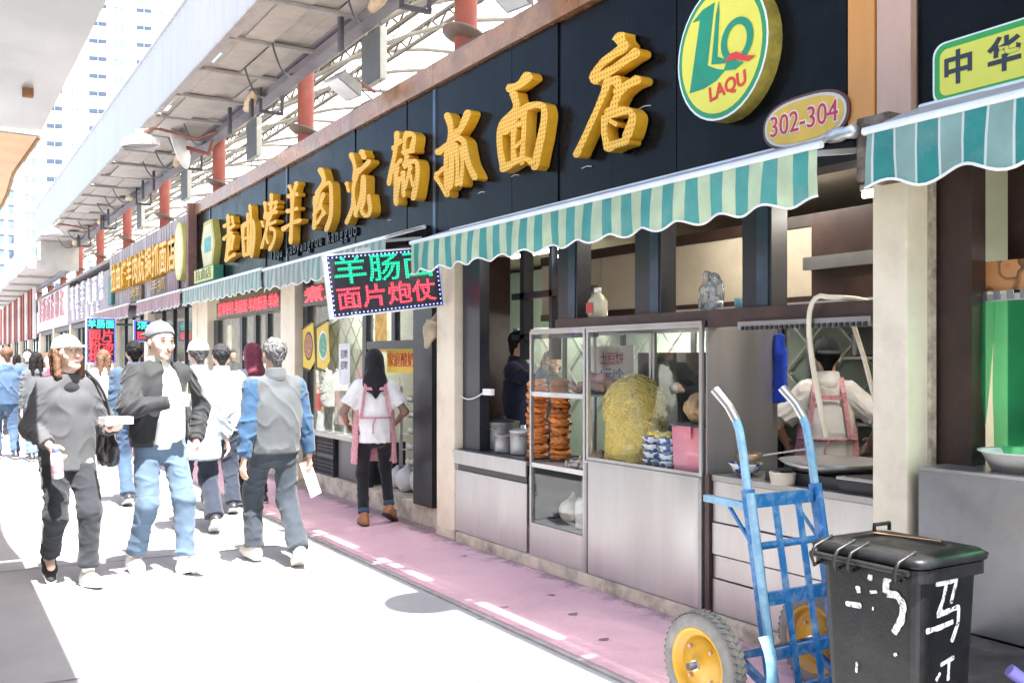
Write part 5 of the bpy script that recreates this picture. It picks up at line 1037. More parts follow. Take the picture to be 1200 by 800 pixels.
V, Q = Sdf().ell((0, 0, .09), (.10, .11, .10)).cut((0, 0, -1), 0).mesh(.008, lambda V: .018*vnoise(V, 26)-.006); tag(link('brown_loaf', mesh_from('brown_loaf', V, Q), mat('brown bread crust', (.42, .26, .12), .6, var=.4, vscale=18), None, (3.85, 4.23, 1.129)), 'lumpy brown loaf on top of the pink box', 'bread')
kn = empty('price_board', (4.33, 5.72, 1.30), 0, 'white price sheet with red and blue handwriting hung inside the tall case', 'sign'); MB().box(0, .006, -.26, .26, .0, .30).build('sheet', mat('paper white', (.78, .77, .74), .7), kn)
text('lettering', '土豆饼', .10, mat('pen red', (.6, .04, .08), .6), kn, (-.002, 0, .20), ext=.001); text('lettering', '1元/个', .11, mat('pen blue', (.05, .09, .30), .6), kn, (-.002, 0, .08), ext=.001)
box('case_back_cabinet', m_black, 4.6, 5.0, 5.3, 5.75, .1, 1.55, None, label='dark tall cabinet standing behind the tall glass case', cat='cabinet')
pk = empty('red_basket', (5.3, 5.5, 1.2), 0, 'mauve plastic basket on a shelf inside, behind the glass', 'basket'); MB().box(-.12, .12, -.22, .22, 0, .13, bev=.01).build('basket_body', mat('mauve plastic', (.38, .12, .24), .4), pk); MB().box(-.10, .10, -.16, .16, .131, .26, bev=.02).build('packets', mat('packets', (.62, .55, .55), .6, var=.6, vscale=16), pk)
box('wall_shelf', m_alu, 5.1, 5.74, 4.5, 7.0, 1.17, 1.199, None, label='steel shelf along the green partition', cat='shelf')
# upper ledge: bottle, plastic bag, small cup
e = empty('oil_bottle', (3.82, 5.2, 1.776), 0, 'squat bottle with red label on the dark beam', 'bottle'); MB().lathe([(.001, 0), (.06, 0), (.066, .01), (.066, .11), (.04, .15), (.022, .165), (.022, .175)], 18).build('bottle_body', mat('cloudy bottle', (.55, .52, .38), .3, var=.2), e); MB().lathe([(.025, .172), (.026, .2), (.001, .202)], 14).build('cap', mat('white cap', (.75, .75, .73), .4), e)
box('label', mat('red label', (.45, .05, .04), .5, var=.4, vscale=40), -.07, -.0665, -.035, .035, .03, .10, e)
V, Q = Sdf().cone((0, -.055, .045), (0, .055, .045), .045, .045, .05, ((1, 0, 0), .6)).cone((0, -.05, .11), (.01, .05, .12), .048, .045, .05, ((1, 0, 0), .5)).cone((0, -.04, .18), (.02, .05, .21), .04, .03, .05, ((1, 0, 0), .4)).mesh(.008, lambda V: .01*vnoise(V, 30)); tag(link('clear_bag', mesh_from('clear_bag', V, Q), glass('clear film', (.86, .87, .88), .9, .15, dust=.5), None, (3.85, 4.15, 1.776)), 'clear plastic bag standing on the dark beam', 'bag')
MB().lathe([(.001, 0), (.03, 0), (.034, .06), (.001, .06)], 16).build('paper_cup', mat('aqua cup', (.25, .55, .55), .5), None, (3.84, 3.90, 1.776), label='small aqua cup on the beam beside the post', cat='cup')
# right-hand stove counter
SC_ = empty('steel_counter', (3.72, 3.4, .1), 0, 'stainless stove counter with ribbed front panels behind the blue trolley', 'counter'); SC_.location = (0, 0, 0)
for i, (za, zb) in enumerate(((.105, .29), (.296, .42), (.426, .60), (.606, .83))):
    o = box('front_panel', m_ss, 3.72, 3.735, 2.925, 3.995, za, zb, SC_, bev=.003); o.rotation_euler = (0, 0, 0); o.location.x = (.0, .006, -.004, .003)[i]
box('counter_top', m_ssd, 3.715, 4.45, 2.925, 3.995, .832, .862, SC_)
st = empty('wok_burner', (3.98, 3.38, .863), 0, 'black stove with wide shallow griddle pan on the stove counter', 'stove'); MB().box(-.2, .2, -.28, .28, 0, .06).build('stove_body', m_black, st); MB().lathe([(.001, .075), (.20, .075), (.27, .12), (.275, .12), (.205, .07), (.001, .068)], 32, cap=False).build('griddle_pan', m_ssd, st); MB().lathe([(.06, .0), (.07, .062), (.055, .063)], 12, Matrix.Translation((-.24, .12, 0)), cap=False).build('knob_cup', mat('cream cup', (.55, .46, .34), .6), st)
tray = empty('black_tray', (3.93, 3.05, .863), 0, 'black square roasting tray at the end of the stove counter', 'tray'); MB().box(-.17, .17, -.11, .11, 0, .06).build('tray_base', m_black, tray); MB().box(-.18, .18, -.12, .12, .061, .075, bev=.004).build('tray_rim', m_ssd, tray); MB().box(-.15, .15, -.09, .09, .0755, .078).build('tray_inside', m_lid, tray)
bowl((3.84, 3.86, .863), 'large blue rimmed bowl beside the steel side sheet', 1.25, 'bowls on the stove counter'); pn = empty('sauce_pan', (3.86, 3.86, .915), 0, 'dented saucepan with long steel handle resting in the blue bowl', 'pan'); MB().lathe([(.001, 0), (.06, .005), (.075, .07), (.07, .07), (.055, .012), (.001, .008)], 20, cap=False).build('pan_body', mat('burnt brass', (.28, .21, .13), .4, .7, var=.4), pn); MB().bar((.06, -.05, .06), (.20, -.22, .10), .018, .008).build('handle', m_alu, pn)
# hoses over the beam, blue cloth, rack behind the cook
m_hose = mat('cream hose', (.66, .60, .46), .5, var=.1)
tube('rubber_hose', m_hose, bez((3.80, 3.27, 1.12), (3.68, 3.27, 1.5), (3.66, 3.33, 1.86), (3.70, 3.18, 1.80))+bez((3.70, 3.18, 1.80), (3.74, 3.10, 1.79), (3.84, 3.08, 1.80), (3.9, 3.05, 1.75))[1:], .013, None, 8, label='cream hose looped over the hook rail', cat='hose')
tube('rubber_hose', m_hose, [(3.80, 3.12, 1.70), (3.82, 3.06, 1.5), (3.84, 2.99, 1.22)], .011, None, 8, label='straight cream hose hanging beside the near pillar', cat='hose')
V, Q = Sdf().cone((0, 0, 0), (0, .01, -.36), .035, .055, .02, ((1, 0, 0), .35)).cut((0, 0, -1), .37).mesh(.008, folds(.012, 9, (1.5, 1.5, .3))); tag(link('blue_cloth', mesh_from('blue_cloth', V, Q), fabric('blue cloth', (.02, .06, .48)), None, (4.25, 3.99, 1.62)), 'bright blue cloth hanging at the edge of the steel side sheet', 'cloth')
rk = empty('wire_rack', (5.4, 4.0, .1), 0, 'steel rack of pans standing behind the cook', 'rack')
for (x, y_) in ((0, 0), (0, .8), (.4, 0), (.4, .8)): MB().box(x-.015, x+.015, y_-.015, y_+.015, 0, 1.7).build('rack_post', m_alu, rk)
for z in (.5, .95, 1.4): MB().box(.0, .4, .02, .78, z, z+.02).build('rack_shelf', m_alu, rk)
for (y_, z, r, lb) in ((.2, .521, .12, 'near pot on the lowest rack shelf behind the cook'), (.55, .521, .14, 'far larger pot on the lowest rack shelf behind the cook'), (.3, .971, .13, 'near pot on the middle rack shelf behind the cook'), (.6, .971, .1, 'small far pot on the middle rack shelf behind the cook'), (.4, 1.421, .15, 'large pot on the top rack shelf behind the cook')): pot('stock_pot', (5.6, 4.0+y_, z+.1), r, r*1.3, lb, None, True, m_ssd, 'pots on the wire rack')
hd = empty('extractor_hood', (4.7, 3.6, 2.1), 0, 'steel edged extractor hood with dark inside over the stove', 'hood'); hd.location = (0, 0, 0)
box('hood_edge', m_ssd, 4.72, 4.76, 2.9, 4.25, 2.06, 2.14, hd); box('hood_back', m_dwood, 4.80, 4.84, 2.9, 4.25, 1.80, 2.42, hd); box('hood_underside', m_black, 4.765, 4.795, 2.9, 4.25, 2.08, 2.12, hd)
# lit lamps
def tube_lamp(loc, L_, label, power, rz=0):
    e = empty('tube_lamp', loc, rz, label, 'lamp', 'fluorescent lamps inside the shop'); MB().box(-.03, .03, -L_/2, L_/2, .02, .05).build('lamp_body', m_bar, e); MB().tube([(0, -L_/2, 0), (0, L_/2, 0)], .016, 8).build('lit_tube', emis('tube light', (1, .97, .9), 9), e)
    ld = bpy.data.lights.new('tube_light', 'AREA'); ld.shape = 'RECTANGLE'; ld.size = .08; ld.size_y = L_; ld.energy = power; ld.color = (1, .93, .82); lo = bpy.data.objects.new('tube_light', ld); COL.objects.link(lo); lo.parent = e; lo.location = (0, 0, -.03); return e
tube_lamp((4.3, 3.2, 2.38), .5, 'short lit tube lamp under the lintel beside the near pillar', 3); tube_lamp((4.5, 4.6, 2.6), 1.2, 'added tube fill lamp on the kitchen ceiling', 2); tube_lamp((5.35, 6.4, 1.82), 1.0, 'added tube fill lamp under the storage loft', 3.5); tube_lamp((5.4, 8.3, 2.6), 1.2, 'added tube fill lamp on the ceiling behind the doorway', 9); tube_lamp((5.2, 13.2, 2.6), 1.2, 'added tube fill lamp on the ceiling behind the glass doors', 11)  # only the lintel tube is a known fixture; the others are added interior light
e = empty('bulb_lamp', (4.05, 5.98, 2.27), 0, 'two small lit bulbs in a black holder above the tall case', 'lamp'); MB().box(.03, .05, -.08, .10, -.12, .12).build('holder_plate', m_black, e)
for z in (.0, .06): MB().ell((0, 0, z), (.022, .022, .022), 12, 8).build('bulb', emis('bulb light', (1, .98, .92), 14), e)
V, Q = Sdf().cone((0, 0, 0), (0, .01, -.2), .03, .06, .02, ((1, 0, 0), .4)).mesh(.008, folds(.012, 9, (1.5, 1.5, .3))); tag(link('purple_cloth', mesh_from('purple_cloth', V, Q), fabric('purple cloth', (.10, .02, .30)), None, (3.95, 5.62, 1.93)), 'purple cloth bundle hung on the first dark post', 'cloth')
sk = empty('power_strip', (3.74, 6.62, 1.22), 0, 'white power strip with cord beside the chef', 'socket'); MB().box(0, .03, -.14, 0, 0, .05, bev=.004).build('strip', mat('white plastic', (.72, .71, .68), .4), sk); MB().tube(bez((.01, 0, .02), (0, .12, -.04), (0, .25, -.06), (0, .36, -.02)), .006, 6).build('cord', mat('white plastic', (.72, .71, .68), .4), sk)
# ================================================================ middle bay: doorway, window with posters
box('door_jamb', m_black, 3.76, 3.95, 7.55, 7.93, .2, 2.439, SH); box('door_jamb', m_dwood, 3.955, 4.6, 7.62, 7.68, .2, 2.439, SH)
box('window_post', m_black, 3.80, 3.88, 9.12, 9.22, .2, 2.439, SH); box('window_post', m_black, 3.80, 3.88, 10.88, 11.04, .2, 2.439, SH)
box('transom_bar', m_black, 3.80, 3.86, 7.94, 9.11, 1.60, 1.68, SH); box('transom_bar', m_black, 3.80, 3.86, 8.42, 8.50, 1.681, 2.438, SH); box('transom_bar', m_black, 3.80, 3.86, 7.94, 9.11, 1.98, 2.05, SH)
box('window_sill', m_ssd, 3.78, 4.0, 9.23, 10.87, .64, .68, SH)
w = box('window_pane', m_pane, 3.83, 3.835, 9.23, 10.87, .69, 2.43, SH)
for (a, b) in ((7.95, 8.41), (8.51, 9.10)): box('window_pane', m_pane, 3.825, 3.83, a, b, 1.69, 1.97, SH)
def lattice(x, y0, y1, z0, z1, st, parent, m, t=.014):
    y = y0-(z1-z0)
    while y < y1:
        for s_ in (1, -1):
            a, b = (y, z0), (y+(z1-z0), z1); 
            ya, yb = max(y0, a[0]), min(y1, b[0])
            if yb-ya < .03: continue
            za, zb = z0+(ya-a[0]), z0+(yb-a[0])
            if s_ < 0: za, zb = z1-(za-z0), z1-(zb-z0)
            MB().bar((x+.006*s_, ya, za), (x+.006*s_, yb, zb), t, .005, (1, 0, 0)).build('lattice_bar', m, parent)
        y += st
GRL = empty('window_grille', (3.95, 10, .7), 0, 'folding diagonal lattice grille behind the poster window', 'grille'); GRL.location = (0, 0, 0); lattice(3.95, 9.25, 10.85, .72, 2.40, .30, GRL, m_ssd)
# pale interior backs so that the glass shows a room
box('room_divider', m_green, 6.4, 6.45, 7.4, 11.3, .1, 2.6, None, label='pale green inner wall behind the doorway', cat='wall'); box('room_divider', mat('cream green wall', (.52, .54, .42), .7, var=.1), 5.6, 5.65, 11.4, 15.4, .1, 2.6, None, label='cream green inner wall behind the glass doors', cat='wall')
def poster(y, label, c1, c2, seed):
    p = empty('food_poster', (3.775, y, 1.9), 0, label, 'poster', 'yellow food posters in the window'); P = [(-.22, -.05), (.16, .02), (.22, -.42), (.05, -.52), (-.20, -.50)]
    MB().prism([(u*.95, v) for u, v in P], 0, .004, FX((0, 0, 0))).build('sheet', mat('poster yellow', (.74, .50, .03), .5, var=.08), p)
    MB().prism([(u*.98, v*.98-.245) for u, v in oval(.30, .34, 24)], .0045, .006, FX((0, 0, 0))).build('plate_rim', mat('poster '+c1[0], c1[1], .5), p)
    MB().prism([(u, v-.245) for u, v in oval(.25, .28, 24)], .0065, .0075, FX((0, 0, 0))).build('food_picture', mat('poster food '+c2[0], c2[1], .5, var=.7, vscale=28, dirt=(.6, .3, .12), dscale=18, damt=.8), p)
    tube('hanger_rod', m_dwood, [(-.004, .21, -.04), (-.004, -.15, .03)], .012, p, 6); tube('bottom_rod', m_dwood, [(-.004, .19, -.50), (-.004, -.06, -.53)], .012, p, 6)
poster(10.76, 'yellow hanging poster with dark bowl of meat', ('dark', (.04, .02, .02)), ('meat', (.35, .14, .06)), 1); poster(10.28, 'yellow hanging poster with green and white dish', ('white', (.72, .72, .66)), ('green', (.05, .34, .20)), 2)
pb = empty('notice_sheet', (3.80, 9.72, 1.45), 0, 'white printed notice sheet on the window', 'notice'); MB().box(0, .004, -.16, .16, -.22, .22).build('sheet', mat('paper white', (.78, .77, .74), .7), pb)
for i in range(2): text('lettering', '招聘', .10, mat('print grey', (.12, .12, .13), .6), pb, (-.002, 0, .10-i*.12), ext=.001)
MB().box(0, .004, -.14, .14, -.22, .2).build('notice_sheet', mat('orange poster', (.72, .40, .05), .5, var=.4, vscale=14), None, (3.81, 8.78, 1.79), label='small orange poster in the transom window', cat='poster')
MB().box(0, .004, -.25, .25, -.18, .18).build('notice_sheet', mat('red green poster', (.45, .40, .25), .5, var=.9, vscale=9, dirt=(.5, .06, .05), dscale=5, damt=.9), None, (3.80, 9.75, .98), label='colourful picture sheet low on the window', cat='poster')
ys = empty('yogurt_sign', (3.95, 8.61, 1.485), 0, 'yellow sign with red characters above the bread rack', 'sign'); MB().box(0, .02, -.33, .33, -.115, .115).build('board', mat('sign yellow', (.76, .52, .03), .5, var=.05), ys); text('lettering', '家庭酸奶', .15, m_lr, ys, (-.003, 0, 0), ext=.002, width=.6)
# bread rack in the doorway
BR = empty('bread_rack', (4.12, 8.62, .21), 0, 'tall white rack with trays of steamed buns in the doorway', 'rack')
for (x, y) in ((0, -.36), (0, .36), (.45, -.36), (.45, .36)): MB().box(x-.015, x+.015, y-.015, y+.015, 0, 1.12).build('rack_post', m_alu, BR)
for i in range(7): MB().box(.0, .45, -.34, .34, .05+i*.16, .062+i*.16).build('rack_tray', m_alu, BR)
m_bun = mat('steamed bun', (.74, .70, .60), .6, var=.08); bn = None
for i in range(1, 6):
    for k in range(8):
        lb = 'white steamed bun, %s from the door jamb on the %s tray of the rack' % (('first', 'second', 'third', 'fourth', 'fifth', 'sixth', 'seventh', 'eighth')[k], ('lowest', 'second', 'third', 'fourth', 'top')[i-1])
        if bn is None: o = MB().ell((0, 0, .03), (.04, .036, .034), 10, 6).build('steamed_bun', m_bun); bn = o.data
        else: o = link('steamed_bun', bn)
        o.location = (4.18+random.uniform(-.015, .015), 8.36+k*.075, .275+i*.16); tag(o, lb, 'bun', 'steamed buns on the rack')
for (x, y, s_, lb) in ((4.05, 8.35, .14, 'white sack standing at the foot of the rack near the jamb'), (4.02, 8.65, .12, 'white sack beside another at the foot of the rack'), (4.05, 8.95, .10, 'small white sack at the far foot of the rack')):
    V, Q = Sdf().ell((0, 0, s_*.9), (s_*.8, s_, s_)).cone((0, 0, s_*1.6), (.02, 0, s_*2.1), .03, .02, .04).cut((0, 0, -1), 0).mesh(.012, lambda V: .012*vnoise(V, 14)); tag(link('white_sack', mesh_from('white_sack', V, Q), mat('sack white', (.62, .63, .62), .6, var=.1), None, (x, y, .211)), lb, 'sack')
# crates under the window
def crate(loc, label):
    e = empty('plastic_crate', loc, 0, label, 'crate', 'black crates under the window'); q = MB()
    W_, D_, H_ = .52, .34, .22
    for z in (0, .20): q.box(0, D_, -W_/2, W_/2, z, z+.02)
    for k in range(14): y = -W_/2+.01+k*(W_-.03)/13; q.box(0, .012, y, y+.012, .02, .2)
    for z in (.06, .10, .14): q.box(.002, .010, -W_/2, W_/2, z, z+.012)
    q.box(.03, D_, -W_/2+.02, W_/2-.02, .02, .19); q.build('crate_body', mat('black plastic', (.03, .032, .04), .5), e)
    return e
for i, (y, z) in enumerate(((10.9, .20), (10.9, .42), (10.36, .20), (10.36, .42))): crate((3.82, y, z+.001), 'black plastic crate under the window, %s of the %s stack' % (('lower', 'upper')[i % 2], ('far', 'near')[i//2]))
box('dark_cabinet', m_black, 3.86, 4.3, 9.25, 10.05, .205, .635, None, label='dark cabinet under the window beside the crates', cat='cabinet')
# tilted dot matrix sign
def led_sign(loc, w, h, tilt, label, rows, parent=None):
    e = empty('led_sign', loc, 0, label, 'sign', 'dot matrix signs'); e.rotation_euler = (0, tilt, 0)
    MB().box(-w/2, w/2, 0, .05, -h/2, h/2).build('case', mat('led case', (.02, .02, .03), .35), e)
    for a in ((-w/2-.014, -w/2, -h/2-.014, h/2+.014), (w/2, w/2+.014, -h/2-.014, h/2+.014), (-w/2, w/2, h/2, h/2+.014), (-w/2, w/2, -h/2-.014, -h/2)): MB().box(a[0], a[1], -.012, .055, a[2], a[3]).build('frame_edge', m_bar, e)
    q = MB(); n = int(w/.034); m_ = int(h/.034)
    for k in range(n):
        for z in (-h/2+.016, h/2-.016): x = -w/2+.017+k*(w-.034)/(n-1); q.box(x-.0045, x+.0045, -.004, -.001, z-.0045, z+.0045)
    for k in range(1, m_-1):
        for x in (-w/2+.016, w/2-.016): z = -h/2+.017+k*(h-.034)/(m_-1); q.box(x-.0045, x+.0045, -.004, -.001, z-.0045, z+.0045)
    o = q.build('border_leds', emis('led blue', (.16, .22, 1.0), 1.8), e); o['kind'] = 'stuff'
    for s_, size, m, x, z, wd_ in rows: text('lettering', s_, size, m, e, (x, -.002, z), 'Y', ext=.002, width=wd_, off=.002)
    return e
lg_ = emis('led green', (.01, .60, .28), .62, .0235); lr_ = emis('led red', (1.0, .04, .07), 1.0, .0235)
e = led_sign((3.145, 7.13, 2.125), .965, .475, R(-7.5), 'tilted dot matrix sign with green and red characters hung over the pavement', [('羊肠面', .23, lg_, .0, .10, .86), ('面片炮仗', .19, lr_, .0, -.115, .86)])
MB().box(-.22, -.10, .0, .04, .252, .28).build('hanger', m_alu, e); MB().tube([(.44, .03, .24), (.52, .03, .30)], .008, 6).build('hanger', m_alu, e)
def tbag(loc, label):
    V, Q = Sdf().cone((0, 0, 0), (-.06, 0, -.15), .02, .07, .04, ((0, 1, 0), .6)).cone((-.06, 0, -.15), (-.10, .0, -.28), .07, .03, .04, ((0, 1, 0), .6)).mesh(.01, folds(.02, 6, (1, 1, .5))); return tag(link('plastic_bag', mesh_from('plastic_bag', V, Q), mat('tan bag', (.46, .38, .27), .4, var=.25, vscale=8), None, loc), label, 'bag')
tbag((3.74, 7.40, 1.90), 'tan plastic bag hanging below the tilted dot matrix sign')
# red ticker signs over the far bays
def ticker(y0, y1, s_, label, z=(2.11, 2.34)):
    e = empty('led_ticker', (3.73, (y0+y1)/2, (z[0]+z[1])/2), 0, label, 'sign', 'red ticker signs'); w = y1-y0; h = z[1]-z[0]
    MB().box(0, .06, -w/2, w/2, -h/2, h/2).build('case', mat('led case', (.02, .02, .03), .35), e); text('lettering', s_, h*.8, emis('led red far', (1.0, .03, .04), .9), e, (-.003, 0, 0), ext=.002, width=w*.92, off=.004)
ticker(11.62, 14.75, '烤羊手抓 羊肠面 羊肉粉汤 羊杂', 'long red dot matrix ticker above the glass doors'); ticker(9.3, 10.85, '煮.炒', 'red dot matrix ticker above the poster window')
# far bay: glass doors
for (a, b) in ((11.585, 11.66), (12.42, 12.52), (12.95, 13.05), (13.62, 13.74), (14.95, 15.19)): box('door_frame', m_black, 3.80, 3.88, a, b, .2, 2.1, SH)
for (a, b) in ((11.665, 12.415), (12.525, 12.945), (13.055, 13.615), (13.745, 14.945)): box('window_pane', m_pane, 3.83, 3.835, a, b, .21, 2.1, SH)
GR2 = empty('window_grille', (3.95, 13, .3), 0, 'folding lattice grille behind the far glass doors', 'grille'); GR2.location = (0, 0, 0); lattice(3.97, 13.76, 14.93, .3, 2.08, .34, GR2, m_ssd); lattice(3.97, 11.67, 12.4, .3, 2.08, .34, GR2, m_ssd)

# ================================================================ next shop at the right edge
RSH = empty('corner_shop', (3.7, 1, 0), 0, 'next shop at the right edge with steel counter and green strip curtain', 'shop'); RSH.location = (0, 0, 0)
box('door_post', m_dwood, 3.90, 4.0, 2.56, 2.735, .37, 2.56, RSH); box('steel_front', m_ssd, 3.70, 3.72, 2.46, 2.68, .372, 1.02, RSH); box('steel_front', m_ssd, 3.69, 3.71, .6, 2.455, .372, 1.02, RSH); box('counter_top', m_ss, 3.69, 4.15, .6, 2.68, 1.021, 1.035, RSH); box('counter_body', m_black, 3.725, 4.1, .6, 2.67, .1, 1.02, RSH)
box('inner_post', m_dwood, 4.15, 4.2, 2.40, 2.55, 1.04, 2.56, RSH); box('glass_panel', mat('frosted green glass', (.34, .46, .41), .3, var=.12, vscale=2, spec=.6), 4.28, 4.29, .6, 2.62, 1.95, 2.56, RSH); box('inner_wall', m_green, 4.9, 4.95, .5, 2.73, .1, 2.7, RSH); box('ceiling', m_int, 3.75, 4.9, .5, 2.73, 2.6, 2.65, RSH); box('roof_slab', MATS['roof felt'], 3.78, 8.4, -2.2, 2.70, 3.86, 3.94, RSH)
def wood_mat():
    m = mat('carved wood', (.50, .22, .07), .45, var=.0); t = m.node_tree; N = t.nodes; L = t.links; b = N['Principled BSDF']; tc = N.new('ShaderNodeTexCoord'); n = N.new('ShaderNodeTexNoise'); n.inputs['Scale'].default_value = 5; L.new(tc.outputs['Object'], n.inputs['Vector'])
    ml = N.new('ShaderNodeMath'); ml.operation = 'MULTIPLY'; ml.inputs[1].default_value = 7; L.new(n.outputs[0], ml.inputs[0]); fr = N.new('ShaderNodeMath'); fr.operation = 'FRACT'; L.new(ml.outputs[0], fr.inputs[0]); r = N.new('ShaderNodeValToRGB'); L.new(fr.outputs[0], r.inputs[0])
    r.color_ramp.elements[0].color = (.10, .045, .02, 1); r.color_ramp.elements[1].color = (.56, .26, .09, 1); r.color_ramp.elements[1].position = .45; L.new(r.outputs[0], b.inputs['Base Color']); return m
box('carved_board', wood_mat(), 4.0, 4.03, .8, 2.66, 1.80, 1.93, RSH); cr = box('curtain_rail', m_alu, 3.985, 4.0, .8, 2.70, 1.755, 1.785, RSH)
for i in range(12): box('rail_clip', m_ssd, 3.978, 3.984, 2.66-i*.06, 2.69-i*.06, 1.76, 1.80, cr)
def strip_mat():
    m = translucent('green strip', (.05, .50, .20), .55, .08); t = m.node_tree; N = t.nodes; L = t.links; o = [n for n in N if n.type == 'OUTPUT_MATERIAL'][0]; src = o.inputs[0].links[0].from_socket
    tr = N.new('ShaderNodeBsdfTransparent'); tr.inputs[0].default_value = (.30, .80, .48, 1); mx = N.new('ShaderNodeMixShader'); mx.inputs[0].default_value = .5; L.new(src, mx.inputs[1]); L.new(tr.outputs[0], mx.inputs[2]); L.new(mx.outputs[0], o.inputs[0]); return m
m_str = strip_mat()
CU = empty('strip_curtain', (3.99, 1.7, 1.75), 0, 'translucent green plastic strip curtain over the steel counter', 'curtain'); CU.location = (0, 0, 0)
for i in range(9):
    q = MB(); y = 2.70-i*.17; V = []
    for k in range(9):
        z = 1.754-(k/8)*(.70 if i else .71); b_ = (.10*(k/8)**2 if i == 0 else 0)
        V += [(3.985+.010*(i % 2)+.016*math.sin(j*1.1+i*2)+.006*math.sin(k*.9+i+j*.3), y-b_*.2-(.19-b_)*j/6, z) for j in range(7)]
    q.add(V, [(7*k+j, 7*k+j+1, 7*k+j+8, 7*k+j+7) for k in range(8) for j in range(6)], True); q.build('curtain_strip', m_str, CU)
bs = empty('white_basin', (3.93, 2.30, 1.036), 0, 'white enamel basin on the steel counter behind the curtain', 'basin'); MB().lathe([(.001, 0), (.16, 0), (.20, .075), (.215, .08), (.215, .085), (.195, .08), (.15, .01), (.001, .006)], 32, cap=False).build('basin_wall', mat('white enamel', (.80, .79, .75), .3, var=.05), bs); MB().lathe([(.001, .05), (.18, .05)], 24, cap=False).build('filling', mat('pale filling', (.72, .68, .58), .5, var=.2, vscale=20), bs)
q = MB(); q.box(3.02, 3.69, -2, 2.44, .0205, .365, bev=.01); q.build('black_step', mat('black rubber step', (.045, .042, .04), .7, var=.35, vscale=8, bump=.4, bscale=120, dirt=(.16, .14, .12), dscale=4, damt=.5), None, label='black speckled step in front of the next shop', cat='step')
tube('purple_tube', mat('purple plastic', (.22, .20, .62), .35), [(3.15, 1.795, .385), (3.06, 1.875, .475)], .022, None, 16, label='purple plastic tube leaning by the black step', cat='tube')
tube_lamp((4.55, 1.5, 1.90), .9, 'added tube fill lamp inside the next shop, backlighting the green curtain', 7)  # added lamp, placed to light the curtain and inner wall from behind
box('dark_panel', m_black, 3.74, 3.76, 2.47, 2.73, .1, .372, RSH)

# ================================================================ farther shops along the row
FS = []
m_lav = mat('lavender ribbed board', (.33, .265, .26), .5, .2, var=.08, vscale=1, dirt=(.5, .44, .42), damt=.4); m_lilac = mat('lilac board', (.30, .24, .255), .6, var=.1); m_pkw = mat('pale pink board', (.62, .50, .50), .6, var=.12, dirt=(.5, .3, .3), damt=.5)
def far_shop(y0, y1, label, m_board, z0, z1, ribs=True, cells=2):
    t = empty('market_shop', (3.7, y0, 0), 0, label, 'shop'); t.location = (0, 0, 0); FS.append(t)
    box('back_wall', m_int, 6.2, 6.3, y0, y1, 0, 3.8, t); box('roof_slab', MATS['roof felt'], 3.75, 6.3, y0, y1, 3.86, 3.94, t); box('plinth', m_plin, 3.72, 4.3, y0+.35, y1-.01, .0205, .15, t); box('floor_slab', m_floor, 4.3, 6.2, y0, y1, -.02, .1, t); box('ceiling', m_int, 3.9, 6.2, y0, y1, 2.6, 2.66, t)
    w = (y1-y0)/cells
    for i in range(cells):
        ya = y0+i*w; box('pillar', m_cream, 3.70, 3.88, ya, ya+.34, 0, 2.56, t, bev=.01)
        for k in range(4): a = ya+.36+k*(w-.36)/4; box('door_frame', m_black, 3.80, 3.87, a, a+.07, .15, 2.4, t); box('window_pane', m_pane, 3.83, 3.835, a+.075, a+(w-.36)/4-.005, .16, 2.39, t)
        box('lintel', m_black, 3.74, 3.88, ya+.35, ya+w-.005, 2.405, 2.56, t)
    n = int((y1-y0)/1.2); s_ = (y1-y0)/n
    for i in range(n):
        q = MB(); q.box(3.62, 3.68, y0+i*s_+.004, y0+(i+1)*s_-.004, z0, z1)
        if ribs:
            for k in range(5): q.box(3.612, 3.62, y0+i*s_+.1+k*.22, y0+i*s_+.13+k*.22, z0+.01, z1-.01)
        q.build('sign_panel', m_board, t)
    return t
t = far_shop(15.86, 24.0, 'neighbouring shop with lavender sign board and tightly spaced yellow characters', m_lav, 2.68, 3.88)
box('sign_edge', mat('brown board edge', (.22, .11, .085), .6, var=.2), 3.56, 3.69, 15.84, 15.98, 2.6, 4.0, t)
for i, ch in enumerate('拉曲烤羊肉炕锅抓面店'[::-1]):
    y = 16.9+i*.66; o = text('sign_character', ch, .62, m_lets, t, (3.56, y, 3.24), ext=.05, off=.012); 
d = MB().prism(oval(.34*2, .95), 0, .10, FX((3.62, 16.35, 3.27))).build('oval_plate', mat('oval yellow', (.62, .56, .16), .5, var=.15), t); MB().prism(oval(.56, .82), .101, .104, FX((3.62, 16.35, 3.27))).build('oval_face', mat('oval pale', (.66, .62, .36), .5, var=.25, vscale=12), d)
for (y, w, lb, s_) in ((18.15, 1.5, 'brown', '手抓'), (20.4, 1.2, 'brown', '烤羊')):
    p = box('small_plate', mat('carved brown plate', (.13, .08, .05), .5, var=.3, vscale=9), 3.56, 3.61, y-w/2, y+w/2, 2.66, 2.96, t); text('lettering', s_, .26, mat('old gold', (.50, .33, .12), .5), p, (3.555, y, 2.81), ext=.01, width=w*.8)
box('pink_panel', m_stp, 3.55, 3.58, 16.6, 17.4, 2.6, 3.0, t); box('teal_plate', mat('teal plate', (.03, .16, .15), .5), 3.55, 3.60, 23.3, 23.8, 2.75, 3.4, t)
t = far_shop(24.05, 31.8, 'lilac grey shop front with two rows of white characters', m_lilac, 2.55, 3.6, False)
for i, ch in enumerate('清真羊肉面馆'): text('sign_character', ch, .72, mat('white letter', (.74, .72, .74), .5), t, (3.60, 30.6-i*1.1, 3.22), ext=.02, off=.01)
for i, ch in enumerate('粉汤手抓面片'): text('sign_character', ch, .36, MATS['white letter'], t, (3.60, 30.4-i*.95, 2.76), ext=.02, off=.008)
t = far_shop(31.85, 41, 'pale pink shop front with faint red characters', m_pkw, 2.55, 3.75, False)
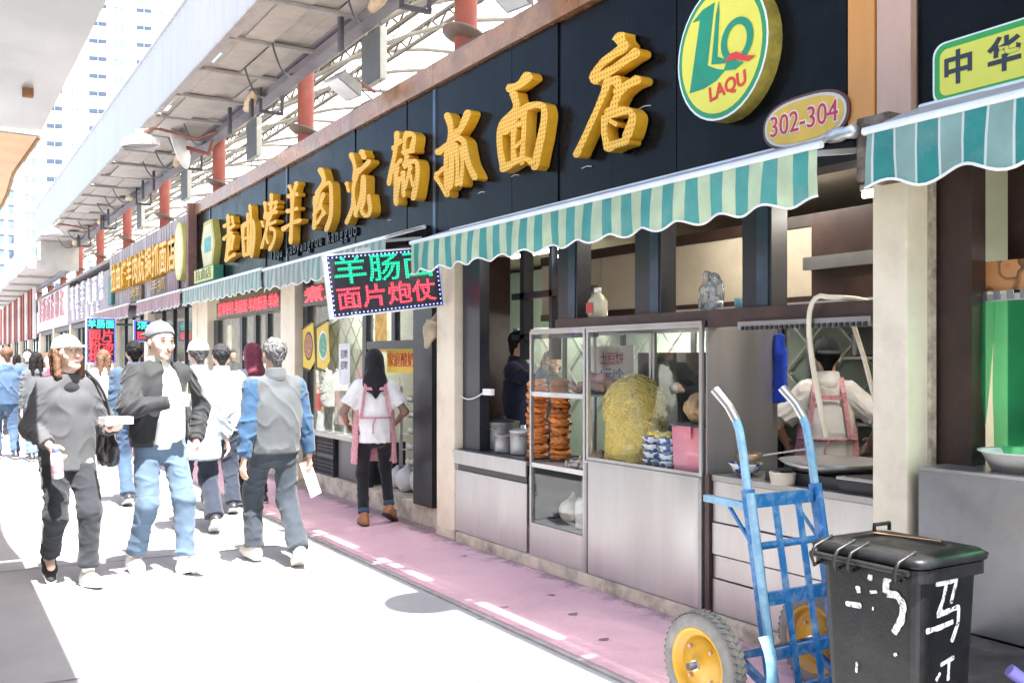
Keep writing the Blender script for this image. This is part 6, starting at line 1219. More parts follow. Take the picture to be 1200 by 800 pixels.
for i, ch in enumerate('羊肠面片粉汤'): text('sign_character', ch, .9, mat('faded red letter', (.50, .26, .27), .6), t, (3.60, 39.9-i*1.35, 3.22), ext=.02, off=.005)
t = far_shop(41.05, 66, 'last shops of the row with red and white uprights', mat('pale board', (.66, .62, .60), .6, var=.1), 2.5, 3.3, False, 5)
for i in range(20): box('red_upright', m_red if i % 3 else MATS['pale board'], 3.5, 3.6, 41.5+i*1.2, 41.8+i*1.2, 2.3, 4.3, t)
e = led_sign((2.86, 20.0, 1.86), .52, .86, 0, 'tall dot matrix sign with four rows of characters far down the row', [('羊肠面', .17, emis('led teal', (.05, .8, .7), .6), 0, .31, .46), ('面片', .22, emis('led red far', (1, .03, .04), .9), 0, .10, .44), ('粉汤', .22, MATS['led red far'], 0, -.11, .44), ('炮仗', .22, MATS['led red far'], 0, -.32, .44)])
MB().box(.26, .84, .02, .05, .3, .34).build('wall_arm', m_dark, e)
e = led_sign((3.44, 19.0, 2.03), .30, .38, 0, 'small dot matrix sign close to the far pillar', [('汤', .15, MATS['led teal'], 0, .09, .2), ('面', .15, MATS['led red far'], 0, -.09, .2)])
MB().box(.15, .27, .02, .05, -.02, .02).build('wall_arm', m_dark, e)

ldl = empty('hanging_ladle', (4.10, 2.36, 1.70), 0, 'dark long handled strainer hanging behind the green curtain', 'ladle'); MB().tube([(0, 0, 0), (0, 0, -.30)], .010, 8).build('handle', m_black, ldl); MB().lathe([(.001, -.02), (.06, -.015), (.10, 0), (.095, .004), (.001, -.012)], 24, Matrix.Translation((0, 0, -.40)) @ Matrix.Rotation(R(90), 4, 'Y'), cap=False).build('strainer', m_black, ldl)
# ================================================================ lamps and panels under the canopy
m_wlamp = mat('white lamp dish', (.74, .74, .73), .45, var=.05); m_lglass = mat('lamp lens', (.22, .23, .25), .15, var=.2)
def dish_lamp(loc, tilt, rz, label):
    e = empty('dish_lamp', loc, rz, label, 'lamp', 'white dish lamps under the canopy'); M = Matrix.Rotation(tilt, 4, 'Y')
    MB().lathe([(.26, -.02), (.265, 0), (.255, .05), (.20, .11), (.10, .15), (.05, .16), (.05, .22), (.001, .22)], 28, M, cap=False).build('dish', m_wlamp, e); MB().lathe([(.001, .005), (.245, .0)], 28, M, cap=False).build('lens', m_lglass, e)
    MB().tube([M @ Vector((0, 0, .2)), M @ Vector((.25, 0, .25)), Vector((.8, 0, .2)), Vector((1.1, 0, .36))], .022, 8).build('arm', mat('rusty arm', (.28, .12, .09), .7, var=.3), e)
dish_lamp((2.60, 14.5, 4.55), R(-6), R(6), 'white dish lamp on an arm jutting out under the fascia'); dish_lamp((2.63, 3.1, 4.55), R(-6), 0, 'white dish lamp nearest the camera, above the frame'); dish_lamp((2.60, 26, 4.55), R(-6), 0, 'white dish lamp far along the canopy')
e = empty('dish_lamp', (3.30, 15.3, 4.75), R(-30), 'large white dish turned edge on beside the near dish lamp', 'lamp', 'white dish lamps under the canopy'); MB().lathe([(.34, .0), (.34, .02), (.22, .09), (.001, .12)], 28, Matrix.Rotation(R(75), 4, 'Y')).build('dish', m_wlamp, e); MB().tube([(.1, 0, 0), (.45, 0, -.1), (.55, 0, .2)], .03, 8).build('arm', m_red, e)
m_spk = mat('speaker grey', (.10, .115, .125), .6, var=.15); m_spe = mat('speaker edge', (.50, .52, .48), .5)
for i, y in enumerate((5.0, 9.3, 13.6, 17.8, 22.1)):
    e = empty('flat_speaker', (3.92, y, 4.36), 0, 'flat dark speaker on two rods under the roof, %s' % ('above the frame edge', 'the largest in view, beside the floodlight', 'above the third character', 'beside the large white dish', 'small one above the yellow characters')[i], 'speaker', 'flat speakers hung under the roof')
    MB().box(0, .012, -.23, .23, 0, .52).build('dark_face', m_spk, e); MB().box(.013, .085, -.235, .235, -.005, .525).build('panel_case', m_spe, e)
    for s_ in (-.15, .15): MB().tube([(.05, s_, .52), (.05, s_, .95)], .006, 5).build('rod', m_dark, e); MB().tube([(.05, s_, -.005), (.05, s_, -.12)], .006, 5).build('rod', m_dark, e)
m_fl = mat('flood grey', (.28, .28, .27), .5, .4, var=.25)
for (y, z, lb) in ((8.65, 4.06, 'grey floodlight on an arm over the sign top, beside the flat panel'), (5.62, 3.98, 'grey floodlight at the top edge of the picture above the copper trim')):
    e = empty('flood_light', (3.36, y, z), R(12), lb, 'floodlight', 'floodlights on the sign top'); M = Matrix.Rotation(R(28), 4, 'Y')
    q = MB(); q.prism([(-.15, 0), (.15, 0), (.10, .10), (-.10, .10)], -.13, .13, ((0, 0, 0), (1, 0, 0), (0, 0, 1), (0, 1, 0)))
    o = q.build('housing', m_fl, e); o.rotation_euler = (0, R(28), 0); o2 = MB().box(-.13, .13, -.11, .11, -.006, -.001).build('lens', mat('flood lens', (.50, .52, .52), .12, var=.1, spec=.8), o)
    q = MB(); [q.box(-.09+k*.045, -.085+k*.045, -.10, .10, .101, .135) for k in range(5)]; q.build('fins', m_fl, o)
    MB().tube([(.0, 0, .08), (.12, -.02, .12), (.34, -.06, .02)], .018, 8).build('arm', mat('rusty arm', (.28, .12, .09), .7), e); MB().tube(bez((0, 0, .12), (.1, .1, .3), (.2, .12, .1), (.38, .05, -.02)), .008, 6).build('cable', m_dark, e)
for i in range(5):
    y = 6.2+i*2.3; MB().tube(bez((3.68, y, 3.98), (3.72, y+.5, 4.12), (3.7, y+1.0, 3.96), (3.69, y+1.5, 4.02)), .008, 5).build('sign_cable', m_dark, None, label='dark cable lying along the sign top, %s' % ('beside the near floodlight', 'between the two floodlights', 'past the far floodlight', 'above the third character', 'above the second character')[i], cat='cable')

# ================================================================ blue hand trolley
m_bl = mat('blue trolley paint', (.012, .15, .40), .45, var=.18, vscale=8, dirt=(.42, .52, .58), dscale=16, damt=.6); m_blp = mat('chipped pale blue', (.26, .44, .58), .5, .2, var=.25, vscale=12, dirt=(.06, .28, .55), dscale=14, damt=.9); m_chr = mat('worn steel tube', (.62, .62, .62), .3, .9, var=.15, vscale=8)
HT = empty('hand_trolley', (3.1, 2.9, .02), 0, 'blue two wheeled hand trolley standing at the kerb before the counter', 'trolley'); HT.location = (0, 0, 0)
fy = lambda z: 2.80+.245*(z/1.38)
for x, nm in ((2.965, 0), (3.375, 1)):
    MB().bar((x, fy(.12), .12), (x, fy(.95), .95), .045, .035, (0, 1, 0)).build('side_rail', m_bl, HT)
    MB().tube([(x-.02, fy(.1)-.03, .10), (x-.018, fy(.55)-.03, .55), (x-.016, fy(.94)-.028, .94)], .019, 10).build('rail_tube', m_blp if nm == 0 else m_bl, HT)
    MB().tube([(x, fy(.93), .92), (x, fy(1.1), 1.1), (x-.002, fy(1.22)+.0, 1.20), (x-.012, fy(1.26)+.01, 1.255)], .0185, 12).build('handle_tube', m_blp, HT)
    MB().tube([(x-.010, fy(1.24)+.006, 1.24), (x-.022, fy(1.3)+.03, 1.30), (x-.045, fy(1.36)+.08, 1.37)], .0195, 12).build('grip', m_chr, HT)
for z, h, k in ((.90, .055, 0), (.715, .03, 1), (.50, .055, 0), (.28, .045, 0), (.12, .05, 0)):
    if k: MB().tube([(2.97, fy(z), z), (3.37, fy(z), z)], .016, 10).build('cross_bar', m_bl, HT)
    else: MB().bar((2.99, fy(z), z), (3.35, fy(z), z), .022, h).build('cross_bar', m_bl, HT)
for x in (3.10, 3.24): MB().bar((x, fy(.1)-.014, .1), (x, fy(.875)-.014, .875), .036, .006, (0, 1, 0)).build('slat', m_bl, HT)
MB().box(2.95, 3.39, 2.56, 2.81, .045, .055).build('toe_plate', m_bl, HT)
MB().bar((2.965, fy(.88), .88), (2.965, fy(.88)+.27, .885), .03, .03).build('rear_bar', m_blp, HT); MB().bar((2.965, fy(.70), .70), (2.965, fy(.88)+.13, .875), .012, .012).build('brace', m_bl, HT); MB().bar((3.375, fy(.68), .68), (3.375, fy(.9)+.14, .87), .012, .012).build('brace', m_bl, HT)
MB().tube([(2.68, 3.02, .235), (3.46, 3.02, .235)], .016, 10).build('axle', m_dark, HT)
for x in (2.965, 3.375): MB().bar((x, fy(.3), .30), (x, 3.02, .235), .03, .03).build('axle_brace', m_bl, HT); MB().bar((x, fy(.13), .13), (x, 3.02, .225), .03, .03).build('axle_brace', m_bl, HT)
q = MB()
for a in range(9):
    t = R(20+a*17); q.add([], [])
P = [(3.02+.25*math.cos(R(145+a*6)), .235+.25*math.sin(R(145+a*6))) for a in range(10)]
q = MB(); V = [(x, y, z) for (y, z) in P for x in (2.87, 2.935)]; q.add(V, [(2*i, 2*i+1, 2*i+3, 2*i+2) for i in range(9)], True); V2 = []
o = None
m_tyre = mat('dusty tyre', (.20, .195, .185), .85, var=.2, vscale=14, dirt=(.36, .34, .30), dscale=6, damt=.6, bump=.3, bscale=80); m_rim = mat('yellow rim', (.62, .34, .02), .4, var=.15, vscale=7, dirt=(.30, .22, .16), dscale=7, damt=.5)
for x in (2.765, 3.46):
    w = empty('wheel', (x, 3.02, .235), 0, parent=HT); M = Matrix.Rotation(R(90), 4, 'Y')
    MB().lathe([(.145, -.036), (.165, -.046), (.192, -.045), (.208, -.034), (.214, 0), (.208, .034), (.192, .045), (.165, .046), (.145, .036)], 40, M, cap=False).build('tyre', m_tyre, w)
    tr = MB()
    for k in range(44):
        a = k*2*PI/44
        for s_ in (-1, 1): 
            T_ = Matrix.Rotation(a+s_*.03, 4, 'X') @ Matrix.Translation((s_*.017, 0, .2115)) @ Matrix.Rotation(s_*R(28), 4, 'Z'); tr.box(-.015, .015, -.009, .009, 0, .006, T_)
    o = tr.build('tread_blocks', m_tyre, w); o['kind'] = 'stuff'
    MB().lathe([(.150, -.034), (.156, -.040), (.150, -.042), (.138, -.034), (.132, -.012), (.112, -.008), (.108, -.016), (.072, -.012), (.058, -.026), (.036, -.028), (.034, -.04), (.001, -.04)], 36, M @ Matrix.Rotation(0, 4, 'Z'), cap=False).build('rim', m_rim, w)
    MB().lathe([(.150, .032), (.13, .02), (.06, .02), (.001, .03)], 36, M, cap=False).build('rim_back', m_rim, w)
    MB().lathe([(.024, -.04), (.024, -.052), (.012, -.053), (.012, -.066), (.001, -.066)], 6, M, smooth=False, cap=False).build('hub_nut', m_chr, w)
    for k in range(4): a = R(45+90*k); MB().lathe([(.009, -.018), (.009, -.026), (.001, -.026)], 6, Matrix.Translation((0, .088*math.cos(a), .088*math.sin(a))) @ M, smooth=False, cap=False).build('bolt', mat('pink bolt', (.50, .30, .26), .5), w)
q.build('mud_guard', m_blp, HT)

# ================================================================ wheelie bin
m_bin = mat('black bin plastic', (.010, .0105, .012), .38, spec=.28, var=.3, vscale=7, dirt=(.045, .043, .038), dscale=4, damt=.55, bump=.12, bscale=90, rvar=.1); m_spray = mat('white spray paint', (.78, .78, .76), .6, var=.12, vscale=40)
_t = m_spray.node_tree; _N = _t.nodes; _b = _N['Principled BSDF']; _tc = _N.new('ShaderNodeTexCoord'); _n = _N.new('ShaderNodeTexNoise'); _n.inputs['Scale'].default_value = 55; _n.inputs['Detail'].default_value = 8; _n.inputs['Roughness'].default_value = .75; _t.links.new(_tc.outputs['Object'], _n.inputs['Vector'])
_m = _N.new('ShaderNodeMapRange'); _t.links.new(_n.outputs[0], _m.inputs[0]); _m.inputs[1].default_value = .36; _m.inputs[2].default_value = .50; _t.links.new(_m.outputs[0], _b.inputs['Alpha'])
BN = empty('wheelie_bin', (2.81, 2.115, .0), 0, 'black wheeled rubbish bin with white painted strokes, lid closed', 'bin')
tx, ty, bx_, by_, HB = .162, .192, .135, .16, .835
def rr3(hx, hy, z, r=.035, n=4):
    return [(x, y, z) for x, y in rrect(2*hx, 2*hy, r, n)]
V = rr3(bx_, by_, .06)+rr3(tx, ty, HB); n = 20; n = len(V)//2
q = MB(); q.add(V, [(i, (i+1) % n, n+(i+1) % n, n+i) for i in range(n)], False); q.add(V[:n], [tuple(range(n))[::-1]]); q.sm[:n] = [False]*n; q.build('bin_body', m_bin, BN)
V = rr3(tx+.022, ty+.022, HB-.035, .045)+rr3(tx+.022, ty+.022, HB+.005, .045)+rr3(tx-.005, ty-.005, HB+.005, .035); n = len(V)//3; q = MB(); q.add(V, [(k*n+i, k*n+(i+1) % n, (k+1)*n+(i+1) % n, (k+1)*n+i) for k in range(2) for i in range(n)]); q.build('rim_band', m_bin, BN)
V = rr3(tx+.03, ty+.03, HB+.012, .05)+rr3(tx+.034, ty+.034, HB+.03, .05)+rr3(tx+.015, ty+.015, HB+.044, .05)+rr3(tx-.05, ty-.05, HB+.050, .05)+rr3(tx-.06, ty-.06, HB+.042, .05); n = len(V)//5
q = MB(); q.add(V, [(k*n+i, k*n+(i+1) % n, (k+1)*n+(i+1) % n, (k+1)*n+i) for k in range(4) for i in range(n)], True); q.add(V[-n:], [tuple(range(n))]); q.add(V[:n], [tuple(range(n))[::-1]]); ld = q.build('lid', m_bin, BN)
MB().tube([(tx*.2, .12, HB+.06), (tx*.2, .12, HB+.085), (tx*.2+.08, .12, HB+.085), (tx*.2+.08, .12, HB+.06)], .008, 6).build('lid_grip', m_bin, ld)
MB().tube([(.0, .10, HB+.064), (.03, -.14, HB+.070)], .0028, 6).build('stray_straw', mat('orange straw', (.62, .33, .16), .5), ld)
MB().tube([(-tx-.045, -ty+.0, HB+.0), (-tx-.045, ty-.0, HB+.0)], .010, 12).build('handle_bar', m_bin, BN)
for y in (-.165, .015, .07, .165):
    MB().tube([(-tx-.01, y, HB-.02), (-tx-.06, y, HB-.035), (-tx-.075, y, HB+.0), (-tx-.055, y, HB+.03), (-tx+.03, y, HB+.055)], .0065, 8).build('hinge_hook', m_bin, BN)
for s_ in (-1, 1): MB().lathe([(.001, -.02), (.08, -.02), (.085, -.01), (.085, .01), (.08, .02), (.001, .02)], 24, Matrix.Translation((-bx_-.03, s_*(by_+.02), .085)) @ Matrix.Rotation(R(90), 4, 'X')).build('wheel', m_bin, BN)
GL = [([(2.171, 0.831), (2.128, 0.835)], 0.019), ([(2.105, 0.829), (2.063, 0.836)], 0.016), ([(2.086, 0.829), (2.096, 0.774)], 0.017), ([(2.012, 0.849), (2.009, 0.815), (2.031, 0.784), (2.035, 0.745)], 0.022), ([(2.145, 0.747), (2.139, 0.724)], 0.017), ([(2.096, 0.736), (2.067, 0.743)], 0.01), ([(2.195, 0.678), (2.13, 0.683)], 0.017), ([(2.087, 0.685), (2.081, 0.684)], 0.011), ([(2.031, 0.746), (1.991, 0.748), (1.967, 0.722), (1.975, 0.674), (2.006, 0.622)], 0.023), ([(2.004, 0.559), (1.999, 0.551)], 0.013), ([(2.152, 0.491), (2.156, 0.454)], 0.01)]
GR = [([(2.717, 0.785), (2.777, 0.784), (2.827, 0.788), (2.81, 0.746), (2.799, 0.713)], 0.015), ([(2.772, 0.778), (2.755, 0.726), (2.731, 0.682), (2.788, 0.691), (2.841, 0.698), (2.841, 0.646), (2.81, 0.586)], 0.016), ([(2.675, 0.64), (2.744, 0.643), (2.815, 0.653)], 0.016), ([(2.755, 0.52), (2.827, 0.535)], 0.015), ([(2.799, 0.523), (2.797, 0.462)], 0.014), ([(2.755, 0.496), (2.734, 0.473)], 0.013)]
def spray(S, side):
    rr = random.Random(3)
    for j, (pts, w) in enumerate(S):
        P = []
        for i in range(len(pts)-1):
            for k in range(5): t = k/5; P.append((pts[i][0]*(1-t)+pts[i+1][0]*t, pts[i][1]*(1-t)+pts[i+1][1]*t))
        P.append(pts[-1]); L_ = []; R_ = []
        for i, p in enumerate(P):
            a = P[max(0, i-1)]; b = P[min(len(P)-1, i+1)]; dx, dy = b[0]-a[0], b[1]-a[1]; l = math.hypot(dx, dy) or 1; ww = w*rr.uniform(.42, .6); L_.append((p[0]-dy/l*ww, p[1]+dx/l*ww)); R_.append((p[0]+dy/l*ww, p[1]-dx/l*ww))
        poly = chaikin(L_+R_[::-1], 2); V = []
        for (u, z) in poly:
            k = (z-.06)/(HB-.06); off = .0012+.0004*j
            V.append((-(bx_+(tx-bx_)*k)-off, (u-2.10)*1.0-.01, z) if side == 'L' else (u-2.785, -(by_+(ty-by_)*k)-off, z))
        q = MB(); q.add(V, [tuple(range(len(V)))]); q.build('paint_stroke', m_spray, BN)
spray(GL, 'L'); spray(GR, 'R')
# litter on the paving
for i, (x, y, c) in enumerate(((2.95, 4.95, (.35, .4, .45)), (3.2, 4.6, (.2, .18, .2)), (3.05, 4.1, (.25, .15, .15)), (3.35, 5.05, (.3, .2, .25)), (2.2, 3.9, (.3, .3, .3)), (1.2, 4.2, (.32, .3, .3)), (3.45, 6.4, (.2, .17, .15)))):
    q = MB(); a = random.random()*6; q.add([(-.03, -.012, .004), (.03, -.010, .006), (.026, .012, .010), (-.02, .014, .004)], [(0, 1, 2, 3)]); q.build('paper_scrap', mat('scrap %d' % i, c, .8), None, (x, y, .021 if x > 2.79 else .002), (0, 0, a), label='small %s scrap of litter lying %s' % (('blue grey', 'dark', 'reddish', 'mauve', 'grey', 'brown', 'black')[i], ('on the pink paving by a sun dash', 'on the pink paving before the wide case', 'on the pink paving left of the trolley wheel', 'near the plinth', 'on the white street', 'on the street near the shade edge', 'beside the pillar foot')[i]), cat='litter', group='litter on the ground')
# ================================================================ the people
C_CHAR = fabric('charcoal sweat', (.075, .078, .085)); C_BLACK = fabric('black bomber', (.022, .024, .027), rough=.65); C_WHITE = fabric('white cotton', (.78, .78, .76))
C_DGREY = fabric('dark grey track', (.028, .031, .038)); C_JEAN = fabric('washed denim', (.088, .135, .20), var=.22, vscale=4); C_JEAND = fabric('dark denim', (.05, .085, .15), var=.2)
C_LGREY = fabric('light grey twill', (.080, .088, .096)); C_BLUE = fabric('blue sleeves', (.032, .075, .145)); C_SLATE = fabric('slate trousers', (.036, .046, .058)); C_NAVY = fabric('navy trousers', (.024, .030, .048))
C_PALE = fabric('pale coat', (.27, .31, .345)); C_CREAM = fabric('cream', (.70, .66, .58)); C_BK = fabric('black cotton', (.02, .021, .024)); C_PINK = fabric('pink check', (.58, .28, .31), var=.35, vscale=60); C_MAROON = fabric('maroon', (.13, .03, .05))
C_DBLUE = fabric('dark blue denim jacket', (.045, .075, .125), var=.2); C_RED = fabric('red', (.50, .03, .04)); C_GREEN = fabric('pale green tee', (.45, .55, .45)); C_CHEF = fabric('chef navy', (.018, .022, .05))
S_WH = dict(m=mat('white leather', (.68, .67, .64), .5, var=.08), sole=mat('white rubber', (.75, .75, .73), .6, var=.05)); S_BK = dict(m=mat('black canvas', (.02, .02, .022), .7), sole=mat('white rubber', (.75, .75, .73), .6), lace=C_WHITE)
S_GY = dict(m=mat('grey mesh shoe', (.42, .43, .45), .7, var=.25, vscale=30), sole=mat('white rubber', (.75, .75, .73), .6), sock=C_WHITE); S_BR = dict(m=mat('brown leather', (.33, .14, .055), .45, var=.2), sole=mat('black rubber', (.03, .03, .03), .7))
S_BE = dict(m=mat('beige suede', (.50, .47, .41), .8, var=.12), sole=mat('pale sole', (.55, .52, .46), .8)); S_DK = dict(m=mat('dark leather', (.03, .03, .035), .4), sole=mat('pale grey sole', (.42, .42, .42), .7))

# woman with the white cap, walking towards the camera
W1, k = person((.80, 7.05, 0), R(8), 'woman in white cap and charcoal sweatshirt walking forward with bottle and food tray', 1.66, True, cell=.0065,
    feet=((.10, -.13, .085), (-.07, .20, .16)), foot_pitch=(.08, -.45), hands=((.20, -.27, 1.08), (-.17, -.22, .985)), elbows=((.5, .8, -.6), (-.5, .8, -.4)), hips=-.008,
    grip=(dict(dir=(.15, -1, .05), palm=(0, 0, 1), curl=.4), dict(dir=(.3, -.6, -.8), palm=(.8, 0, -.3), curl=.85)), head=(R(16), R(-11)),
    top=dict(m=C_CHAR, off=.034, hem=.80, fold=.010, name='sweatshirt', bulk=1.02, arm=.044, cuff_r=.038), pants=dict(m=C_DGREY, off=.014, knee=.068, hem=.058, len=.86, fold=.007, stripe=C_WHITE),
    shoe=(S_GY, S_BK), hair=dict(kind='bob', m=HAIRN, len=.14, cap=dict(m=C_WHITE, bt=.10)))
o = soft('undershirt', Sdf().cone(k['up'](1.37), k['up'](1.448), .10, .068, .03), .008, C_BK, W1); o.scale = (k['s'],)*3
gl = MB()
for sd in (1, -1):
    gl.tube([k['hc']*k['s']+k['M3'] @ Vector((sd*.034+.027*math.cos(a), -.112-.002*math.cos(a), .012+.022*math.sin(a)))*k['s'] for a in [i*PI/8 for i in range(17)]], .0022, 5, False)
    gl.tube([k['hc']*k['s']+k['M3'] @ Vector(p)*k['s'] for p in ((sd*.061, -.112, .016), (sd*.082, -.03, .016), (sd*.084, .02, .006))], .002, 5)
gl.tube([k['hc']*k['s']+k['M3'] @ Vector(p)*k['s'] for p in ((-.008, -.116, .014), (.008, -.116, .014))], .002, 5); gl.build('eyeglasses', mat('gold wire', (.45, .33, .2), .3, .8), W1)
h = k['M'](k['H'][-1]['c'])
b = empty('drink_bottle', h+Vector((-.01, -.01, -.14)), 0, 'small white drink bottle with blue cap held by woman in white cap', 'bottle')
MB().lathe([(.001, 0), (.034, 0), (.037, .01), (.037, .13), (.03, .16), (.018, .175), (.018, .18)], 16).build('bottle_body', mat('milk plastic', (.80, .76, .78), .35, var=.05), b)
MB().lathe([(.0375, .04), (.0378, .05), (.0378, .085), (.0375, .09)], 16, cap=False).build('label_band', mat('pink label', (.62, .30, .40), .5, var=.5, vscale=30), b)
MB().lathe([(.021, .172), (.022, .176), (.022, .2), (.018, .205), (.001, .205)], 14).build('cap', mat('blue cap', (.16, .17, .55), .4), b); b.rotation_euler = (.2, -.1, 0)
h = k['M'](k['H'][1]['c'])
b = empty('food_tray', h+Vector((0, -.02, .005)), R(10), 'white paper tray of food held by woman in white cap', 'tray')
MB().box(-.085, .085, -.06, .06, 0, .006).box(-.09, -.084, -.065, .065, 0, .045).box(.084, .09, -.065, .065, 0, .045).box(-.084, .084, -.065, -.059, 0, .045).box(-.084, .084, .059, .065, 0, .045).build('tray', mat('paper board', (.75, .70, .70), .7), b)
f_ = MB()
for i in range(16): f_.ell((random.uniform(-.06, .06), random.uniform(-.04, .04), .02+random.uniform(0, .02)), (.02, .015, .012), 8, 5)
f_.build('snack_food', mat('fried snack', (.55, .36, .22), .6, var=.4, vscale=40), b)
# black shoulder bag at her left side
bl = k['M']((.27, .04, 0)); bag = empty('shoulder_bag', (bl.x, bl.y, .80), R(8), 'black shoulder bag hanging at side of woman in white cap', 'bag')
soft('bag_body', Sdf().cone((0, -.13, .05), (0, .15, .05), .075, .085, .04, ((1, 0, 0), .5)).cone((0, -.10, .17), (0, .12, .17), .05, .055, .06, ((1, 0, 0), .5)), .01, mat('black leather', (.02, .02, .023), .4, bump=.2, bscale=60), bag, folds(.010, 10))
sp = k['M']((.115, -.02, 1.475))-Vector((bl.x, bl.y, .80)); sp.rotate(Matrix.Rotation(-R(8), 3, 'Z'))
MB().tube(bez((0, -.11, .2), (-.01, -.1, .45), sp+Vector((.07, -.13, -.10)), sp), .009, 6).tube(bez((0, .12, .2), (0, .12, .45), sp+Vector((.07, .13, -.10)), sp), .009, 6).build('strap', C_BK, bag)

# man with the cap worn backwards
M1, k = person((1.40, 7.12, 0), R(14), 'man in black bomber jacket, backwards cap and pale jeans walking forward', 1.76, cell=.0065,
    feet=((.11, -.16, .085), (-.12, .12, .10)), foot_pitch=(.25, -.18), hands=((.24, -.06, .90), (-.055, -.255, 1.18)), elbows=((.9, .6, 0), (-1, .25, -.3)), hips=-.008,
    grip=('relax', dict(dir=(.85, -.35, .25), palm=(.1, .8, -.2), curl=.8)), head=(R(4), R(5)),
    top=dict(m=C_BLACK, off=.042, hem=.90, fold=.012, rib=fabric('black rib', (.035, .036, .04)), front=dict(m=fabric('white green tee', (.70, .73, .66), var=.1, vscale=2), w=.085, dx=.04, below=.04), name='bomber_jacket', bulk=1.03, collar=fabric('green tee neck', (.32, .38, .32))),
    pants=dict(m=C_JEAN, off=.010, knee=.066, hem=.056, len=.90, fold=.008, top=1.06), shoe=dict(S_WH, sock=C_WHITE, lace=C_WHITE), hair=dict(kind='short', m=HAIRB, cap=dict(m=fabric('washed black cap', (.14, .155, .175)), back=True, tilt=.5, edge=.03, bt=.25)))
J_ = k['J']; seam = fabric('denim seam', (.07, .11, .17))
for sd in (1, -1):                                                     # seams across the knees, zip down the jacket edge, pocket flap
    a, b = J_[sd]['hip'].lerp(J_[sd]['kn'], .86), J_[sd]['hip'].lerp(J_[sd]['kn'], .885); V, Q = Sdf().cone(a, b, .078, .078, .01, clip0=True, clip1=True).mesh(.008, folds(.006, 7, (.8, .8, 1.25), 3.1+1.4)); link('knee_seam', mesh_from('knee_seam', V*k['s'], Q), seam, M1)
up_ = k['up']
MB().tube([(up_(z)+Vector((.04-.085-.05*max(-.7, min(1, (1.2-z)/.3))-.004, -.137-.006*math.sin(z*9), 0)))*k['s'] for z in (.90, .98, 1.06, 1.14, 1.22, 1.30, 1.36)], .0045, 6).build('zip_edge', mat('zip steel', (.55, .56, .58), .35, .8), M1)
MB().box(-.002, .002, -.05, .05, -.012, .012).build('sleeve_pocket', fabric('black rib', (.035, .036, .04)), M1, (J_[1]['sh'].lerp(J_[1]['el'], .45)+Vector((.066, -.02, 0)))*k['s'], (R(75), 0, 0))
h = k['M'](k['H'][-1]['c'])
b = empty('snack_cup', h+Vector((.02, -.02, -.05)), 0, 'small pale cup held at chest by man in bomber jacket', 'cup')
MB().lathe([(.001, 0), (.026, 0), (.033, .085), (.031, .085), (.024, .005), (.001, .005)], 16, cap=False).build('cup_wall', mat('paper cup', (.72, .74, .66), .6), b)
MB().tube([(.005, 0, .03), (.015, .01, .16)], .003, 6).build('skewer_stick', mat('bamboo', (.6, .45, .25), .7), b)

# grey haired man seen from behind
G1, k = person((2.18, 6.95, 0), R(180+4), 'grey haired man seen from behind in grey jacket with blue sleeves, carrying a white paper', 1.655, skin=SKIN2, cell=.007,
    feet=((.09, -.20, .11), (-.10, .22, .13)), foot_pitch=(.12, -.55), hands=((.26, .05, .80), (-.295, -.02, .80)), elbows=((.6, 1, 0), (-.7, .8, 0)), hips=-.008,
    grip=('relax', dict(dir=(-.1, -.25, -1), palm=(1, 0, 0), curl=.9)),
    top=dict(m=C_LGREY, off=.036, hem=.86, fold=.012, sleeve_m=C_BLUE, collar=C_LGREY, bulk=1.04), pants=dict(m=C_SLATE, off=.012, knee=.070, hem=.066, len=.98, fold=.009),
    shoe=S_BE, hair=dict(kind='bald', m=HAIRG, rough=.008))
h = k['M'](k['H'][-1]['c'])
b = MB(); b.box(-.055, .055, -.0015, .0015, -.24, .03).box(-.05, .05, .0025, .0045, -.235, .02)
b.build('folded_paper', mat('white paper', (.80, .79, .76), .7, var=.04), None, h, (R(-12), R(-14), R(25)), label='white folded paper in hand of grey haired man', cat='paper')
# ---- shop worker with pink apron, from behind
def apron_straps(root, s, fem=True, tail=True, z0=1.45):
    q = MB(); y = .128
    for sd in (1, -1):
        q.bar(Vector((sd*.085, .045, 1.462))*s, Vector((sd*.095, y-.012, 1.36))*s, .030*s, .006, (0, 1, .6)); q.bar(Vector((sd*.095, y-.012, 1.365))*s, Vector((sd*.135, y-.004, 1.06))*s, .030*s, .006, (0, 1, 0))
    q.bar(Vector((-.10, y-.002, 1.33))*s, Vector((.10, y-.002, 1.33))*s, .006, .030*s, (0, 0, 1)); q.build('apron_straps', C_PINK, root)
    q = MB(); q.tube([Vector((math.cos(a)*.192, math.sin(a)*.140, 1.05))*s for a in [i*PI/12 for i in range(25)]], .008, 6, False); q.tube([Vector((.0, .142, 1.05))*s, Vector((.03, .15, .98))*s, Vector((.028, .152, .90))*s], .006, 5); q.build('apron_tie', C_PINK, root)
    V, Q = Sdf().cone((0, -.02, 1.1), (0, -.03, .62), .20, .225, .03, ((0, 1, 0), .66)).fn(lambda D, X, Y, Z: np.maximum(np.maximum(D, -(D+.012)), Y-.055)).cut((0, 0, 1), 1.16).cut((0, 0, -1), -.60).mesh(.008, folds(.008, 5, (1, 1, .3))); link('apron', mesh_from('apron', V*s, Q), C_PINK, root)
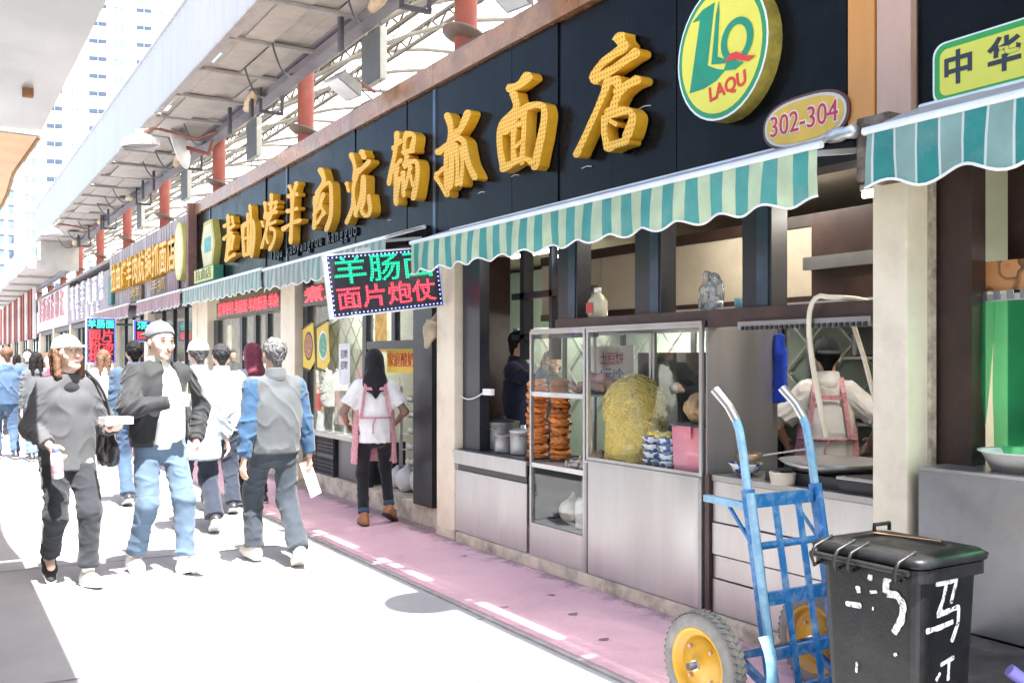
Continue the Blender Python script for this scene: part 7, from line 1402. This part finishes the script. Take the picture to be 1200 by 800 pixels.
A1, k = person((3.42, 8.02, .02), R(163), 'shop worker in black headscarf, white top and pink apron stepping to the doorway', 1.58, True, skin=mat('skin brown', (.25, .15, .11), .55, var=.08), cell=.0075,
    feet=((.10, .0, .085), (-.16, -.10, .135)), foot_pitch=(.0, -.4), hands=((.25, -.20, .98), (-.24, -.20, .98)), elbows=((.7, .8, -.4), (-.7, .8, -.4)), hips=-.015, foot_dir=((.1, -1, 0), (-.5, -.8, 0)),
    top=dict(m=C_WHITE, off=.022, hem=.82, fold=.008, sleeve=.36, name='white_top'), pants=dict(m=C_BK, off=.0, knee=.062, hem=.05, len=.92, fold=.005, slim=1, cuff=C_JEAND), shoe=S_BR, hair=dict(kind='scarf', m=C_BK, tail=True))
apron_straps(A1, k['s'])
# ---- others walking away
person((2.46, 9.55, 0), R(176), 'man in white jacket and navy trousers seen from behind near the plinth', 1.64, cell=.008, feet=((.09, -.17, .10), (-.09, .15, .11)), foot_pitch=(.1, -.3), hands=((.25, .02, .80), (-.25, -.05, .80)),
    top=dict(m=C_WHITE, off=.038, hem=.84, fold=.013, collar=C_WHITE), pants=dict(m=C_NAVY, off=.014, knee=.075, hem=.07, len=.98), shoe=S_DK, hair=dict(kind='short', m=mat('hair dark grey', (.035, .035, .038), .65, spec=.15, var=.5, vscale=40, bump=.6, bscale=130), rough=.008))
person((2.02, 8.60, 0), R(182), 'person in cream cap and pale grey coat behind the man in the bomber jacket', 1.66, cell=.008, feet=((.09, -.18, .10), (-.09, .19, .15)), foot_pitch=(.1, -.6), hands=((.25, .05, .78), (-.25, .05, .78)),
    top=dict(m=C_PALE, off=.042, hem=.66, fold=.012, collar=C_PALE, bulk=1.05), pants=dict(m=C_NAVY, off=.015, knee=.076, hem=.072, len=.98), shoe=S_DK, hair=dict(kind='short', m=HAIRG, cap=dict(m=C_CREAM, back=False)))
person((1.84, 10.6, 0), R(178), 'man with black hair in dark denim jacket walking away in the middle of the street', 1.68, cell=.009, feet=((.09, .15, .12), (-.09, -.15, .10)), foot_pitch=(-.35, .1),
    top=dict(m=C_DBLUE, off=.038, hem=.84, fold=.014, collar=C_DBLUE), pants=dict(m=C_JEAND, off=.01, knee=.07, hem=.064, len=.98), shoe=S_DK, hair=dict(kind='short', m=HAIRB, rough=.008))
person((2.12, 14.6, 0), R(185), 'long haired woman in white top seen from behind farther up the street', 1.63, True, cell=.010, feet=((.09, -.12, .09), (-.09, .12, .10)), top=dict(m=C_WHITE, off=.035, hem=.80, fold=.012, name='white_top'), pants=dict(m=C_BK, off=.004, knee=.064, hem=.05), shoe=S_GY, hair=dict(kind='long', m=HAIRN, len=.22))
person((2.86, 9.85, .02), R(200), 'person in maroon headscarf and silver grey jacket behind the grey haired man', 1.64, True, cell=.009, top=dict(m=C_PALE, off=.038, hem=.84, fold=.013, collar=C_DGREY), pants=dict(m=C_BK, off=.01), shoe=S_DK, hair=dict(kind='scarf', m=C_MAROON))
# ---- the crowd at the far left
def far(loc, rz, label, H, fem, top, pants, shoe, hair, hem=.84, **kw):
    return person(loc, rz, label, H, fem, cell=.0115, top=dict(m=top, off=.036, hem=hem, fold=.012), pants=dict(m=pants, off=.008, knee=.068, hem=.06), shoe=shoe, hair=hair, group='people in the crowd up the street', **kw)
far((1.02, 16.4, 0), R(190), 'person in blue jacket and jeans at the left picture edge, arm held out', 1.68, False, fabric('mid blue jacket', (.055, .095, .165)), C_JEAND, S_DK, dict(kind='short', m=HAIRN), hands=((.24, .0, .8), (-.42, -.25, 1.22)), feet=((.09, -.15, .1), (-.09, .15, .1)))
far((1.38, 15.9, 0), R(184), 'dark haired woman in pale top and light jeans beside the blue jacket', 1.60, True, C_LGREY, C_JEAN, S_DK, dict(kind='long', m=HAIRB, len=.2), feet=((.09, .14, .1), (-.09, -.14, .1)))
far((1.66, 17.2, 0), R(10), 'woman in cream blouse and dark skirt length trousers carrying a red bag', 1.60, True, C_CREAM, C_BK, S_DK, dict(kind='bob', m=HAIRN), hem=.76)
b = empty('red_bag', (1.50, 17.0, .56), 0, 'red shopping bag hanging beside the woman in the cream blouse', 'bag'); MB().box(-.15, .15, -.05, .05, 0, .32, bev=.012).build('bag_body', C_RED, b); MB().tube(bez((-.07, 0, .32), (-.07, 0, .46), (.07, 0, .46), (.07, 0, .32)), .006, 6).build('handle', C_RED, b)
far((1.62, 14.9, 0), R(176), 'person in maroon top half hidden behind the woman in the white cap', 1.66, True, fabric('plum', (.20, .05, .09)), C_BK, S_DK, dict(kind='bob', m=HAIRB))
far((2.06, 18.9, 0), R(180), 'person in white shirt walking away in the crowd under the far dot matrix sign', 1.68, False, C_WHITE, C_NAVY, S_DK, dict(kind='short', m=HAIRB), feet=((.09, -.14, .1), (-.09, .14, .1)))
far((1.18, 20.5, 0), R(5), 'person in pale pink top coming forward deep in the crowd', 1.62, True, fabric('pale pink', (.66, .48, .48)), C_DGREY, S_WH, dict(kind='long', m=HAIRB, len=.16))
far((1.75, 22.0, 0), R(-8), 'man in grey jacket coming forward deep in the crowd', 1.70, False, C_LGREY, C_NAVY, S_DK, dict(kind='short', m=HAIRB), feet=((.09, .14, .1), (-.09, -.14, .1)))
far((2.45, 24.0, 0), R(185), 'person in navy top near the farther pink awning', 1.66, False, C_DBLUE, C_BK, S_DK, dict(kind='short', m=HAIRB))
far((1.05, 26.0, 0), R(0), 'person in white far up the street at the left edge', 1.66, False, C_WHITE, C_JEAND, S_DK, dict(kind='short', m=HAIRB)); far((2.05, 29.0, 0), R(180), 'person in red top far up the street', 1.64, True, C_RED, C_BK, S_DK, dict(kind='long', m=HAIRB))
far((1.5, 31.0, 0), R(180), 'person in pale coat far up the street', 1.68, False, C_PALE, C_NAVY, S_DK, dict(kind='short', m=HAIRG))
# ---- inside the kitchen
K1, k = person((4.62, 3.97, .1), R(136), 'cook in white coat and pink apron straps seen from behind at the stove', 1.52, True, cell=.008, group='people working inside the shop', hands=((.26, -.20, 1.0), (-.30, -.15, 1.02)), elbows=((.8, .6, -.3), (-.8, .6, -.3)),
    top=dict(m=fabric('cook white', (.68, .67, .65)), off=.028, hem=.76, fold=.010, sleeve=.42, name='white_coat', collar=fabric('cook white', (.68, .67, .65))), pants=dict(m=C_BK, off=.01), shoe=S_DK, hair=dict(kind='short', m=HAIRB, cap=dict(m=C_BK, back=True, tilt=.2)))
apron_straps(K1, k['s'])
person((4.42, 7.18, .1), R(38), 'man in navy work jacket with raised hand inside the shop beside the white price sheet', 1.64, skin=SKIN2, cell=.008, group='people working inside the shop', hands=((.24, -.05, .85), (-.06, -.30, 1.42)), elbows=((.6, .8, 0), (-.8, -.2, -.8)), head=(R(20), R(6)), grip=('relax', 'fist'),
    top=dict(m=C_CHEF, off=.032, hem=.82, fold=.01, collar=C_CHEF), pants=dict(m=C_BK, off=.01), shoe=S_DK, hair=dict(kind='short', m=HAIRB))
person((5.0, 7.55, .1), R(20), 'small person in grey blouse farther inside the shop behind the glass case', 1.48, True, cell=.0095, group='people working inside the shop', head=(R(-25), 0), top=dict(m=C_LGREY, off=.03, hem=.8, fold=.01), pants=dict(m=C_BK, off=.01), shoe=S_DK, hair=dict(kind='bob', m=HAIRB, len=.06))
